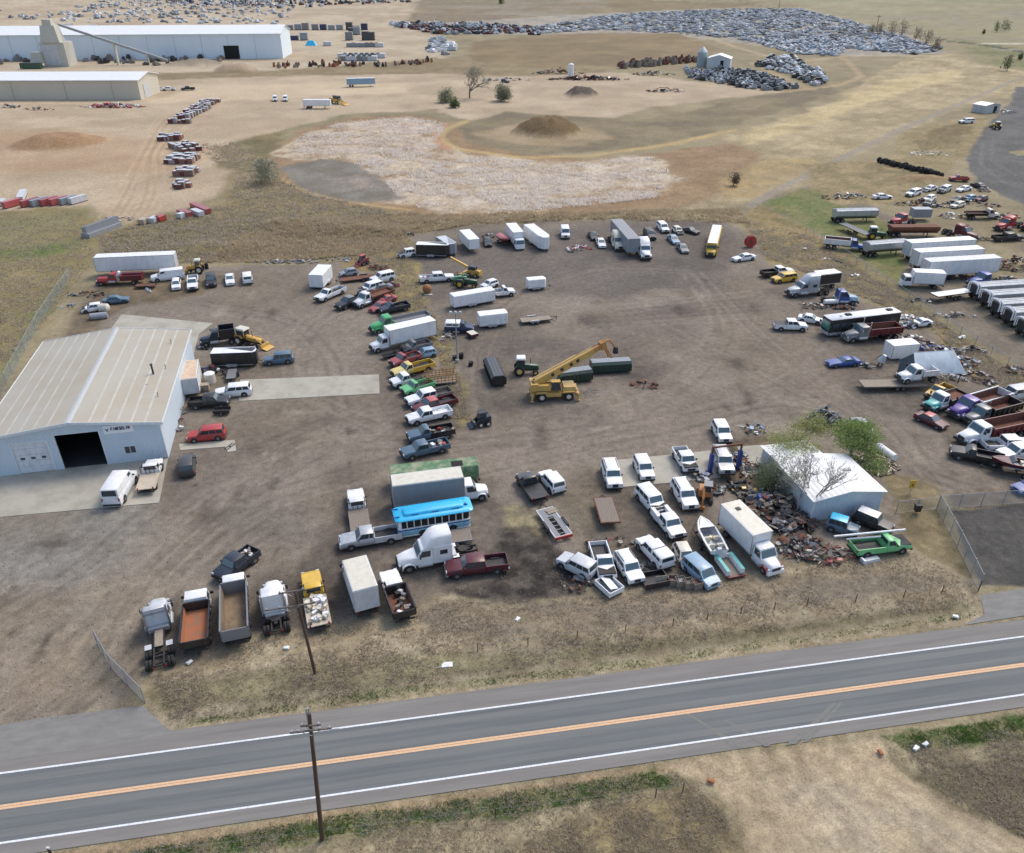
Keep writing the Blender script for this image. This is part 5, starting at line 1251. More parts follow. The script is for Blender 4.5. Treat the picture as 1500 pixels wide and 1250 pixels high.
def junk(px, size, h, n_, label, cols=('rust', 'grey', 'black', 'silver', 'oldwood'), cat='scrap heap', name='scrap_heap', seed=1, kinds=('box', 'rod', 'disc', 'plate'), group=None, stuff=True, big=1.0, rz=0.0):
    """a heap that nobody could sort piece by piece"""
    r = random.Random(seed); x0, y0 = G(*px); root = thing(name, label, cat, (x0, y0, 0), rz, group); g = {}
    for i in range(n_):
        c = r.choice(cols); m_ = g.setdefault(c, MB())
        a = r.uniform(0, 2*math.pi); q = math.sqrt(r.random()); x, y = math.cos(a)*q*size[0]/2, math.sin(a)*q*size[1]/2
        z_ = h*max(0, 1-q)*r.uniform(.5, 1)+.12
        m_.M = Matrix.Translation((x, y, z_)) @ Matrix.Rotation(r.uniform(0, 6.3), 4, 'Z') @ Matrix.Rotation(r.gauss(0, .35), 4, 'X') @ Matrix.Rotation(r.gauss(0, .25), 4, 'Y')
        k = r.choice(kinds); s = r.uniform(.35, 1.0)*big
        if k == 'box': m_.cb(0, 0, 0, .7*s, .45*s, .35*s)
        elif k == 'rod': m_.cyl((-.9*s, 0, 0), (.9*s, 0, 0), .06*s, n=6)
        elif k == 'disc': m_.cyl((0, 0, -.12*s), (0, 0, .12*s), .36*s, n=12)
        elif k == 'log': m_.cyl((-.7*s, 0, 0), (.7*s, 0, 0), .17*s, n=8)
        elif k == 'panel': m_.frus(-.7*s, .7*s, .45*s, -.04, -.5*s, .5*s, .3*s, .12*s)
        else: m_.cb(0, 0, 0, 1.2*s, .6*s, .05)
    for c, m_ in g.items():
        o = part({'rust': 'rusty_scrap', 'tan': 'cut_logs', 'black': 'dark_scrap'}.get(c, 'mixed_scrap'), m_, {'tyre': TYRE}.get(c) or paint(c), root)
        o['kind'] = 'stuff'
    return root
def tyre_stack(px, label, n_=4, name='tyre_stack', lying=True):
    x, y = G(*px); root = thing(name, label, 'tyres', (x, y, 0), R_.uniform(0, 3))
    for i in range(n_):
        m_ = MB(); z_ = .12+.23*i; m_.loft([[(math.cos(a)*q, math.sin(a)*q, zz) for a in [2*math.pi*k/14 for k in range(14)]] for q, zz in ((.22, z_+.02), (.36, z_-.1), (.40, z_), (.36, z_+.1), (.22, z_+.03))]); m_.M = None
        o = part('tyre', m_, TYRE, root); o.location = (R_.uniform(-.06, .06), R_.uniform(-.06, .06), 0)
    return root
# ---------------------------------------------------------------- buildings
def ray(px, py): 
    dx, dy = (px-750)/FPX, (py-625)/FPX
    return Vector((dx, CP-dy*SP, -SP-dy*CP))
def P3(px, py, Yw):
    r = ray(px, py); t = Yw/r.y; return Vector((r.x*t, Yw, CAM_H+r.z*t))
BANG = math.radians(12.5)
class Wall:
    """vertical plane through a ground pixel with a heading: turns pixels into (along, height)"""
    def __init__(s, px, py, ang):
        s.o = Vector((*G(px, py), 0)); s.d = Vector((math.cos(ang), math.sin(ang), 0)); s.n = Vector((-s.d.y, s.d.x, 0)); s.ang = ang
    def at(s, px, py):
        r = ray(px, py); c = Vector((0, 0, CAM_H)); t = (s.o-c).dot(s.n)/r.dot(s.n); p = c+r*t
        return (p-s.o).dot(s.d), p.z
def metal(name, c, c2=None, dirt=.5, scale=.5, rib=0, rough=.5): return mat(name, c, rough, dirt=dirt, scale=scale, dcol=c2 or tuple(v*.7 for v in c), ribs=rib, streak=.3)
SHOPW = metal('shop_wall_metal', (.58, .67, .74), (.50, .58, .64), .4, .6, rib=1.1)
ROOFM = mat('weathered_metal_roof', (.415, .39, .32), .6, dirt=.95, scale=.10, dcol=(.38, .31, .22), streak=1)
TRIM = mat('white_trim', (.74, .78, .80), .5, dirt=.2)
root = thing('workshop', 'large blue grey metal workshop with a rust stained pale roof and two big doors', 'building', (*G(247, 671), 0), BANG)
FW = Wall(247, 671, BANG); WD, DP = 20.4, 28.6
EV = FW.at(241, 617)[1]; RG = EV+1.25
x0, x1 = -WD, 0
D1 = FW.at(29, 690)[0], FW.at(80, 684)[0], FW.at(77, 645)[1]; D2 = FW.at(93, 681)[0], FW.at(157, 676)[0], FW.at(150, 631)[1]
wl = MB(); T = .2
for a, b_ in ((x0, D1[0]), (D1[1], D2[0]), (D2[1], x1)): wl.box(a, b_, 0, T, 0, EV-.02)
wl.box(D1[0], D1[1], 0, T, D1[2], EV-.02); wl.box(D2[0], D2[1], 0, T, D2[2], EV-.02)
wl.prism([(x0, EV-.02), (x1, EV-.02), (WD*-.5, RG-.05)], 0, T)
wl.box(x0, x1, DP-T, DP, 0, EV-.02); wl.prism([(x0, EV-.02), (x1, EV-.02), (WD*-.5, RG-.05)], DP-T, DP)
wl.box(x0, x0+T, T, DP-T, 0, EV-.02); wl.box(x1-T, x1, T, DP-T, 0, EV-.02)
wl2 = part('wall', wl, SHOPW, root, smooth=False)
part('interior_floor', MB().box(x0+T, x1-T, T, DP-T, .04, .08), paint('darkgrey'), root)
part('interior_partition', MB().box(D2[0]-1, D2[1]+1, 9, 9.2, .08, EV-.4), INNER, root)
rf = MB()
for a, b_, za, zb in ((x0-.35, -WD/2, EV, RG), (-WD/2, x1+.35, RG, EV)):
    rf.hexa([(a, -.35, za-.06), (b_, -.35, zb-.06), (b_, DP+.35, zb-.06), (a, DP+.35, za-.06), (a, -.35, za+.06), (b_, -.35, zb+.06), (b_, DP+.35, zb+.06), (a, DP+.35, za+.06)])
roof = part('roof', rf, ROOFM, root, smooth=False)
sm = MB()
for i in range(1, 13):
    if i in (6, 7): continue
    xx = x0+WD*i/13; z_ = EV+(RG-EV)*(1-abs(xx+WD/2)/(WD/2)); s_ = (RG-EV)/(WD/2)*(1 if xx < -WD/2 else -1)
    sm.hexa([(xx-.13, -.34, z_+.05-.13*s_), (xx+.13, -.34, z_+.05+.13*s_), (xx+.13, DP+.34, z_+.05+.13*s_), (xx-.13, DP+.34, z_+.05-.13*s_)]+[(xx-.13, -.34, z_+.11-.13*s_), (xx+.13, -.34, z_+.11+.13*s_), (xx+.13, DP+.34, z_+.11+.13*s_), (xx-.13, DP+.34, z_+.11-.13*s_)])
part('roof_seam', sm, mat('pale_roof_seam', (.50, .485, .425), .5, dirt=.3, scale=.5), roof)
part('ridge_cap', MB().frus(-WD/2-.45, -WD/2+.45, 0, 0, 0, 0, 0, 0).hexa([(-WD/2-.5, -.36, RG-.02), (-WD/2+.5, -.36, RG-.02), (-WD/2+.5, DP+.36, RG-.02), (-WD/2-.5, DP+.36, RG-.02), (-WD/2-.05, -.36, RG+.12), (-WD/2+.05, -.36, RG+.12), (-WD/2+.05, DP+.36, RG+.12), (-WD/2-.05, DP+.36, RG+.12)]), mat('ridge_metal', (.50, .51, .49), .4, dirt=.2), roof)
tr = MB()
for a, b_, za, zb in ((x0-.4, -WD/2, EV, RG), (-WD/2, x1+.4, RG, EV)):
    for y in (-.42, DP+.36): tr.hexa([(a, y, za-.24), (b_, y, zb-.24), (b_, y+.06, zb-.24), (a, y+.06, za-.24), (a, y, za+.13), (b_, y, zb+.13), (b_, y+.06, zb+.13), (a, y+.06, za+.13)])
for x in (x0-.45, x1+.37): tr.box(x, x+.08, -.36, DP+.36, EV-.2, EV+.12)
for x in (x0-.02, x1-.1): tr.box(x, x+.12, -.03, .1, 0, EV-.05)
part('roof_edge_trim', tr, TRIM, root)
dr = MB(); nh = 5
for i in range(nh): dr.box(D1[0]+.03, D1[1]-.03, .06, .12, .08+(D1[2]-.1)*i/nh, .08+(D1[2]-.1)*(i+1)/nh-.03)
door = part('overhead_door', dr, mat('door_white', (.70, .73, .75), .5, dirt=.3), root, label='closed white overhead door')
for i in range(3): xx = D1[0]+(D1[1]-D1[0])*(.2+.3*i); part('door_window', MB().box(xx-.25, xx+.25, .045, .06, D1[2]*.45, D1[2]*.52), GLASS, door)
for D in (D1, D2):
    f = MB(); f.box(D[0]-.14, D[0], -.04, .02, 0, D[2]+.12); f.box(D[1], D[1]+.14, -.04, .02, 0, D[2]+.12); f.box(D[0], D[1], -.04, .02, D[2], D[2]+.12)
    part('door_frame', f, TRIM, root)
a, b_ = FW.at(184, 665), FW.at(198, 652)
wf = part('window', MB().box(a[0], b_[0], -.05, 0, a[1], b_[1]), TRIM, root)
m_ = (a[0]+b_[0])/2; part('pane', MB().box(a[0]+.08, m_-.04, -.06, -.05, a[1]+.08, b_[1]-.08).box(m_+.04, b_[0]-.08, -.06, -.05, a[1]+.08, b_[1]-.08), GLASS, wf)
a, b_ = FW.at(153, 636), FW.at(193, 619)
sg = part('wall_sign', MB().box(a[0], b_[0], -.09, -.01, a[1], b_[1]-.12), mat('sign_white', (.88, .88, .88), .5), root)
sw_, sh_ = b_[0]-a[0], b_[1]-.12-a[1]
lt = MB(); X0 = a[0]+sw_*.25; zz = a[1]+sh_*.42; hh = sh_*.34; cw = sw_*.072
GL = ['F', 'I', 'N', 'E', 'S', 'E', 'L', 'T', 'N']
SEG = {'F': [(0, 0, 0, 2), (0, 2, 1, 2), (0, 1, .8, 1)], 'I': [(.5, 0, .5, 2)], 'N': [(0, 0, 0, 2), (0, 2, 1, 0), (1, 0, 1, 2)], 'E': [(0, 0, 0, 2), (0, 2, 1, 2), (0, 1, .8, 1), (0, 0, 1, 0)],
       'S': [(1, 2, 0, 2), (0, 2, 0, 1), (0, 1, 1, 1), (1, 1, 1, 0), (1, 0, 0, 0)], 'L': [(0, 0, 0, 2), (0, 0, 1, 0)], 'T': [(.5, 0, .5, 2), (0, 2, 1, 2)]}
for i, ch in enumerate(GL):
    for u0, v0, u1, v1 in SEG[ch]:
        q0 = Vector((X0+i*cw+u0*cw*.62+v0*.04, -.1, zz+v0*hh/2)); q1 = Vector((X0+i*cw+u1*cw*.62+v1*.04, -.1, zz+v1*hh/2)); lt.cyl(q0, q1, .06, n=4)
part('lettering', lt, paint('navy'), sg)
e = MB(); ex, ez = a[0]+sw_*.13, a[1]+sh_*.5
e.add([(ex-.28, -.1, ez+.25), (ex, -.1, ez-.3), (ex+.24, -.1, ez+.32), (ex+.02, -.1, ez+.06)], [(0, 1, 2, 3)]); part('emblem', e, paint('darkgreen'), sg)
def roofpt(px, py, side=1):
    # walk down the ray until it meets the roof plane
    r = ray(px, py); t = 0
    for k in range(4000):
        t = 40+k*.05; p = Vector((0, 0, CAM_H))+r*t
        l = p-FW.o; lx, ly = l.dot(FW.d), l.dot(FW.n)
        if x0 < lx < 0 and 0 < ly < DP and p.z <= EV+(RG-EV)*(1-abs(lx+WD/2)/(WD/2)): return lx, ly, p.z
    return -3, 10, EV
for i, (px, py, h, r_) in enumerate([(225, 549, 1.5, .13), (243, 541, .6, .06), (251, 504, .6, .06), (232, 582, .6, .06), (70, 501, .4, .1)]):
    lx, ly, lz = roofpt(px, py); part('vent_pipe', MB().cyl((lx, ly, lz-.1), (lx, ly, lz+h), r_, n=10).cyl((lx, ly, lz+h), (lx, ly, lz+h+.12), r_*1.5, n=10), PLASTIC if i == 0 else GALV, roof)
ax = MB(); ax.box(x0-3.2, x0-.3, 3, 14, 0, 2.6); part('lean_to', ax, SHOPW, root)
part('lean_to_roof', MB().hexa([(x0-3.6, 2.7, 2.5), (x0-.36, 2.7, 3.1), (x0-.36, 14.3, 3.1), (x0-3.6, 14.3, 2.5), (x0-3.6, 2.7, 2.6), (x0-.36, 2.7, 3.2), (x0-.36, 14.3, 3.2), (x0-3.6, 14.3, 2.6)]), paint('cream'), root)

def gable_building(name, label, o, ang, wx, dy, ev, rise, wm, rm, ridge_along='x', trim=True, cat='building'):
    r = thing(name, label, cat, (o[0], o[1], 0), ang); m = MB()
    m.box(0, wx, 0, dy, 0, ev)
    if ridge_along == 'x': m.add([(0, 0, ev), (0, dy, ev), (0, dy/2, ev+rise), (wx, 0, ev), (wx, dy, ev), (wx, dy/2, ev+rise)], [(0, 1, 2), (3, 5, 4)])
    else: m.add([(0, 0, ev), (wx, 0, ev), (wx/2, 0, ev+rise), (0, dy, ev), (wx, dy, ev), (wx/2, dy, ev+rise)], [(0, 1, 2), (3, 5, 4)])
    part('wall', m, wm, r, smooth=False); f = MB(); e = .3 if wx < 30 else .8; t = .1 if wx < 30 else .3
    if ridge_along == 'x':
        for a, b_, za, zb in ((-e, dy/2, ev, ev+rise), (dy/2, dy+e, ev+rise, ev)):
            f.hexa([(-e, a, za), (wx+e, a, za), (wx+e, b_, zb), (-e, b_, zb), (-e, a, za+t), (wx+e, a, za+t), (wx+e, b_, zb+t), (-e, b_, zb+t)])
    else:
        for a, b_, za, zb in ((-e, wx/2, ev, ev+rise), (wx/2, wx+e, ev+rise, ev)):
            f.hexa([(a, -e, za), (b_, -e, zb), (b_, dy+e, zb), (a, dy+e, za), (a, -e, za+t), (b_, -e, zb+t), (b_, dy+e, zb+t), (a, dy+e, za+t)])
    part('roof', f, rm, r, smooth=False)
    return r
SHEDW = metal('shed_wall_metal', (.56, .65, .72), None, .35, .6, rib=1.1)
WROOF = mat('white_metal_roof', (.80, .81, .80), .45, dirt=.35, scale=.5, dcol=(.60, .60, .56), ribs=.5)
o = G(1186, 764); SW = Wall(1186, 764, BANG); sh_w = SW.at(1286, 749)[0]; sh_e = SW.at(1187, 735)[1]
shed = gable_building('metal_shed', 'white roofed grey metal shed beside the logs with trees over its rear', o, BANG, sh_w, 7.6, sh_e, .75, SHEDW, WROOF, 'y')
for x in (2.2, 5.6): part('roof_vent', MB().box(x, x+1.4, 4.0, 4.5, sh_e+.3, sh_e+.66), GALV, shed)
for x in (-.04, sh_w-.12): part('corner_trim', MB().box(x, x+.16, -.04, -.005, 0, sh_e-.05), TRIM, shed)
an = MB(); an.box(.3, 6.2, 7.95, 12.3, 0, sh_e-.5); part('annex_wall', an, SHEDW, shed)
part('annex_roof', MB().hexa([(0, 7.95, sh_e-.15), (6.5, 7.95, sh_e-.15), (6.5, 12.6, sh_e-.5), (0, 12.6, sh_e-.5), (0, 7.95, sh_e-.05), (6.5, 7.95, sh_e-.05), (6.5, 12.6, sh_e-.4), (0, 12.6, sh_e-.4)]), WROOF, shed)
# far plant buildings
FARW = metal('far_wall_metal', (.76, .85, .90), (.66, .74, .80), .5, .05)
o = G(415, 86); FWA = Wall(415, 86, math.radians(4.5)); fe = FWA.at(413, 50)[1]; fx = FWA.at(-60, 89)[0]
far = gable_building('long_warehouse', 'very long pale blue warehouse with a white roof and one dark doorway', (o[0]+math.cos(math.radians(4.5))*fx, o[1]+math.sin(math.radians(4.5))*fx), math.radians(4.5), -fx, 36, fe, 4, FARW, WROOF, 'x')
a, b_ = FWA.at(330, 85), FWA.at(349, 67)
part('doorway', MB().box(a[0]-fx, b_[0]-fx, -.3, -.05, .1, b_[1]), INNER, far)
for i in range(12): part('wall_joint', MB().box(i*-fx/12, i*-fx/12+.3, -.12, -.02, 0, fe-.4), metal('joint_metal', (.56, .63, .68)), far)
TANW = metal('tan_wall_metal', (.60, .56, .46), (.50, .47, .39), .5, .05)
o = G(205, 147); TWA = Wall(205, 147, math.radians(1)); te = TWA.at(205, 119)[1]; tx = TWA.at(-80, 151)[0]
tan = gable_building('storage_barn', 'long tan walled storage building with a pale roof in front of the plant', (o[0]+tx, o[1]), math.radians(1), -tx, 24, te, 2.2, TANW, WROOF, 'x')
for t in (.35, .62, .86): part('wall_joint', MB().box(-tx*t, -tx*t+.25, -.1, -.02, 0, te-.2), metal('tan_joint', (.42, .39, .32)), tan)
part('end_door', MB().box(-tx+.02, -tx+.2, 5, 12, 0, 6), paint('lightgrey'), tan)
tp = thing('batching_tower', 'pale batching tower with a sloping conveyor in front of the long warehouse', 'industrial plant', (*G(84, 98), 0), math.radians(2))
LG = metal('plant_cream', (.56, .54, .46), (.42, .40, .34), .5, .2); s_ = G(84, 98)[1]/430
part('lower_housing', MB().box(-7, 7, 0, 12, 0, 13), LG, tp); part('upper_housing', MB().frus(-5.5, 5.5, 4, 13, -4, 4, 3, 22).box(-2.5, 2.5, -2.5, 2.5, 22, 25), LG, tp); tp.children[-1].location = (0, 6, 0)
part('housing_panel', MB().box(-6, 3, -.2, -.02, 1, 12), paint('lightgrey'), tp)
cv = MB(); q0, q1 = Vector((3, 8, 22)), Vector((62, 10, 2)); cv.tube([q0, q1], .9, n=4); part('conveyor', cv, metal('conveyor_grey', (.36, .37, .36)), tp)
part('conveyor_leg', MB().box(32, 33, 8, 10, 0, 12), LG, tp); part('conveyor_leg', MB().box(50, 51, 8.5, 10, 0, 6), LG, tp)
part('side_bin', MB().frus(-14, -7, 3, 2, -12, -7, 2.4, 8), LG, tp); tp.children[-1].location = (0, 3, 0)
# small far metal barn and other sheds
o = G(1035, 101); fb = gable_building('small_barn', 'small white steel barn with a grey silo behind the tyre heaps', o, math.radians(-18), 13, 12, 5.5, 2, metal('barn_wall', (.60, .64, .66)), WROOF, 'y')
part('silo', MB().cyl((-4, 9, 0), (-4, 9, 8), 3, n=16).cyl((-4, 9, 8), (-4, 9, 11), 3, .3, n=16), metal('silo_grey', (.36, .42, .42)), fb)
part('doorway', MB().box(7.4, 9.2, -.12, -.02, 0, 4.6), INNER, fb)
o = G(1441, 167); q = gable_building('ruined_shelter', 'broken white sheet metal shelter at the edge of the dark gravel', o, math.radians(24), 9, 6, 3, .8, metal('old_white_metal', (.52, .54, .55), (.3, .3, .3)), WROOF, 'y'); part('doorway', MB().box(5.2, 7, -.1, -.02, 0, 2.6), INNER, q)

# ---------------------------------------------------------------- fences and poles
POLE = mat('creosoted_wood', (.085, .048, .03), .9, dirt=.5, scale=4, dcol=(.16, .11, .08), streak=.1)
def chain_fence(label, pts, h, sp=.16, rr_=.03, name='chain_link_fence', ps=2.6, wr=.007, mk=None, group='chain link fences', px=True, cat='fence', barb=False):
    P = [Vector((*(G(*p) if px else p), 0)) for p in pts]; root = thing(name, label, cat, tuple(P[0]), 0, group); O = P[0]
    po, rl, ms = [], MB(), MB()
    for a, b_ in zip(P, P[1:]):
        d = b_-a; L = d.length; u_ = d/L; n_ = max(1, round(L/ps))
        for i in range(n_+(1 if b_ is P[-1] else 0)): po.append(a+u_*(L*i/n_)-O)
        A, B = a-O, b_-O
        rl.cyl(A+Vector((0, 0, h)), B+Vector((0, 0, h)), rr_, n=6); rl.cyl(A+Vector((0, 0, .08)), B+Vector((0, 0, .08)), rr_/2, n=4)
        k = -h
        while k < L:
            for s in (0, 1):
                t0, t1 = k, k+h; z0_, z1_ = (0, h) if s else (h, 0)
                if t0 < 0: f_ = -t0/h; z0_ += (z1_-z0_)*f_; t0 = 0
                if t1 > L: f_ = (t1-L)/(t1-t0); z1_ -= (z1_-z0_)*f_; t1 = L
                if t1 > t0:
                    p0, p1 = A+u_*t0+Vector((0, 0, z0_)), A+u_*t1+Vector((0, 0, z1_)); nn = (p1-p0).cross(Vector((-u_.y, u_.x, 0))).normalized()*wr
                    ms.add([p0-nn, p1-nn, p1+nn, p0+nn], [(0, 1, 2, 3)])
            k += sp
    for p in po:
        part('fence_post', MB().cyl(p, p+Vector((0, 0, h+.12)), .045, n=8), POLE if 'wire_fence' in name else GALV, root)
    part('fence_rail', rl, GALV, root); part('wire_mesh', ms, mk or mat('galvanised_wire', (.40, .46, .50), .5, metal=.3), root)
    return root
chain_fence('short chain link fence beside the lower left driveway entrance', [(143, 944), (164, 980), (213, 1030)], 1.9, .17, wr=.016)
chain_fence('chain link fence leaning along the dark lane at the right gate', [(1372, 746), (1402, 800), (1433, 864)], 2.0, .17, wr=.015)
chain_fence('chain link fence running right from the corner by the dark lane', [(1372, 746), (1500, 737), (1620, 729)], 1.9, .2, wr=.013)
chain_fence('chain link gate with a black bin at the right side of the shed', [(1312, 752), (1372, 746)], 1.7, .25, wr=.008)
chain_fence('long chain link fence on the far left beside the field', [(104, 405), (60, 470), (18, 548), (-40, 660)], 1.9, .3, ps=4, wr=.016)
chain_fence('long fence between the weeds and the right hand trailers', [(1180, 342), (1215, 362), (1330, 440), (1500, 555), (1640, 650)], 1.7, .5, ps=4, wr=.010)
chain_fence('thin wire fence with slim posts along the road verge', [(700, 958), (985, 921), (1084, 904), (1181, 891), (1322, 879), (1433, 866)], 1.2, 6.0, ps=4.2, wr=.003, rr_=.008, name='wire_fence', group='wire fences')
chain_fence('low wire fence in the grass below the road', [(-40, 1290), (480, 1228), (960, 1168), (1000, 1160)], 1.0, 9.0, ps=16, wr=.002, rr_=.006, name='wire_fence', group='wire fences')

def pole(base, top, label, arms, r=.16):
    x, y = G(*base); root = thing('utility_pole', label, 'utility pole', (x, y, 0), 0, 'roadside utility poles'); O = Vector((x, y, 0))
    tp_ = P3(top[0], top[1], y)-O; part('pole', MB().cyl((0, 0, 0), tp_, r, r*.7, n=12), POLE, root); d = tp_.normalized()
    for (x0_, y0_, x1_, y1_, cyk) in arms:
        a, b_ = P3(x0_, y0_, y-.2)-O, P3(x1_, y1_, y-.2)-O; mid = (a+b_)/2
        m_ = MB(); m_.cyl(a, b_, .07, n=4); am = part('cross_arm', m_, mat('weathered_timber', (.17, .14, .12), .9, dirt=.4, scale=4), root)
        for t in cyk:
            q = a+(b_-a)*t; part('insulator', MB().cyl(q, q+Vector((0, 0, .22)), .05, n=8).cyl(q+Vector((0, 0, .12)), q+Vector((0, 0, .2)), .09, n=8), GALV, am)
        br = MB(); c_ = mid-Vector((0, 0, .5)); 
        for t in (.25, .75): br.tube([c_, a+(b_-a)*t], .02, n=4)
        part('arm_brace', br, GALV, am)
    return root, tp_, O
p1, t1, O1 = pole((472, 1229), (453, 1046), 'brown utility pole at the bottom left with a steel capped top', [(425, 1074, 486, 1067, (.05, .2, .72, .95)), (440, 1064, 470, 1062, (.1, .9))], .17)
part('steel_cap', MB().cyl(t1-Vector((0, 0, .3)), t1+Vector((0, 0, .55)), .07, n=8).box(t1.x-.2, t1.x-.12, t1.y-.05, t1.y+.05, t1.z-1.2, t1.z+.5), GALV, p1)
part('white_insulator', MB().cyl(P3(486, 1068, G(472, 1229)[1]-.2)-O1, P3(497, 1067, G(472, 1229)[1]-.2)-O1, .06, n=8), paint('white'), p1)
p2, t2, O2 = pole((463, 992), (432, 866), 'brown utility pole standing in the weeds behind the road', [(388, 895, 462, 883, (.03, .3, .97)), (408, 870, 446, 864, (.05, .95))], .15)
lp = G(670, 531); lr = thing('light_mast', 'tall dark floodlight mast beside the grass strip in mid yard', 'light pole', (*lp, 0)); hL = HT(670, 531, 669, 459)
part('mast', MB().cyl((0, 0, 0), (0, 0, hL), .10, .07, n=10), GALV, lr); part('concrete_base', MB().cyl((0, 0, 0), (0, 0, .5), .3, n=12), CON, lr)
part('crossbar', MB().box(-.8, .8, -.04, .04, hL-.1, hL).box(-.5, .5, -.03, .03, hL*.62, hL*.62+.08), GALV, lr)
for x in (-.75, 0, .75): part('floodlight', MB().frus(x-.22, x+.22, .18, hL, x-.16, x+.16, .14, hL+.3), paint('lightgrey'), lr)
# marker post at the bottom edge, small sign post
r_ = thing('marker_post', 'short dark roadside marker post at the bottom left edge', 'post', (*G(78, 1258), 0)); part('post', MB().cb(0, 0, .6, .18, .1, 1.2), PLASTIC, r_); part('cap', MB().cb(0, 0, 1.28, .22, .14, .16), paint('lightgrey'), r_)
r_ = thing('warning_sign', 'yellow sign on a post behind the gate by the shed', 'sign', (*G(1333, 722), 0)); part('post', MB().cyl((0, 0, 0), (0, 0, 1.6), .04, n=8), GALV, r_); part('sign_panel', MB().cb(0, -.06, 1.25, .75, .03, 1.1), paint('yellow'), r_)
part('sign_mark', MB().add([(-.12, -.08, 1.0), (.12, -.08, 1.0), (0, -.08, 1.5)], [(0, 1, 2)]), paint('rust'), r_)
r_ = thing('black_bin', 'small black bin hanging on the gate', 'bin', (*G(1342, 752), 0)); part('bin_body', MB().frus(-.3, .3, .25, .35, -.35, .35, .3, 1.2), paint('black'), r_); part('bin_lid', MB().box(-.38, .38, -.32, .32, 1.2, 1.27), PLASTIC, r_)

# ---------------------------------------------------------------- trees and bushes
def branches(m, p, d, L, r, depth, rnd, tips, up=.25, spread=.55):
    q = p+d*L; m.cyl(p, q, r, r*.68, n=6 if r > .04 else 4)
    if depth == 0: tips.append(q); return
    for i in range(rnd.choice((2, 3, 3))):
        v = Vector((rnd.gauss(0, spread), rnd.gauss(0, spread), rnd.gauss(up, .25))); branches(m, q, (d+v).normalized(), L*rnd.uniform(.62, .86), r*.62, depth-1, rnd, tips, up, spread)
    tips.append(q)
def leafmat(name, c1, c2):
    m = bpy.data.materials.new(name); m.use_nodes = True; n = m.node_tree; b = n.nodes['Principled BSDF']; b.inputs['Roughness'].default_value = .8; b.inputs['Specular IOR Level'].default_value = .2
    g_ = n.nodes.new('ShaderNodeNewGeometry'); rp = n.nodes.new('ShaderNodeValToRGB'); rp.color_ramp.elements[0].color = (*c1, 1); rp.color_ramp.elements[1].color = (*c2, 1)
    n.links.new(g_.outputs['Random Per Island'], rp.inputs[0]); n.links.new(rp.outputs[0], b.inputs['Base Color'])
    tl = n.nodes.new('ShaderNodeBsdfTranslucent'); n.links.new(rp.outputs[0], tl.inputs['Color']); ms = n.nodes.new('ShaderNodeMixShader'); ms.inputs[0].default_value = .45
    n.links.new(b.outputs[0], ms.inputs[1]); n.links.new(tl.outputs[0], ms.inputs[2]); n.links.new(ms.outputs[0], n.nodes['Material Output'].inputs['Surface']); return m
BARK = mat('grey_bark', (.22, .20, .17), .9, dirt=.4, scale=3)
def tree(base, h, label, leaf=None, nleaf=0, ls=.12, cr=1.0, depth=5, r=.16, spread=.55, up=.25, seed=1, name='tree', lean=(0, 0), trunk=.28, group=None, cat='tree', squash=.8, bark=None, wide=1.0):
    x, y = G(*base); root = thing(name, label, cat, (x, y, 0), 0, group); rnd = random.Random(seed); m = MB(); tips = []
    m.cyl((0, 0, -.1), (lean[0]*.3, lean[1]*.3, h*trunk), r, r*.8, n=8)
    for i in range(4):
        branches(m, Vector((lean[0]*.3, lean[1]*.3, h*trunk)), Vector((rnd.gauss(lean[0]*.2, .45), rnd.gauss(lean[1]*.2, .45), .9)).normalized(), h*.22, r*.6, depth-2, rnd, tips, up, spread)
    zmax = max(t.z for t in tips); k = h/zmax; m.v = [(a*wide, b_*wide, c*k) for a, b_, c in m.v]; tips = [Vector((t.x*wide, t.y*wide, t.z*k)) for t in tips]
    part('trunk', m, bark or BARK, root)
    if nleaf:
        T_ = np.array([tuple(t) for t in tips]); rg = np.random.default_rng(seed)
        wgt = rg.random(len(T_))**2+.15; wgt /= wgt.sum()
        idx = rg.choice(len(T_), nleaf, p=wgt); c = T_[idx]+rg.normal(0, cr*.33, (nleaf, 3))*np.array([1, 1, squash]); c[:, 2] = np.maximum(c[:, 2]*(rg.uniform(.2, 1, nleaf) if trunk < .1 else 1), .12)
        leafmesh('crown', c, ls, leaf, root, rg)
    return root
def leafmesh(name, c, ls, m, parent, rg, flat=False):
    n_ = len(c); a = rg.normal(size=(n_, 3)); a /= np.linalg.norm(a, axis=1)[:, None]; b_ = np.cross(a, rg.normal(size=(n_, 3))); b_ /= np.linalg.norm(b_, axis=1)[:, None]
    s = (ls*rg.uniform(.5, 1.3, n_))[:, None]; v = np.stack([c-a*s, c+b_*s*.5, c+a*s, c-b_*s*.5], 1).reshape(-1, 3).astype(np.float32)
    me = bpy.data.meshes.new(name); me.vertices.add(len(v)); me.vertices.foreach_set('co', v.ravel()); me.loops.add(len(v)); me.loops.foreach_set('vertex_index', np.arange(len(v), dtype=np.int32))
    me.polygons.add(n_); me.polygons.foreach_set('loop_start', (np.arange(n_)*4).astype(np.int32)); me.polygons.foreach_set('loop_total', np.full(n_, 4, np.int32)); me.update(calc_edges=True)
    me.materials.append(m); return link(bpy.data.objects.new(name, me), parent)
LFG = leafmat('spring_green_leaves', (.15, .23, .06), (.36, .44, .17)); LFY = leafmat('yellow_green_leaves', (.24, .29, .08), (.48, .50, .20))
LFO = leafmat('olive_grey_twigs', (.24, .25, .17), (.46, .45, .33)); LFD = leafmat('dull_green_leaves', (.12, .17, .07), (.26, .29, .16)); LFT = leafmat('dry_twigs', (.16, .13, .09), (.36, .31, .22))
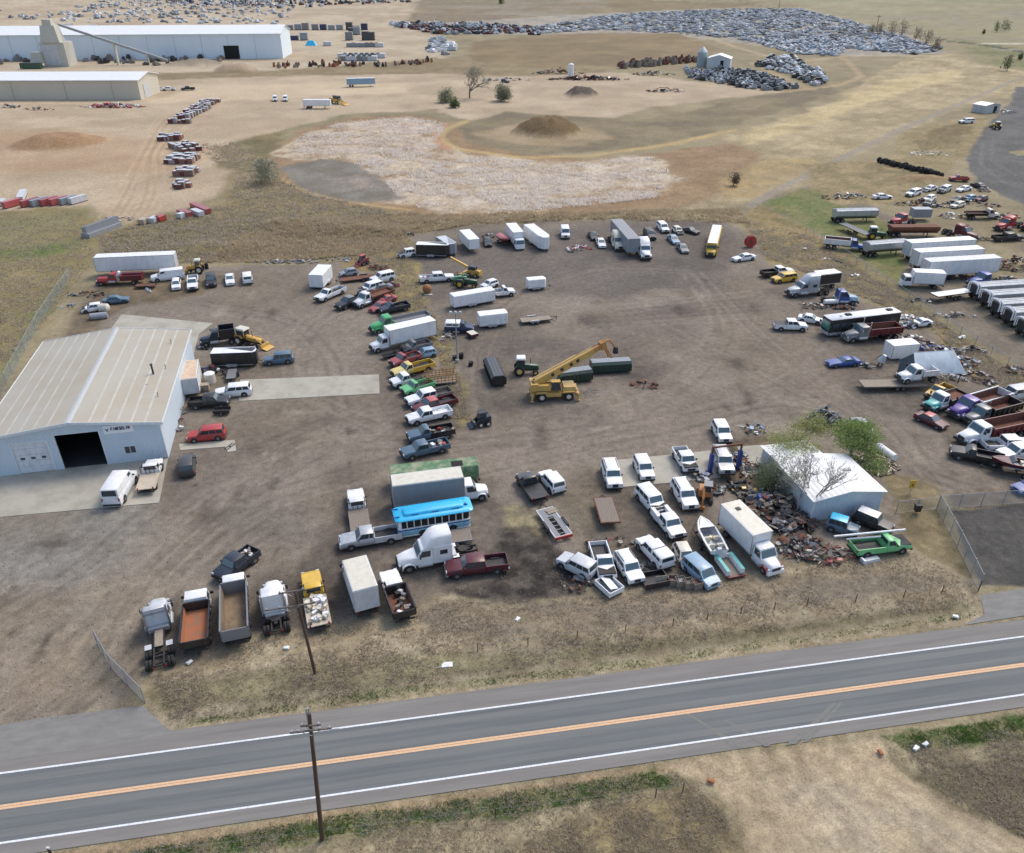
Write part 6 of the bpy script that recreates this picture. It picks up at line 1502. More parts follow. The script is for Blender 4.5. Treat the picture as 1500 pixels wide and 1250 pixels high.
tree((1243, 684), 5.8, 'bright green tree in young leaf at the rear right of the shed', LFG, 9000, .13, 1.3, 6, .13, 1.0, .05, 3, 'leafy_tree', trunk=.10, wide=1.45)
tree((1164, 664), 5.0, 'sparse yellow green tree behind the left end of the shed', LFY, 6500, .10, 1.7, 6, .10, 1.4, .0, 5, 'leafy_tree', squash=.5, trunk=.15, wide=1.7)
tree((1140, 712), 4.8, 'straggly olive bush tree against the left wall of the shed', LFD, 4600, .11, 1.5, 6, .09, .8, .05, 8, 'bush_tree', trunk=.08, wide=1.5)
tree((1160, 725), 3.6, 'tangle of grey brush and long stems at the shed corner', LFO, 3400, .12, 1.5, 6, .08, .9, .0, 9, 'brush_thicket', trunk=.08, wide=1.4)
tree((1182, 758), 7.8, 'bare pale grey tree leaning over the shed roof', LFO, 500, .10, .8, 7, .15, .42, .3, 12, 'bare_tree', wide=1.3, lean=(.6, .5), bark=mat('pale_bark', (.40, .37, .33), .9, dirt=.3))
tree((1168, 750), 5.6, 'second bare grey tree nearer the brush by the shed', LFO, 400, .10, .8, 7, .11, .45, .3, 14, 'bare_tree', lean=(-.3, .4), bark=mat('pale_bark', (.4, .37, .33)))
tree((688, 144), 14.5, 'large bare spreading tree on the tan dirt lot', LFO, 900, .25, 3.4, 7, .42, .7, .12, 21, 'bare_tree', trunk=.15)
tree((655, 150), 6.0, 'grey green round bush left of the large bare tree', LFO, 2600, .33, 3.2, 5, .25, .8, .0, 22, 'bush', trunk=.05)
tree((664, 158), 4.5, 'small green bush below the large bare tree', LFD, 1100, .4, 1.4, 5, .2, .7, .1, 23, 'bush', trunk=.05)
tree((736, 148), 8.0, 'dense grey green bush right of the large bare tree', LFO, 3800, .35, 2.9, 5, .25, .6, .1, 24, 'bush', trunk=.05)
tree((396, 268), 7.5, 'sparse grey green shrub at the left edge of the reed bed', LFO, 1500, .30, 2.2, 6, .2, .8, .1, 25, 'bush', trunk=.05)
tree((1074, 272), 4.0, 'small dark shrub at the right edge of the reed bed', LFT, 700, .25, 1.1, 5, .15, .6, .1, 26, 'bush', trunk=.05)
tree((735, 8), 13, 'solitary dark tree at the top of the picture', LFD, 700, .7, 3, 5, .3, .6, .1, 27, 'dark_tree', trunk=.05)
for i, (px, py, h, lab) in enumerate([(1290, 50, 10, 'leftmost of the bare scrub bushes by the grey wreck field'), (1306, 52, 12, 'second bare scrub bush from the left by the wreck field'), (1320, 54, 14, 'tallest bare scrub bush by the grey wreck field'), (1340, 60, 11, 'fourth bare scrub bush from the left by the wreck field'), (1356, 66, 10, 'fifth bare scrub bush from the left by the wreck field'),
        (1370, 74, 9, 'rightmost bare scrub bush by the grey wreck field'), (1276, 50, 8, 'smallest bare scrub bush at the start of the wreck field row'), (1475, 104, 9, 'lone dark shrub near the upper right road'), (1460, 48, 9, 'left one of two distant trees in the right hand field'), (1472, 47, 10, 'right one of two distant trees in the right hand field'), (1441, 50, 4, 'tiny distant bush in the right hand field'), (1493, 88, 4, 'tiny dark bush below the upper right road')]):
    tree((px, py), h, lab, LFT if i < 7 else LFD, 420, .45, h*.28, 4, .2, .7, .1, 40+i, 'bush', trunk=.05, group='distant bushes')
for k, (px, py, qy) in enumerate([(1141, 12, 0), (1284, 42, 19)]):
    x, y = G(px, py); h = 11; r_ = thing('field_pole', ['thin distant pole left of the wreck field corner', 'thin distant pole behind the wreck field bushes'][k], 'utility pole', (x, y, 0)); part('pole', MB().cyl((0, 0, 0), (0, 0, h), .35, .2, n=6), POLE, r_); part('cross_arm', MB().box(-2.2, 2.2, -.1, .1, h-1.2, h-.9), POLE, r_)

# ---------------------------------------------------------------- grass tufts (stuff)
def grass(name, label, polys, n_, h, wd, m, seed=1, k=4):
    rg = np.random.default_rng(seed); pts = []
    for poly, frac in polys:
        P = np.array(poly); need = int(n_*frac); got = 0
        while got < need:
            q = np.stack([rg.uniform(P[:, 0].min(), P[:, 0].max(), need*2), rg.uniform(P[:, 1].min(), P[:, 1].max(), need*2)], 1)
            q = q[sdist(q[:, 0], q[:, 1], P) > 0]
            dx, dy = (q[:, 0]-750)/FPX, (q[:, 1]-625)/FPX; t = CAM_H/(SP+dy*CP); w_ = np.stack([dx*t, (CP-dy*SP)*t], 1)
            nn = fbm(w_[:, 0]/2.2, w_[:, 1]/2.2, 81+seed); keep = rg.random(len(w_)) < np.clip((nn-.3)*3, .12, 1)*(np.clip((fbm(w_[:, 0]/11, w_[:, 1]/7, 99)-.42)*9, .05, 1) if m is GREED else 1); w_ = w_[keep][:need-got]; got += len(w_); pts.append(w_)
    c = np.concatenate(pts); N = len(c)
    base = np.repeat(c, k, 0)+rg.normal(0, wd*1.6, (N*k, 2)); hh = np.repeat(h*rg.uniform(.4, 1.2, N), k)*rg.uniform(.6, 1.2, N*k)
    a = rg.uniform(0, 6.283, N*k); dx, dy = np.cos(a)*wd, np.sin(a)*wd; lean = rg.normal(0, .75, (N*k, 2))*hh[:, None]
    gz = heightat(base[:, 0], base[:, 1])
    v = np.stack([np.stack([base[:, 0]-dx, base[:, 1]-dy, gz-.03], 1), np.stack([base[:, 0]+dx, base[:, 1]+dy, gz-.03], 1), np.stack([base[:, 0]+lean[:, 0], base[:, 1]+lean[:, 1], gz+hh], 1)], 1).reshape(-1, 3).astype(np.float32)
    M_ = N*k; me = bpy.data.meshes.new(name); me.vertices.add(len(v)); me.vertices.foreach_set('co', v.ravel()); me.loops.add(len(v)); me.loops.foreach_set('vertex_index', np.arange(len(v), dtype=np.int32))
    me.polygons.add(M_); me.polygons.foreach_set('loop_start', (np.arange(M_)*3).astype(np.int32)); me.polygons.foreach_set('loop_total', np.full(M_, 3, np.int32)); me.update(calc_edges=True); me.materials.append(m)
    o = link(bpy.data.objects.new(name, me)); o['kind'] = 'stuff'; tag(o, label, 'grass'); return o
ZG = Zh.reshape(NR, NC)
def heightat(x, y):
    r = np.interp(y, rowY, np.arange(NR)); uu = x/(np.sqrt(np.maximum(y, 0)**2+CAM_H**2)*.86); c = np.interp(uu, u, np.arange(NC))
    return ZG[np.clip(np.round(r).astype(int), 0, NR-1), np.clip(np.round(c).astype(int), 0, NC-1)]
GDRY = leafmat('dry_grass_blades', (.30, .25, .185), (.64, .56, .44)); GGRN = leafmat('green_grass_blades', (.07, .14, .03), (.17, .26, .08)); GREED = leafmat('pale_reeds', (.66, .58, .50), (.95, .90, .83)); GGOLD = leafmat('golden_grass_blades', (.38, .30, .19), (.66, .55, .38))
grass('dry_grass', 'brown dry weeds covering the bank between yard and road', [([(222, 990), (260, 985), (370, 940), (520, 912), (600, 910), (640, 884), (880, 874), (1000, 852), (1100, 844), (1250, 822), (1330, 806), (1425, 855), (1438, 888), (1100, 930), (700, 990), (250, 1060)], 1)], 11000, .24, .035, GDRY, 1)
grass('dry_grass', 'dry weeds in the field below the road', [([(-20, 1275), (480, 1200), (980, 1125), (1030, 1160), (1062, 1190), (1085, 1262), (-20, 1330)], .75), ([(1300, 1095), (1500, 1060), (1520, 1235), (1400, 1180)], .25)], 12000, .26, .026, GDRY, 2)
grass('green_grass', 'green weeds lining the lower road edge', [([(180, 1250), (480, 1196), (760, 1158), (960, 1130), (990, 1146), (800, 1186), (500, 1222), (230, 1262)], .7), ([(1296, 1080), (1420, 1060), (1510, 1048), (1510, 1078), (1330, 1098)], .3)], 4200, .16, .034, GGRN, 3)
grass('green_grass', 'thin green weeds along the upper road verge', [([(300, 1052), (600, 1006), (900, 970), (1430, 895), (1430, 903), (900, 982), (600, 1018), (260, 1064)], 1)], 1500, .14, .03, GGRN, 4)
grass('dry_grass', 'dry grass strip dividing the two yards by the pickup row', [([(560, 392), (606, 388), (620, 440), (640, 470), (664, 520), (682, 590), (686, 615), (668, 615), (655, 560), (640, 520), (618, 490), (598, 450), (560, 425), (545, 400)], .6), ([(500, 370), (600, 352), (600, 385), (545, 398)], .4)], 5000, .4, .05, GDRY, 5)
grass('golden_grass', 'golden weeds along the north edge of the yard', [([(390, 330), (600, 312), (700, 316), (1080, 306), (1100, 328), (880, 322), (700, 330), (600, 345), (560, 372), (400, 385), (300, 385)], 1)], 12000, .7, .09, GGOLD, 6)
grass('golden_grass', 'weeds between the yard and the right hand trailers', [([(1090, 320), (1180, 345), (1330, 440), (1500, 560), (1500, 600), (1420, 535), (1350, 470), (1250, 430), (1180, 400), (1110, 370)], 1)], 8000, .45, .06, GDRY, 7)
grass('pale_reeds', 'pale dead reeds in the dried pond bed', [([(410, 226), (445, 196), (520, 176), (600, 172), (655, 182), (640, 205), (700, 230), (800, 238), (955, 232), (990, 258), (960, 290), (860, 302), (740, 312), (640, 312), (590, 296), (560, 262), (515, 238), (440, 234)], 1)], 15000, .75, .12, GREED, 8, k=3)
grass('dry_grass', 'scrubby weeds left of the reed bed', [([(280, 212), (345, 208), (400, 240), (440, 278), (560, 308), (600, 340), (480, 372), (300, 385), (160, 388), (140, 345), (230, 325), (330, 300), (350, 262)], 1)], 9000, .6, .10, GDRY, 9)
grass('dry_grass', 'field grass at the far left of the yard', [([(-20, 310), (120, 312), (140, 380), (60, 480), (-20, 560)], 1)], 5000, .35, .07, GDRY, 10)
grass('low_weeds', 'low weeds growing between the wrecks near the road', [([(640, 860), (860, 800), (900, 760), (1060, 800), (1130, 830), (1100, 845), (880, 872), (640, 884)], .4), ([(1060, 690), (1120, 680), (1190, 780), (1260, 820), (1120, 838), (1090, 760)], .4), ([(220, 980), (420, 925), (600, 900), (600, 885), (400, 900), (230, 960)], .2)], 2200, .16, .03, GDRY, 11)
rg = np.random.default_rng(44); YW = np.array(W([(100, 480), (150, 400), (560, 390), (620, 345), (1060, 325), (1130, 395), (1350, 480), (1560, 640), (1480, 720), (1250, 640), (1100, 640), (1000, 840), (640, 880), (250, 970), (140, 1040), (-60, 1090), (-60, 700), (240, 740), (300, 600)]))
q = np.stack([rg.uniform(YW[:, 0].min(), YW[:, 0].max(), 60000), YW[:, 1].min()+(YW[:, 1].max()-YW[:, 1].min())*rg.random(60000)**1.5], 1); q = q[sdist(q[:, 0], q[:, 1], YW) > 0][:15000]
gv = leafmesh('gravel', np.stack([q[:, 0], q[:, 1], heightat(q[:, 0], q[:, 1])+.03], 1), .085, leafmat('gravel_stones', (.05, .045, .04), (.36, .33, .30)), None, rg)
gv['kind'] = 'stuff'; tag(gv, 'loose stones scattered over the gravel yard', 'gravel')
# ---------------------------------------------------------------- everything parked in and around the yards
SU, SD_, VN = 'sport_utility_vehicle', 'sedan', 'cargo_van'
def K(style, px, colour, label, z=1.05, cat=None, **k):
    nm = {'sedan': 'sedan', 'coupe': 'sports_car', 'hatch': 'hatchback', 'minivan': 'minivan', 'van': 'cargo_van', 'jeep': 'jeep'}.get(style, SU)
    ct = cat or {'sedan': 'car', 'coupe': 'car', 'hatch': 'car', 'minivan': 'minivan', 'van': 'van'}.get(style, 'suv')
    return car(nm, style, px, z, colour, label, ct, group={'car': 'cars in the salvage yard', 'suv': 'suvs in the salvage yard', 'van': 'vans in the salvage yard'}.get(ct), **k)
PK = lambda px, c, label, z=1.2, **k: pickup(px, z, c, label, **k)
# --- around the workshop
semi_trailer((136, 375, 258, 370), 4.1, 'white', 'white semi trailer in the far left corner behind the old red truck', L=15.2, rib=False)
o = truck = thing('fire_truck', 'faded old red fire truck parked along the white semi trailer', 'fire truck', *(lambda q: (q[0], q[1]))(place((139, 408, 213, 405), 1.3)))
truck_nose(truck, .6, 4.5, 'red', False, None, 0, 2.3, 0); rails(truck, -4.2, 3.4)
part('body', MB().box(-4.3, .4, -1.1, 1.1, .9, 1.9).box(-4.3, -.6, -.4, .4, 1.9, 2.2), paint('darkred'), truck); part('pump_panel', MB().box(-.2, .45, -1.13, 1.13, .8, 2.1), CHROME, truck); part('spare_reel', MB().cyl((.1, -.4, 2.3), (.1, .4, 2.3), .25), paint('white'), truck)
tandem(truck, -2.6, hw=1.08, r=.46, axles=1)
K('van', (219, 405, 271, 399), 'white', 'white cargo van in front of the right end of the white semi trailer', 1.1)
backhoe((276, 392, 294, 391), 1.2, 'orange yellow machine half hidden behind the white van', roof='cream')
K('hatch', (257, 420, 258, 407), 'white', 'small white car first in the row by the white van')
PK((281, 420, 282, 402), 'white', 'white pickup with a dark blue windshield second in the row', cab='reg')
K('suv', (309, 415, 308, 402), 'black', 'black car third in the row, between the white pickup and white suv')
K('sedan', (337, 414, 335, 398), 'white', 'white car fourth in the row at the back of the lot')
K('suv', (361, 396, 363, 413), 'white', 'white wagon at the right end of the back row')
tyre_stack((303, 394), 'black tyre stack behind the black car in the back row', 5)
K('sedan', (188, 434, 150, 438), 'steelblue', 'dark blue grey wrecked sedan in the weeds behind the workshop', opts=('steel',))
K('hatch', (127, 449, 142, 447), 'white', 'small white wreck with blue glass left of the round tank', opts=('nohood', 'steel'))
r_ = thing('round_tank', 'cream round tank lying by the wrecked blue sedan', 'tank', (*G(152, 457), 0)); part('tank_body', MB().cyl((-.6, 0, .8), (.9, 0, .8), .75, n=16).cyl((.9, 0, .8), (1.2, 0, .8), .75, .4, n=16), paint('cream'), r_); part('tank_foot', MB().box(-.5, .8, -.5, .5, 0, .3), FRAME, r_)
r_ = thing('steel_culvert', 'grey half round steel shell lying north of the workshop', 'steel shell', (*G(146, 467), 0), .3); part('shell', MB().cyl((-1.4, 0, .5), (1.4, 0, .5), .62, n=14), GALV, r_); part('end_rim', MB().cyl((-1.46, 0, .5), (-1.4, 0, .5), .68, n=14), FRAME, r_)
junk((128, 432), (7, 3), .5, 26, 'dark scrap patch in the weeds behind the workshop', ('black', 'grey', 'rust'), seed=3)
junk((103, 450), (3, 2), .5, 10, 'little grey scrap patch near the left fence', ('grey', 'silver', 'black'), seed=4)
flat_trailer((198, 418, 228, 417), .6, 'black', 'low black trailer lying behind the van row', hw=.8, deck='rust', axles=1, tongue=0, fend=False)
r_ = thing('fibreglass_hull', 'white pointed shell lying on the gravel near the back row', 'shell', (*G(218, 426), 0), -.9); part('shell', MB().loft([[(-1.6, -.3, .1), (-1.6, .3, .1), (-1.6, 0, .4)], [(0, -.35, .1), (0, .35, .1), (0, 0, .5)], [(1.6, -.05, .1), (1.6, .05, .1), (1.6, 0, .2)]]), paint('white'), r_); part('keel_strip', MB().box(-1.4, 1.2, -.03, .03, .38, .47), FRAME, r_)
dump_truck((291, 496, 344, 489), 1.4, 'blueblack', 'dark blue heavy truck with a tall black body by the yellow loader', bedc='black', kind='conv', bedh=1.6, inner='black')
backhoe((384, 500, 346, 491), 1.2, 'yellow wheel loader beside the dark heavy truck')
cargo_trailer((371, 512, 314, 514), 2.6, 'black', 'black enclosed trailer with a white roof and v nose near the workshop', zt=2.6, L=6.8, hw=1.15)
K('jeep', (386, 525, 430, 521), 'steelblue', 'blue boxy suv standing alone right of the black trailer', 1.05)
r_ = vb = thing('box_container', 'white truck body with a rust stained roof against the workshop wall', 'storage container', *(lambda q: (q[0], q[1]))(place((277, 530, 274, 553), 3.2)))
vanbox(vb, -3.2, 3.2, 1.3, .75, 3.2, 'white', mat('rusty_cream_roof', (.62, .50, .38), .7, dirt=.9, scale=1.2, dcol=(.50, .30, .18), streak=1)); rails(vb, -3, 3, .45)
flat_trailer((338, 556, 341, 541), .5, 'black', 'small utility trailer with pale ramps below the black enclosed trailer', hw=.8, deck='grey', axles=1)
r_ = thing('white_tank', 'round white tank standing beside the truck body and pallets', 'tank', (*G(309, 560), 0)); part('tank_body', MB().cyl((0, 0, 0), (0, 0, 1.5), .8, n=16), paint('cream'), r_); part('dome', MB().cyl((0, 0, 1.5), (0, 0, 1.8), .8, .25, n=16), paint('white'), r_)
r_ = thing('pallet_stack', 'stack of worn wooden pallets between truck body and white tank', 'pallets', (*G(301, 572), 0), .2); [part('pallet', MB().cb(0, 0, .1+.15*i, 1.2+.05*(i % 2), 1.0, .11), paint('wood'), r_) for i in range(7)]
def moto(px, label, colour='white'):
    x, y = G(*px); r_ = thing('motorcycle', label, 'motorcycle', (x, y, 0), R_.uniform(0, 3)); wheel(r_, .7, 0, .32, .14); wheel(r_, -.7, 0, .32, .16)
    part('fuel_tank', MB().frus(-.2, .35, .16, .65, -.1, .28, .1, .95), paint(colour), r_); part('seat', MB().cb(-.4, 0, .75, .6, .26, .14), PLASTIC, r_); part('handlebar', MB().tube([(.4, -.4, 1.05), (.5, 0, .95), (.4, .4, 1.05)], .03).tube([(.5, 0, .95), (.7, 0, .35)], .04), FRAME, r_)
for px, lb, c in [((303, 546), 'blue motorcycle nearest the truck body', 'blue'), ((314, 543), 'pink and white motorcycle in the middle of three', 'pink'), ((322, 548), 'white motorcycle nearest the utility trailer', 'white')]: moto(px, lb, c)
K('suv', (314, 572, 368, 567), 'white', 'white suv parked at the left end of the concrete strip', 1.1)
PK((335, 583, 276, 586), 'black', 'black pickup nose out beside the workshop wall', cab='crew')
r_ = thing('motorcycle_trailer', 'low black utility trailer in front of the black pickup', 'trailer', (*G(326, 606), 0), .1); part('deck', MB().box(-1.1, 1.1, -.6, .6, .35, .42), FRAME, r_); part('side_rail', MB().box(-1.1, 1.1, -.62, -.57, .42, .8).box(-1.1, 1.1, .57, .62, .42, .8), FRAME, r_); wheel(r_, 0, .75, .28, .18); wheel(r_, 0, -.75, .28, .18)
K('suv', (274, 636, 330, 630), 'red', 'bright red suv beside the workshop right wall', 1.05)
K('suv', (274, 666, 272, 689), 'darkgrey', 'dark grey suv just off the apron corner', 1.1)
for i, (px, c) in enumerate([((262, 596), 'white'), ((264, 606), 'black'), ((266, 618), 'maroon'), ((265, 630), 'white')]):
    junk(px, (1.4, 1.2), .6, 6, ['white box parts by the workshop wall behind the black pickup', 'black bin clutter by the workshop wall', 'dark red clutter by the workshop wall', 'white clutter by the workshop wall above the red suv'][i], (c, 'grey'), seed=20+i, name='wall_clutter', cat='clutter', big=.7)
r_ = thing('steel_ladder', 'small dark object lying on the concrete path end', 'scrap', (*G(337, 655), .07), 1.2); part('frame', MB().tube([(-.8, -.2, .05), (.8, -.2, .05)], .05).tube([(-.8, .2, .05), (.8, .2, .05)], .05), FRAME, r_); part('rung', MB().tube([(0, -.2, .05), (0, .2, .05)], .05), FRAME, r_)
v = K('van', (179, 684, 163, 709), 'white', 'white high roof service van backed onto the concrete apron', 2.6, L=6.2)
v.scale = (1, 1.08, 1.2)
PK((224, 676, 214, 706), 'white', 'white flatbed pickup on the apron corner with a black rack', z=1.3, cab='reg', bed='flat', bedcolour='beige', L=6.6)
# --- lot between the shops
cargo_trailer((463, 402, 474, 390), 2.9, 'white', 'white tilted box trailer at the top end of the wreck rows', zt=3.0, L=6, hw=1.4, vnose=0.0, tongue=0)
PK((462, 436, 504, 418), 'white', 'white pickup nosed toward the camera under the white box trailer', cab='reg')
PK((492, 447, 536, 430), 'black', 'black pickup with a grey roof beside the white pickup', roof='grey', cab='ext')
K('bigsuv', (530, 424, 556, 416), 'white', 'white suv wreck behind the white nosed heavy pickup', opts=('nohood', 'steel'))
dump_truck((519, 443, 572, 424), 1.3, 'white', 'white heavy duty truck nose down among the wrecks', bedc='rust', kind='conv', bedh=.4)
flat_trailer((500, 409, 558, 402), .7, 'rust', 'rusty long trailer behind the white pickup row', deck='rust', hw=1.0)
K('bigsuv', (546, 408, 574, 402), 'white', 'white topper shell wreck at the back of the wreck rows', opts=('dark',))
K('sedan', (536, 424, 575, 415), 'grey', 'grey stripped wreck between the white wrecks', opts=('nohood', 'steel'))
K('sedan', (543, 451, 568, 441), 'faded red', 'faded pink sedan in front of the green truck', opts=('steel',))
K('coupe', (553, 438, 576, 432), 'pink', 'pale red wreck behind the faded pink sedan', opts=('nohood', 'steel'))
PK((556, 452, 598, 443), 'blueblack', 'dark blue pickup next to the green heavy truck', cab='reg')
junk((555, 394), (5, 3), 1.2, 30, 'rusty scrap pile at the back of the wreck rows', ('rust', 'maroon', 'black'), seed=6)
K('hatch', (500, 398, 520, 395), 'bluegrey', 'dark teal car behind the white box trailer', opts=('steel',))
r_ = skid((526, 384, 536, 381), .8, 'faded red', 'small red machine standing in the grass at the yard edge', rimc='grey', roof='red'); 
dump_truck((535, 479, 634, 458), 1.5, 'green', 'bright green heavy truck with a long flat grey covered bed', bedc='grey', kind='big', inner='grey', bedh=.5, L=11)
box_truck((566, 481, 634, 466), 3.6, 'white', 'long white box truck facing left below the green truck', kind='conv', zt=3.6, opts=())
for px, c, lb, k in [((590, 508, 628, 499), 'grey', 'grey hood wreck directly below the long white box truck', dict(opts=('nohood', 'steel'), cab='reg')),
    ((573, 529, 614, 516), 'faded red', 'faded red pickup at the top of the diagonal pickup row', dict(cab='reg')),
    ((574, 544, 634, 528), 'paleyellow', 'yellow pickup with a golden bed in the diagonal row', dict(cab='reg', bedcolour='yellow')),
    ((573, 558, 618, 547), 'white', 'white suv like pickup between the yellow and green ones', dict(cab='ext', bed='none')),
    ((588, 570, 634, 556), 'limegreen', 'light green pickup in the middle of the diagonal row', dict(cab='reg', L=5.0)),
    ((595, 585, 660, 569), 'white', 'white crew cab pickup with a rusty bed in the diagonal row', dict(cab='crew', bedcolour='oldwood')),
    ((606, 598, 666, 580), 'darkred', 'dark red pickup with a faded pink roof in the row', dict(cab='ext', roof='pink')),
    ((596, 611, 660, 597), 'white', 'clean white pickup at the lower part of the diagonal row', dict(cab='ext', bedcolour='white', opts=('cleanbed',))),
    ((597, 636, 664, 624), 'steelblue', 'steel blue pickup with a cluttered black bed', dict(cab='reg', bedcolour='black', opts=('cargo', 'dually'))),
    ((588, 661, 656, 645), 'steelblue', 'blue pickup with white cargo at the bottom of the row', dict(cab='ext', opts=('cargo',)))]: PK(px, c, lb, **k)
K('hatch', (612, 516, 634, 512), 'lightblue', 'pale blue wreck behind the faded red pickup', opts=('nohood', 'steel'))
flat_trailer((560, 520, 600, 511), .8, 'black', 'black bare truck frame above the faded red pickup', hw=.6, deck='black', skeleton=True, fend=False, tongue=0, wr=.4)
r_ = thing('stake_body', 'orange brown wooden stake rack body behind the pickup row', 'truck body', *(lambda q: (q[0], q[1]))(place((626, 552, 664, 548), 1.2)))
part('deck', MB().box(-2.3, 2.3, -1.1, 1.1, .3, .45), paint('oldwood'), r_); sk = MB()
for s in (-1, 1):
    for i in range(9): sk.cb(-2.2+i*.55, s*1.05, 1.1, .1, .07, 1.4)
    for zz in (.8, 1.2, 1.6): sk.box(-2.3, 2.3, s*1.02-.03, s*1.02+.03, zz-.07, zz+.07)
part('stake_side', sk, mat('orange_wood', (.50, .27, .10), .85, dirt=.4), r_)
# --- top edge of the yard
K('jeep', (586, 371, 606, 368), 'white', 'white open off road vehicle left of the black enclosed trailer', opts=('nohood',))
cargo_trailer((660, 358, 608, 357), 2.7, 'black', 'black enclosed v nose trailer with a white roof at the yard top', L=7.0, zt=2.8, hw=1.2)
cargo_trailer((663, 357, 645, 346), 2.8, 'bluegrey', 'blue grey enclosed trailer behind the black one', zt=2.8, L=6, hw=1.2, roofcol='lightgrey')
box_truck((695, 351, 680, 336), 3.2, 'white', 'white box truck showing a dark square on its end', kind='none', zt=3.2, L=7.5)
K('hatch', (716, 357, 712, 347), 'black', 'black wreck between the white box truck and the red boat', opts=('steel',))
boat((742, 350, 733, 343), 1.8, 'red covered boat on a trailer at the top edge', 'darkred', L=5.2, covered='pink')
box_truck((761, 342, 747, 325), 3.6, 'white', 'white cab forward box truck facing the camera at the top edge', kind='over', zt=3.6, L=7.2)
cargo_trailer((799, 347, 776, 330), 3.1, 'white', 'large white rounded trailer beside the cab forward box truck', zt=3.2, L=10.5, hw=1.3, vnose=1.5, tongue=.8)
K('van', (829, 341, 827, 332), 'white', 'white van behind the red and black wreck', 1.6, opts=('blanksides',))
junk((846, 366), (6, 5), 1.0, 34, 'wrecked truck frame with red and black parts by the white van', ('white', 'black', 'red', 'pink', 'grey'), seed=9)
K('sedan', (872, 347, 866, 339), 'black', 'black wreck left of the cream semi truck', opts=('steel',))
K('sedan', (884, 360, 877, 346), 'white', 'white sedan squeezed left of the cream semi truck', opts=('trunkopen',))
semi((913, 365, 895, 338), 1.5, 'cream', 'cream semi truck nose toward the camera', sleeper=1.6, fairing=.7)
semi_trailer((929, 350, 903, 321), 4.1, 'bluegrey', 'long grey semi trailer with a pale front parked diagonally', roofcol='grey', L=15, rib=True)
semi((949, 374, 938, 356), 1.5, 'white', 'white and blue semi truck coupled to the long grey trailer', sleeper=1.7, fairing=.9, L=7.5)
K('suv', (957, 347, 947, 336), 'black', 'black suv right of the white and blue semi')
K('suv', (978, 338, 965, 325), 'white', 'white suv at the top of the diagonal car line')
K('hatch', (996, 337, 990, 333), 'cream', 'pale tan wreck right of the white suv', opts=('nohood', 'steel'))
K('sedan', (992, 353, 982, 343), 'lightblue', 'pale blue sedan in the diagonal car line')
K('sedan', (1005, 366, 996, 356), 'grey', 'grey sedan at the lower end of the diagonal car line')
K('coupe', (1020, 337, 1006, 333), 'black', 'flat black wreck left of the school bus', opts=('steel',))
bus((1042, 364, 1050, 334), 2.2, 'yellow school bus with a white roof at the yard top')
r_ = thing('cable_reel', 'large red steel reel standing at the yard corner', 'reel', (*G(1098, 362), 0), .2)
part('rim', MB().cyl((0, -.35, 1.25), (0, -.2, 1.25), 1.3, n=24).cyl((0, .2, 1.25), (0, .35, 1.25), 1.3, n=24), paint('red'), r_); part('hub', MB().cyl((0, -.55, 1.25), (0, .55, 1.25), .35, n=14), paint('rust'), r_)
K('sedan', (1071, 377, 1109, 372), 'white', 'long white sedan beside the red reel')
# --- trailers in the upper middle
PK((667, 402, 612, 406), 'white', 'white pickup with a red part standing in its bed', cab='crew', opts=('cargo',))
r_ = thing('float_ball', 'bright orange ball shaped tank on the gravel', 'tank', (*G(626, 430), 0)); part('ball', MB().loft([[(math.cos(a)*.9*math.sin(t), math.sin(a)*.9*math.sin(t), .9-.9*math.cos(t)) for a in [k*math.pi/8 for k in range(16)]] for t in [.1+.294*j for j in range(11)]]), paint('orange'), r_); part('foot', MB().cb(.3, -.9, .1, 1.4, .5, .15), paint('cream'), r_)
skid((669, 393, 716, 402), 1.0, 'machineyellow', 'yellow boom loader with its arm raised left behind the green tractor', L=4.5, name='boom_loader', cat='loader')
r_ = thing('loader_arm_frame', 'long yellow lift boom resting above the green tractor', 'boom', (*G(680, 402), 0), math.radians(150)); part('boom', MB().tube([(-2, 0, 1.4), (3.2, 0, 3.0)], .26, n=4), paint('machineyellow'), r_); part('end_pin', MB().cyl((3.2, -.4, 3.0), (3.2, .4, 3.0), .16), FRAME, r_)
tractor((700, 413, 668, 411), 1.2, 'darkgreen', 'dark green farm tractor behind the white gooseneck trailer', cab=False, L=4.5)
tractor((664, 408, 684, 407), 1.2, 'palegreen', 'light green small tractor beside the dark green one', cab=False, L=3.2)
cargo_trailer((727, 421, 656, 433), 2.6, 'white', 'long white gooseneck livestock trailer with tandem wheels', zt=2.6, L=8.2, hw=1.1, vnose=.0, tongue=0)
PK((744, 424, 724, 426), 'white', 'white pickup nose under the gooseneck trailer', cab='reg', L=5.2, z=1.2)
K('hatch', (712, 415, 722, 412), 'white', 'small white dome roofed cab behind the gooseneck trailer', opts=('steel',))
cargo_trailer((803, 406, 768, 409), 2.2, 'white', 'small white enclosed trailer standing alone', zt=2.2, L=3.7, hw=.95, vnose=.35)
cargo_trailer((745, 455, 698, 460), 2.5, 'white', 'medium white enclosed trailer below the gooseneck trailer', zt=2.5, L=5.1, hw=1.1, vnose=.2, tongue=0)
PK((694, 477, 652, 476), 'navy', 'dark blue pickup with a white topper near the light mast', cab='reg', bed='topper', load='white')
flat_trailer((812, 464, 757, 470), .6, 'darkgrey', 'car hauler trailer with a pale plank deck', deck='wood', L=5.6, ramps=False)
r_ = thing('small_trailer', 'small red white utility trailer below the blue pickup', 'trailer', (*G(692, 494), 0), -1.0); part('trailer_box', MB().box(-.9, .9, -.7, .7, .4, .8), paint('maroon'), r_); part('cover', MB().box(-.85, .85, -.65, .65, .8, .86), paint('cream'), r_); wheel(r_, 0, .85, .3, .2); wheel(r_, 0, -.85, .3, .2)
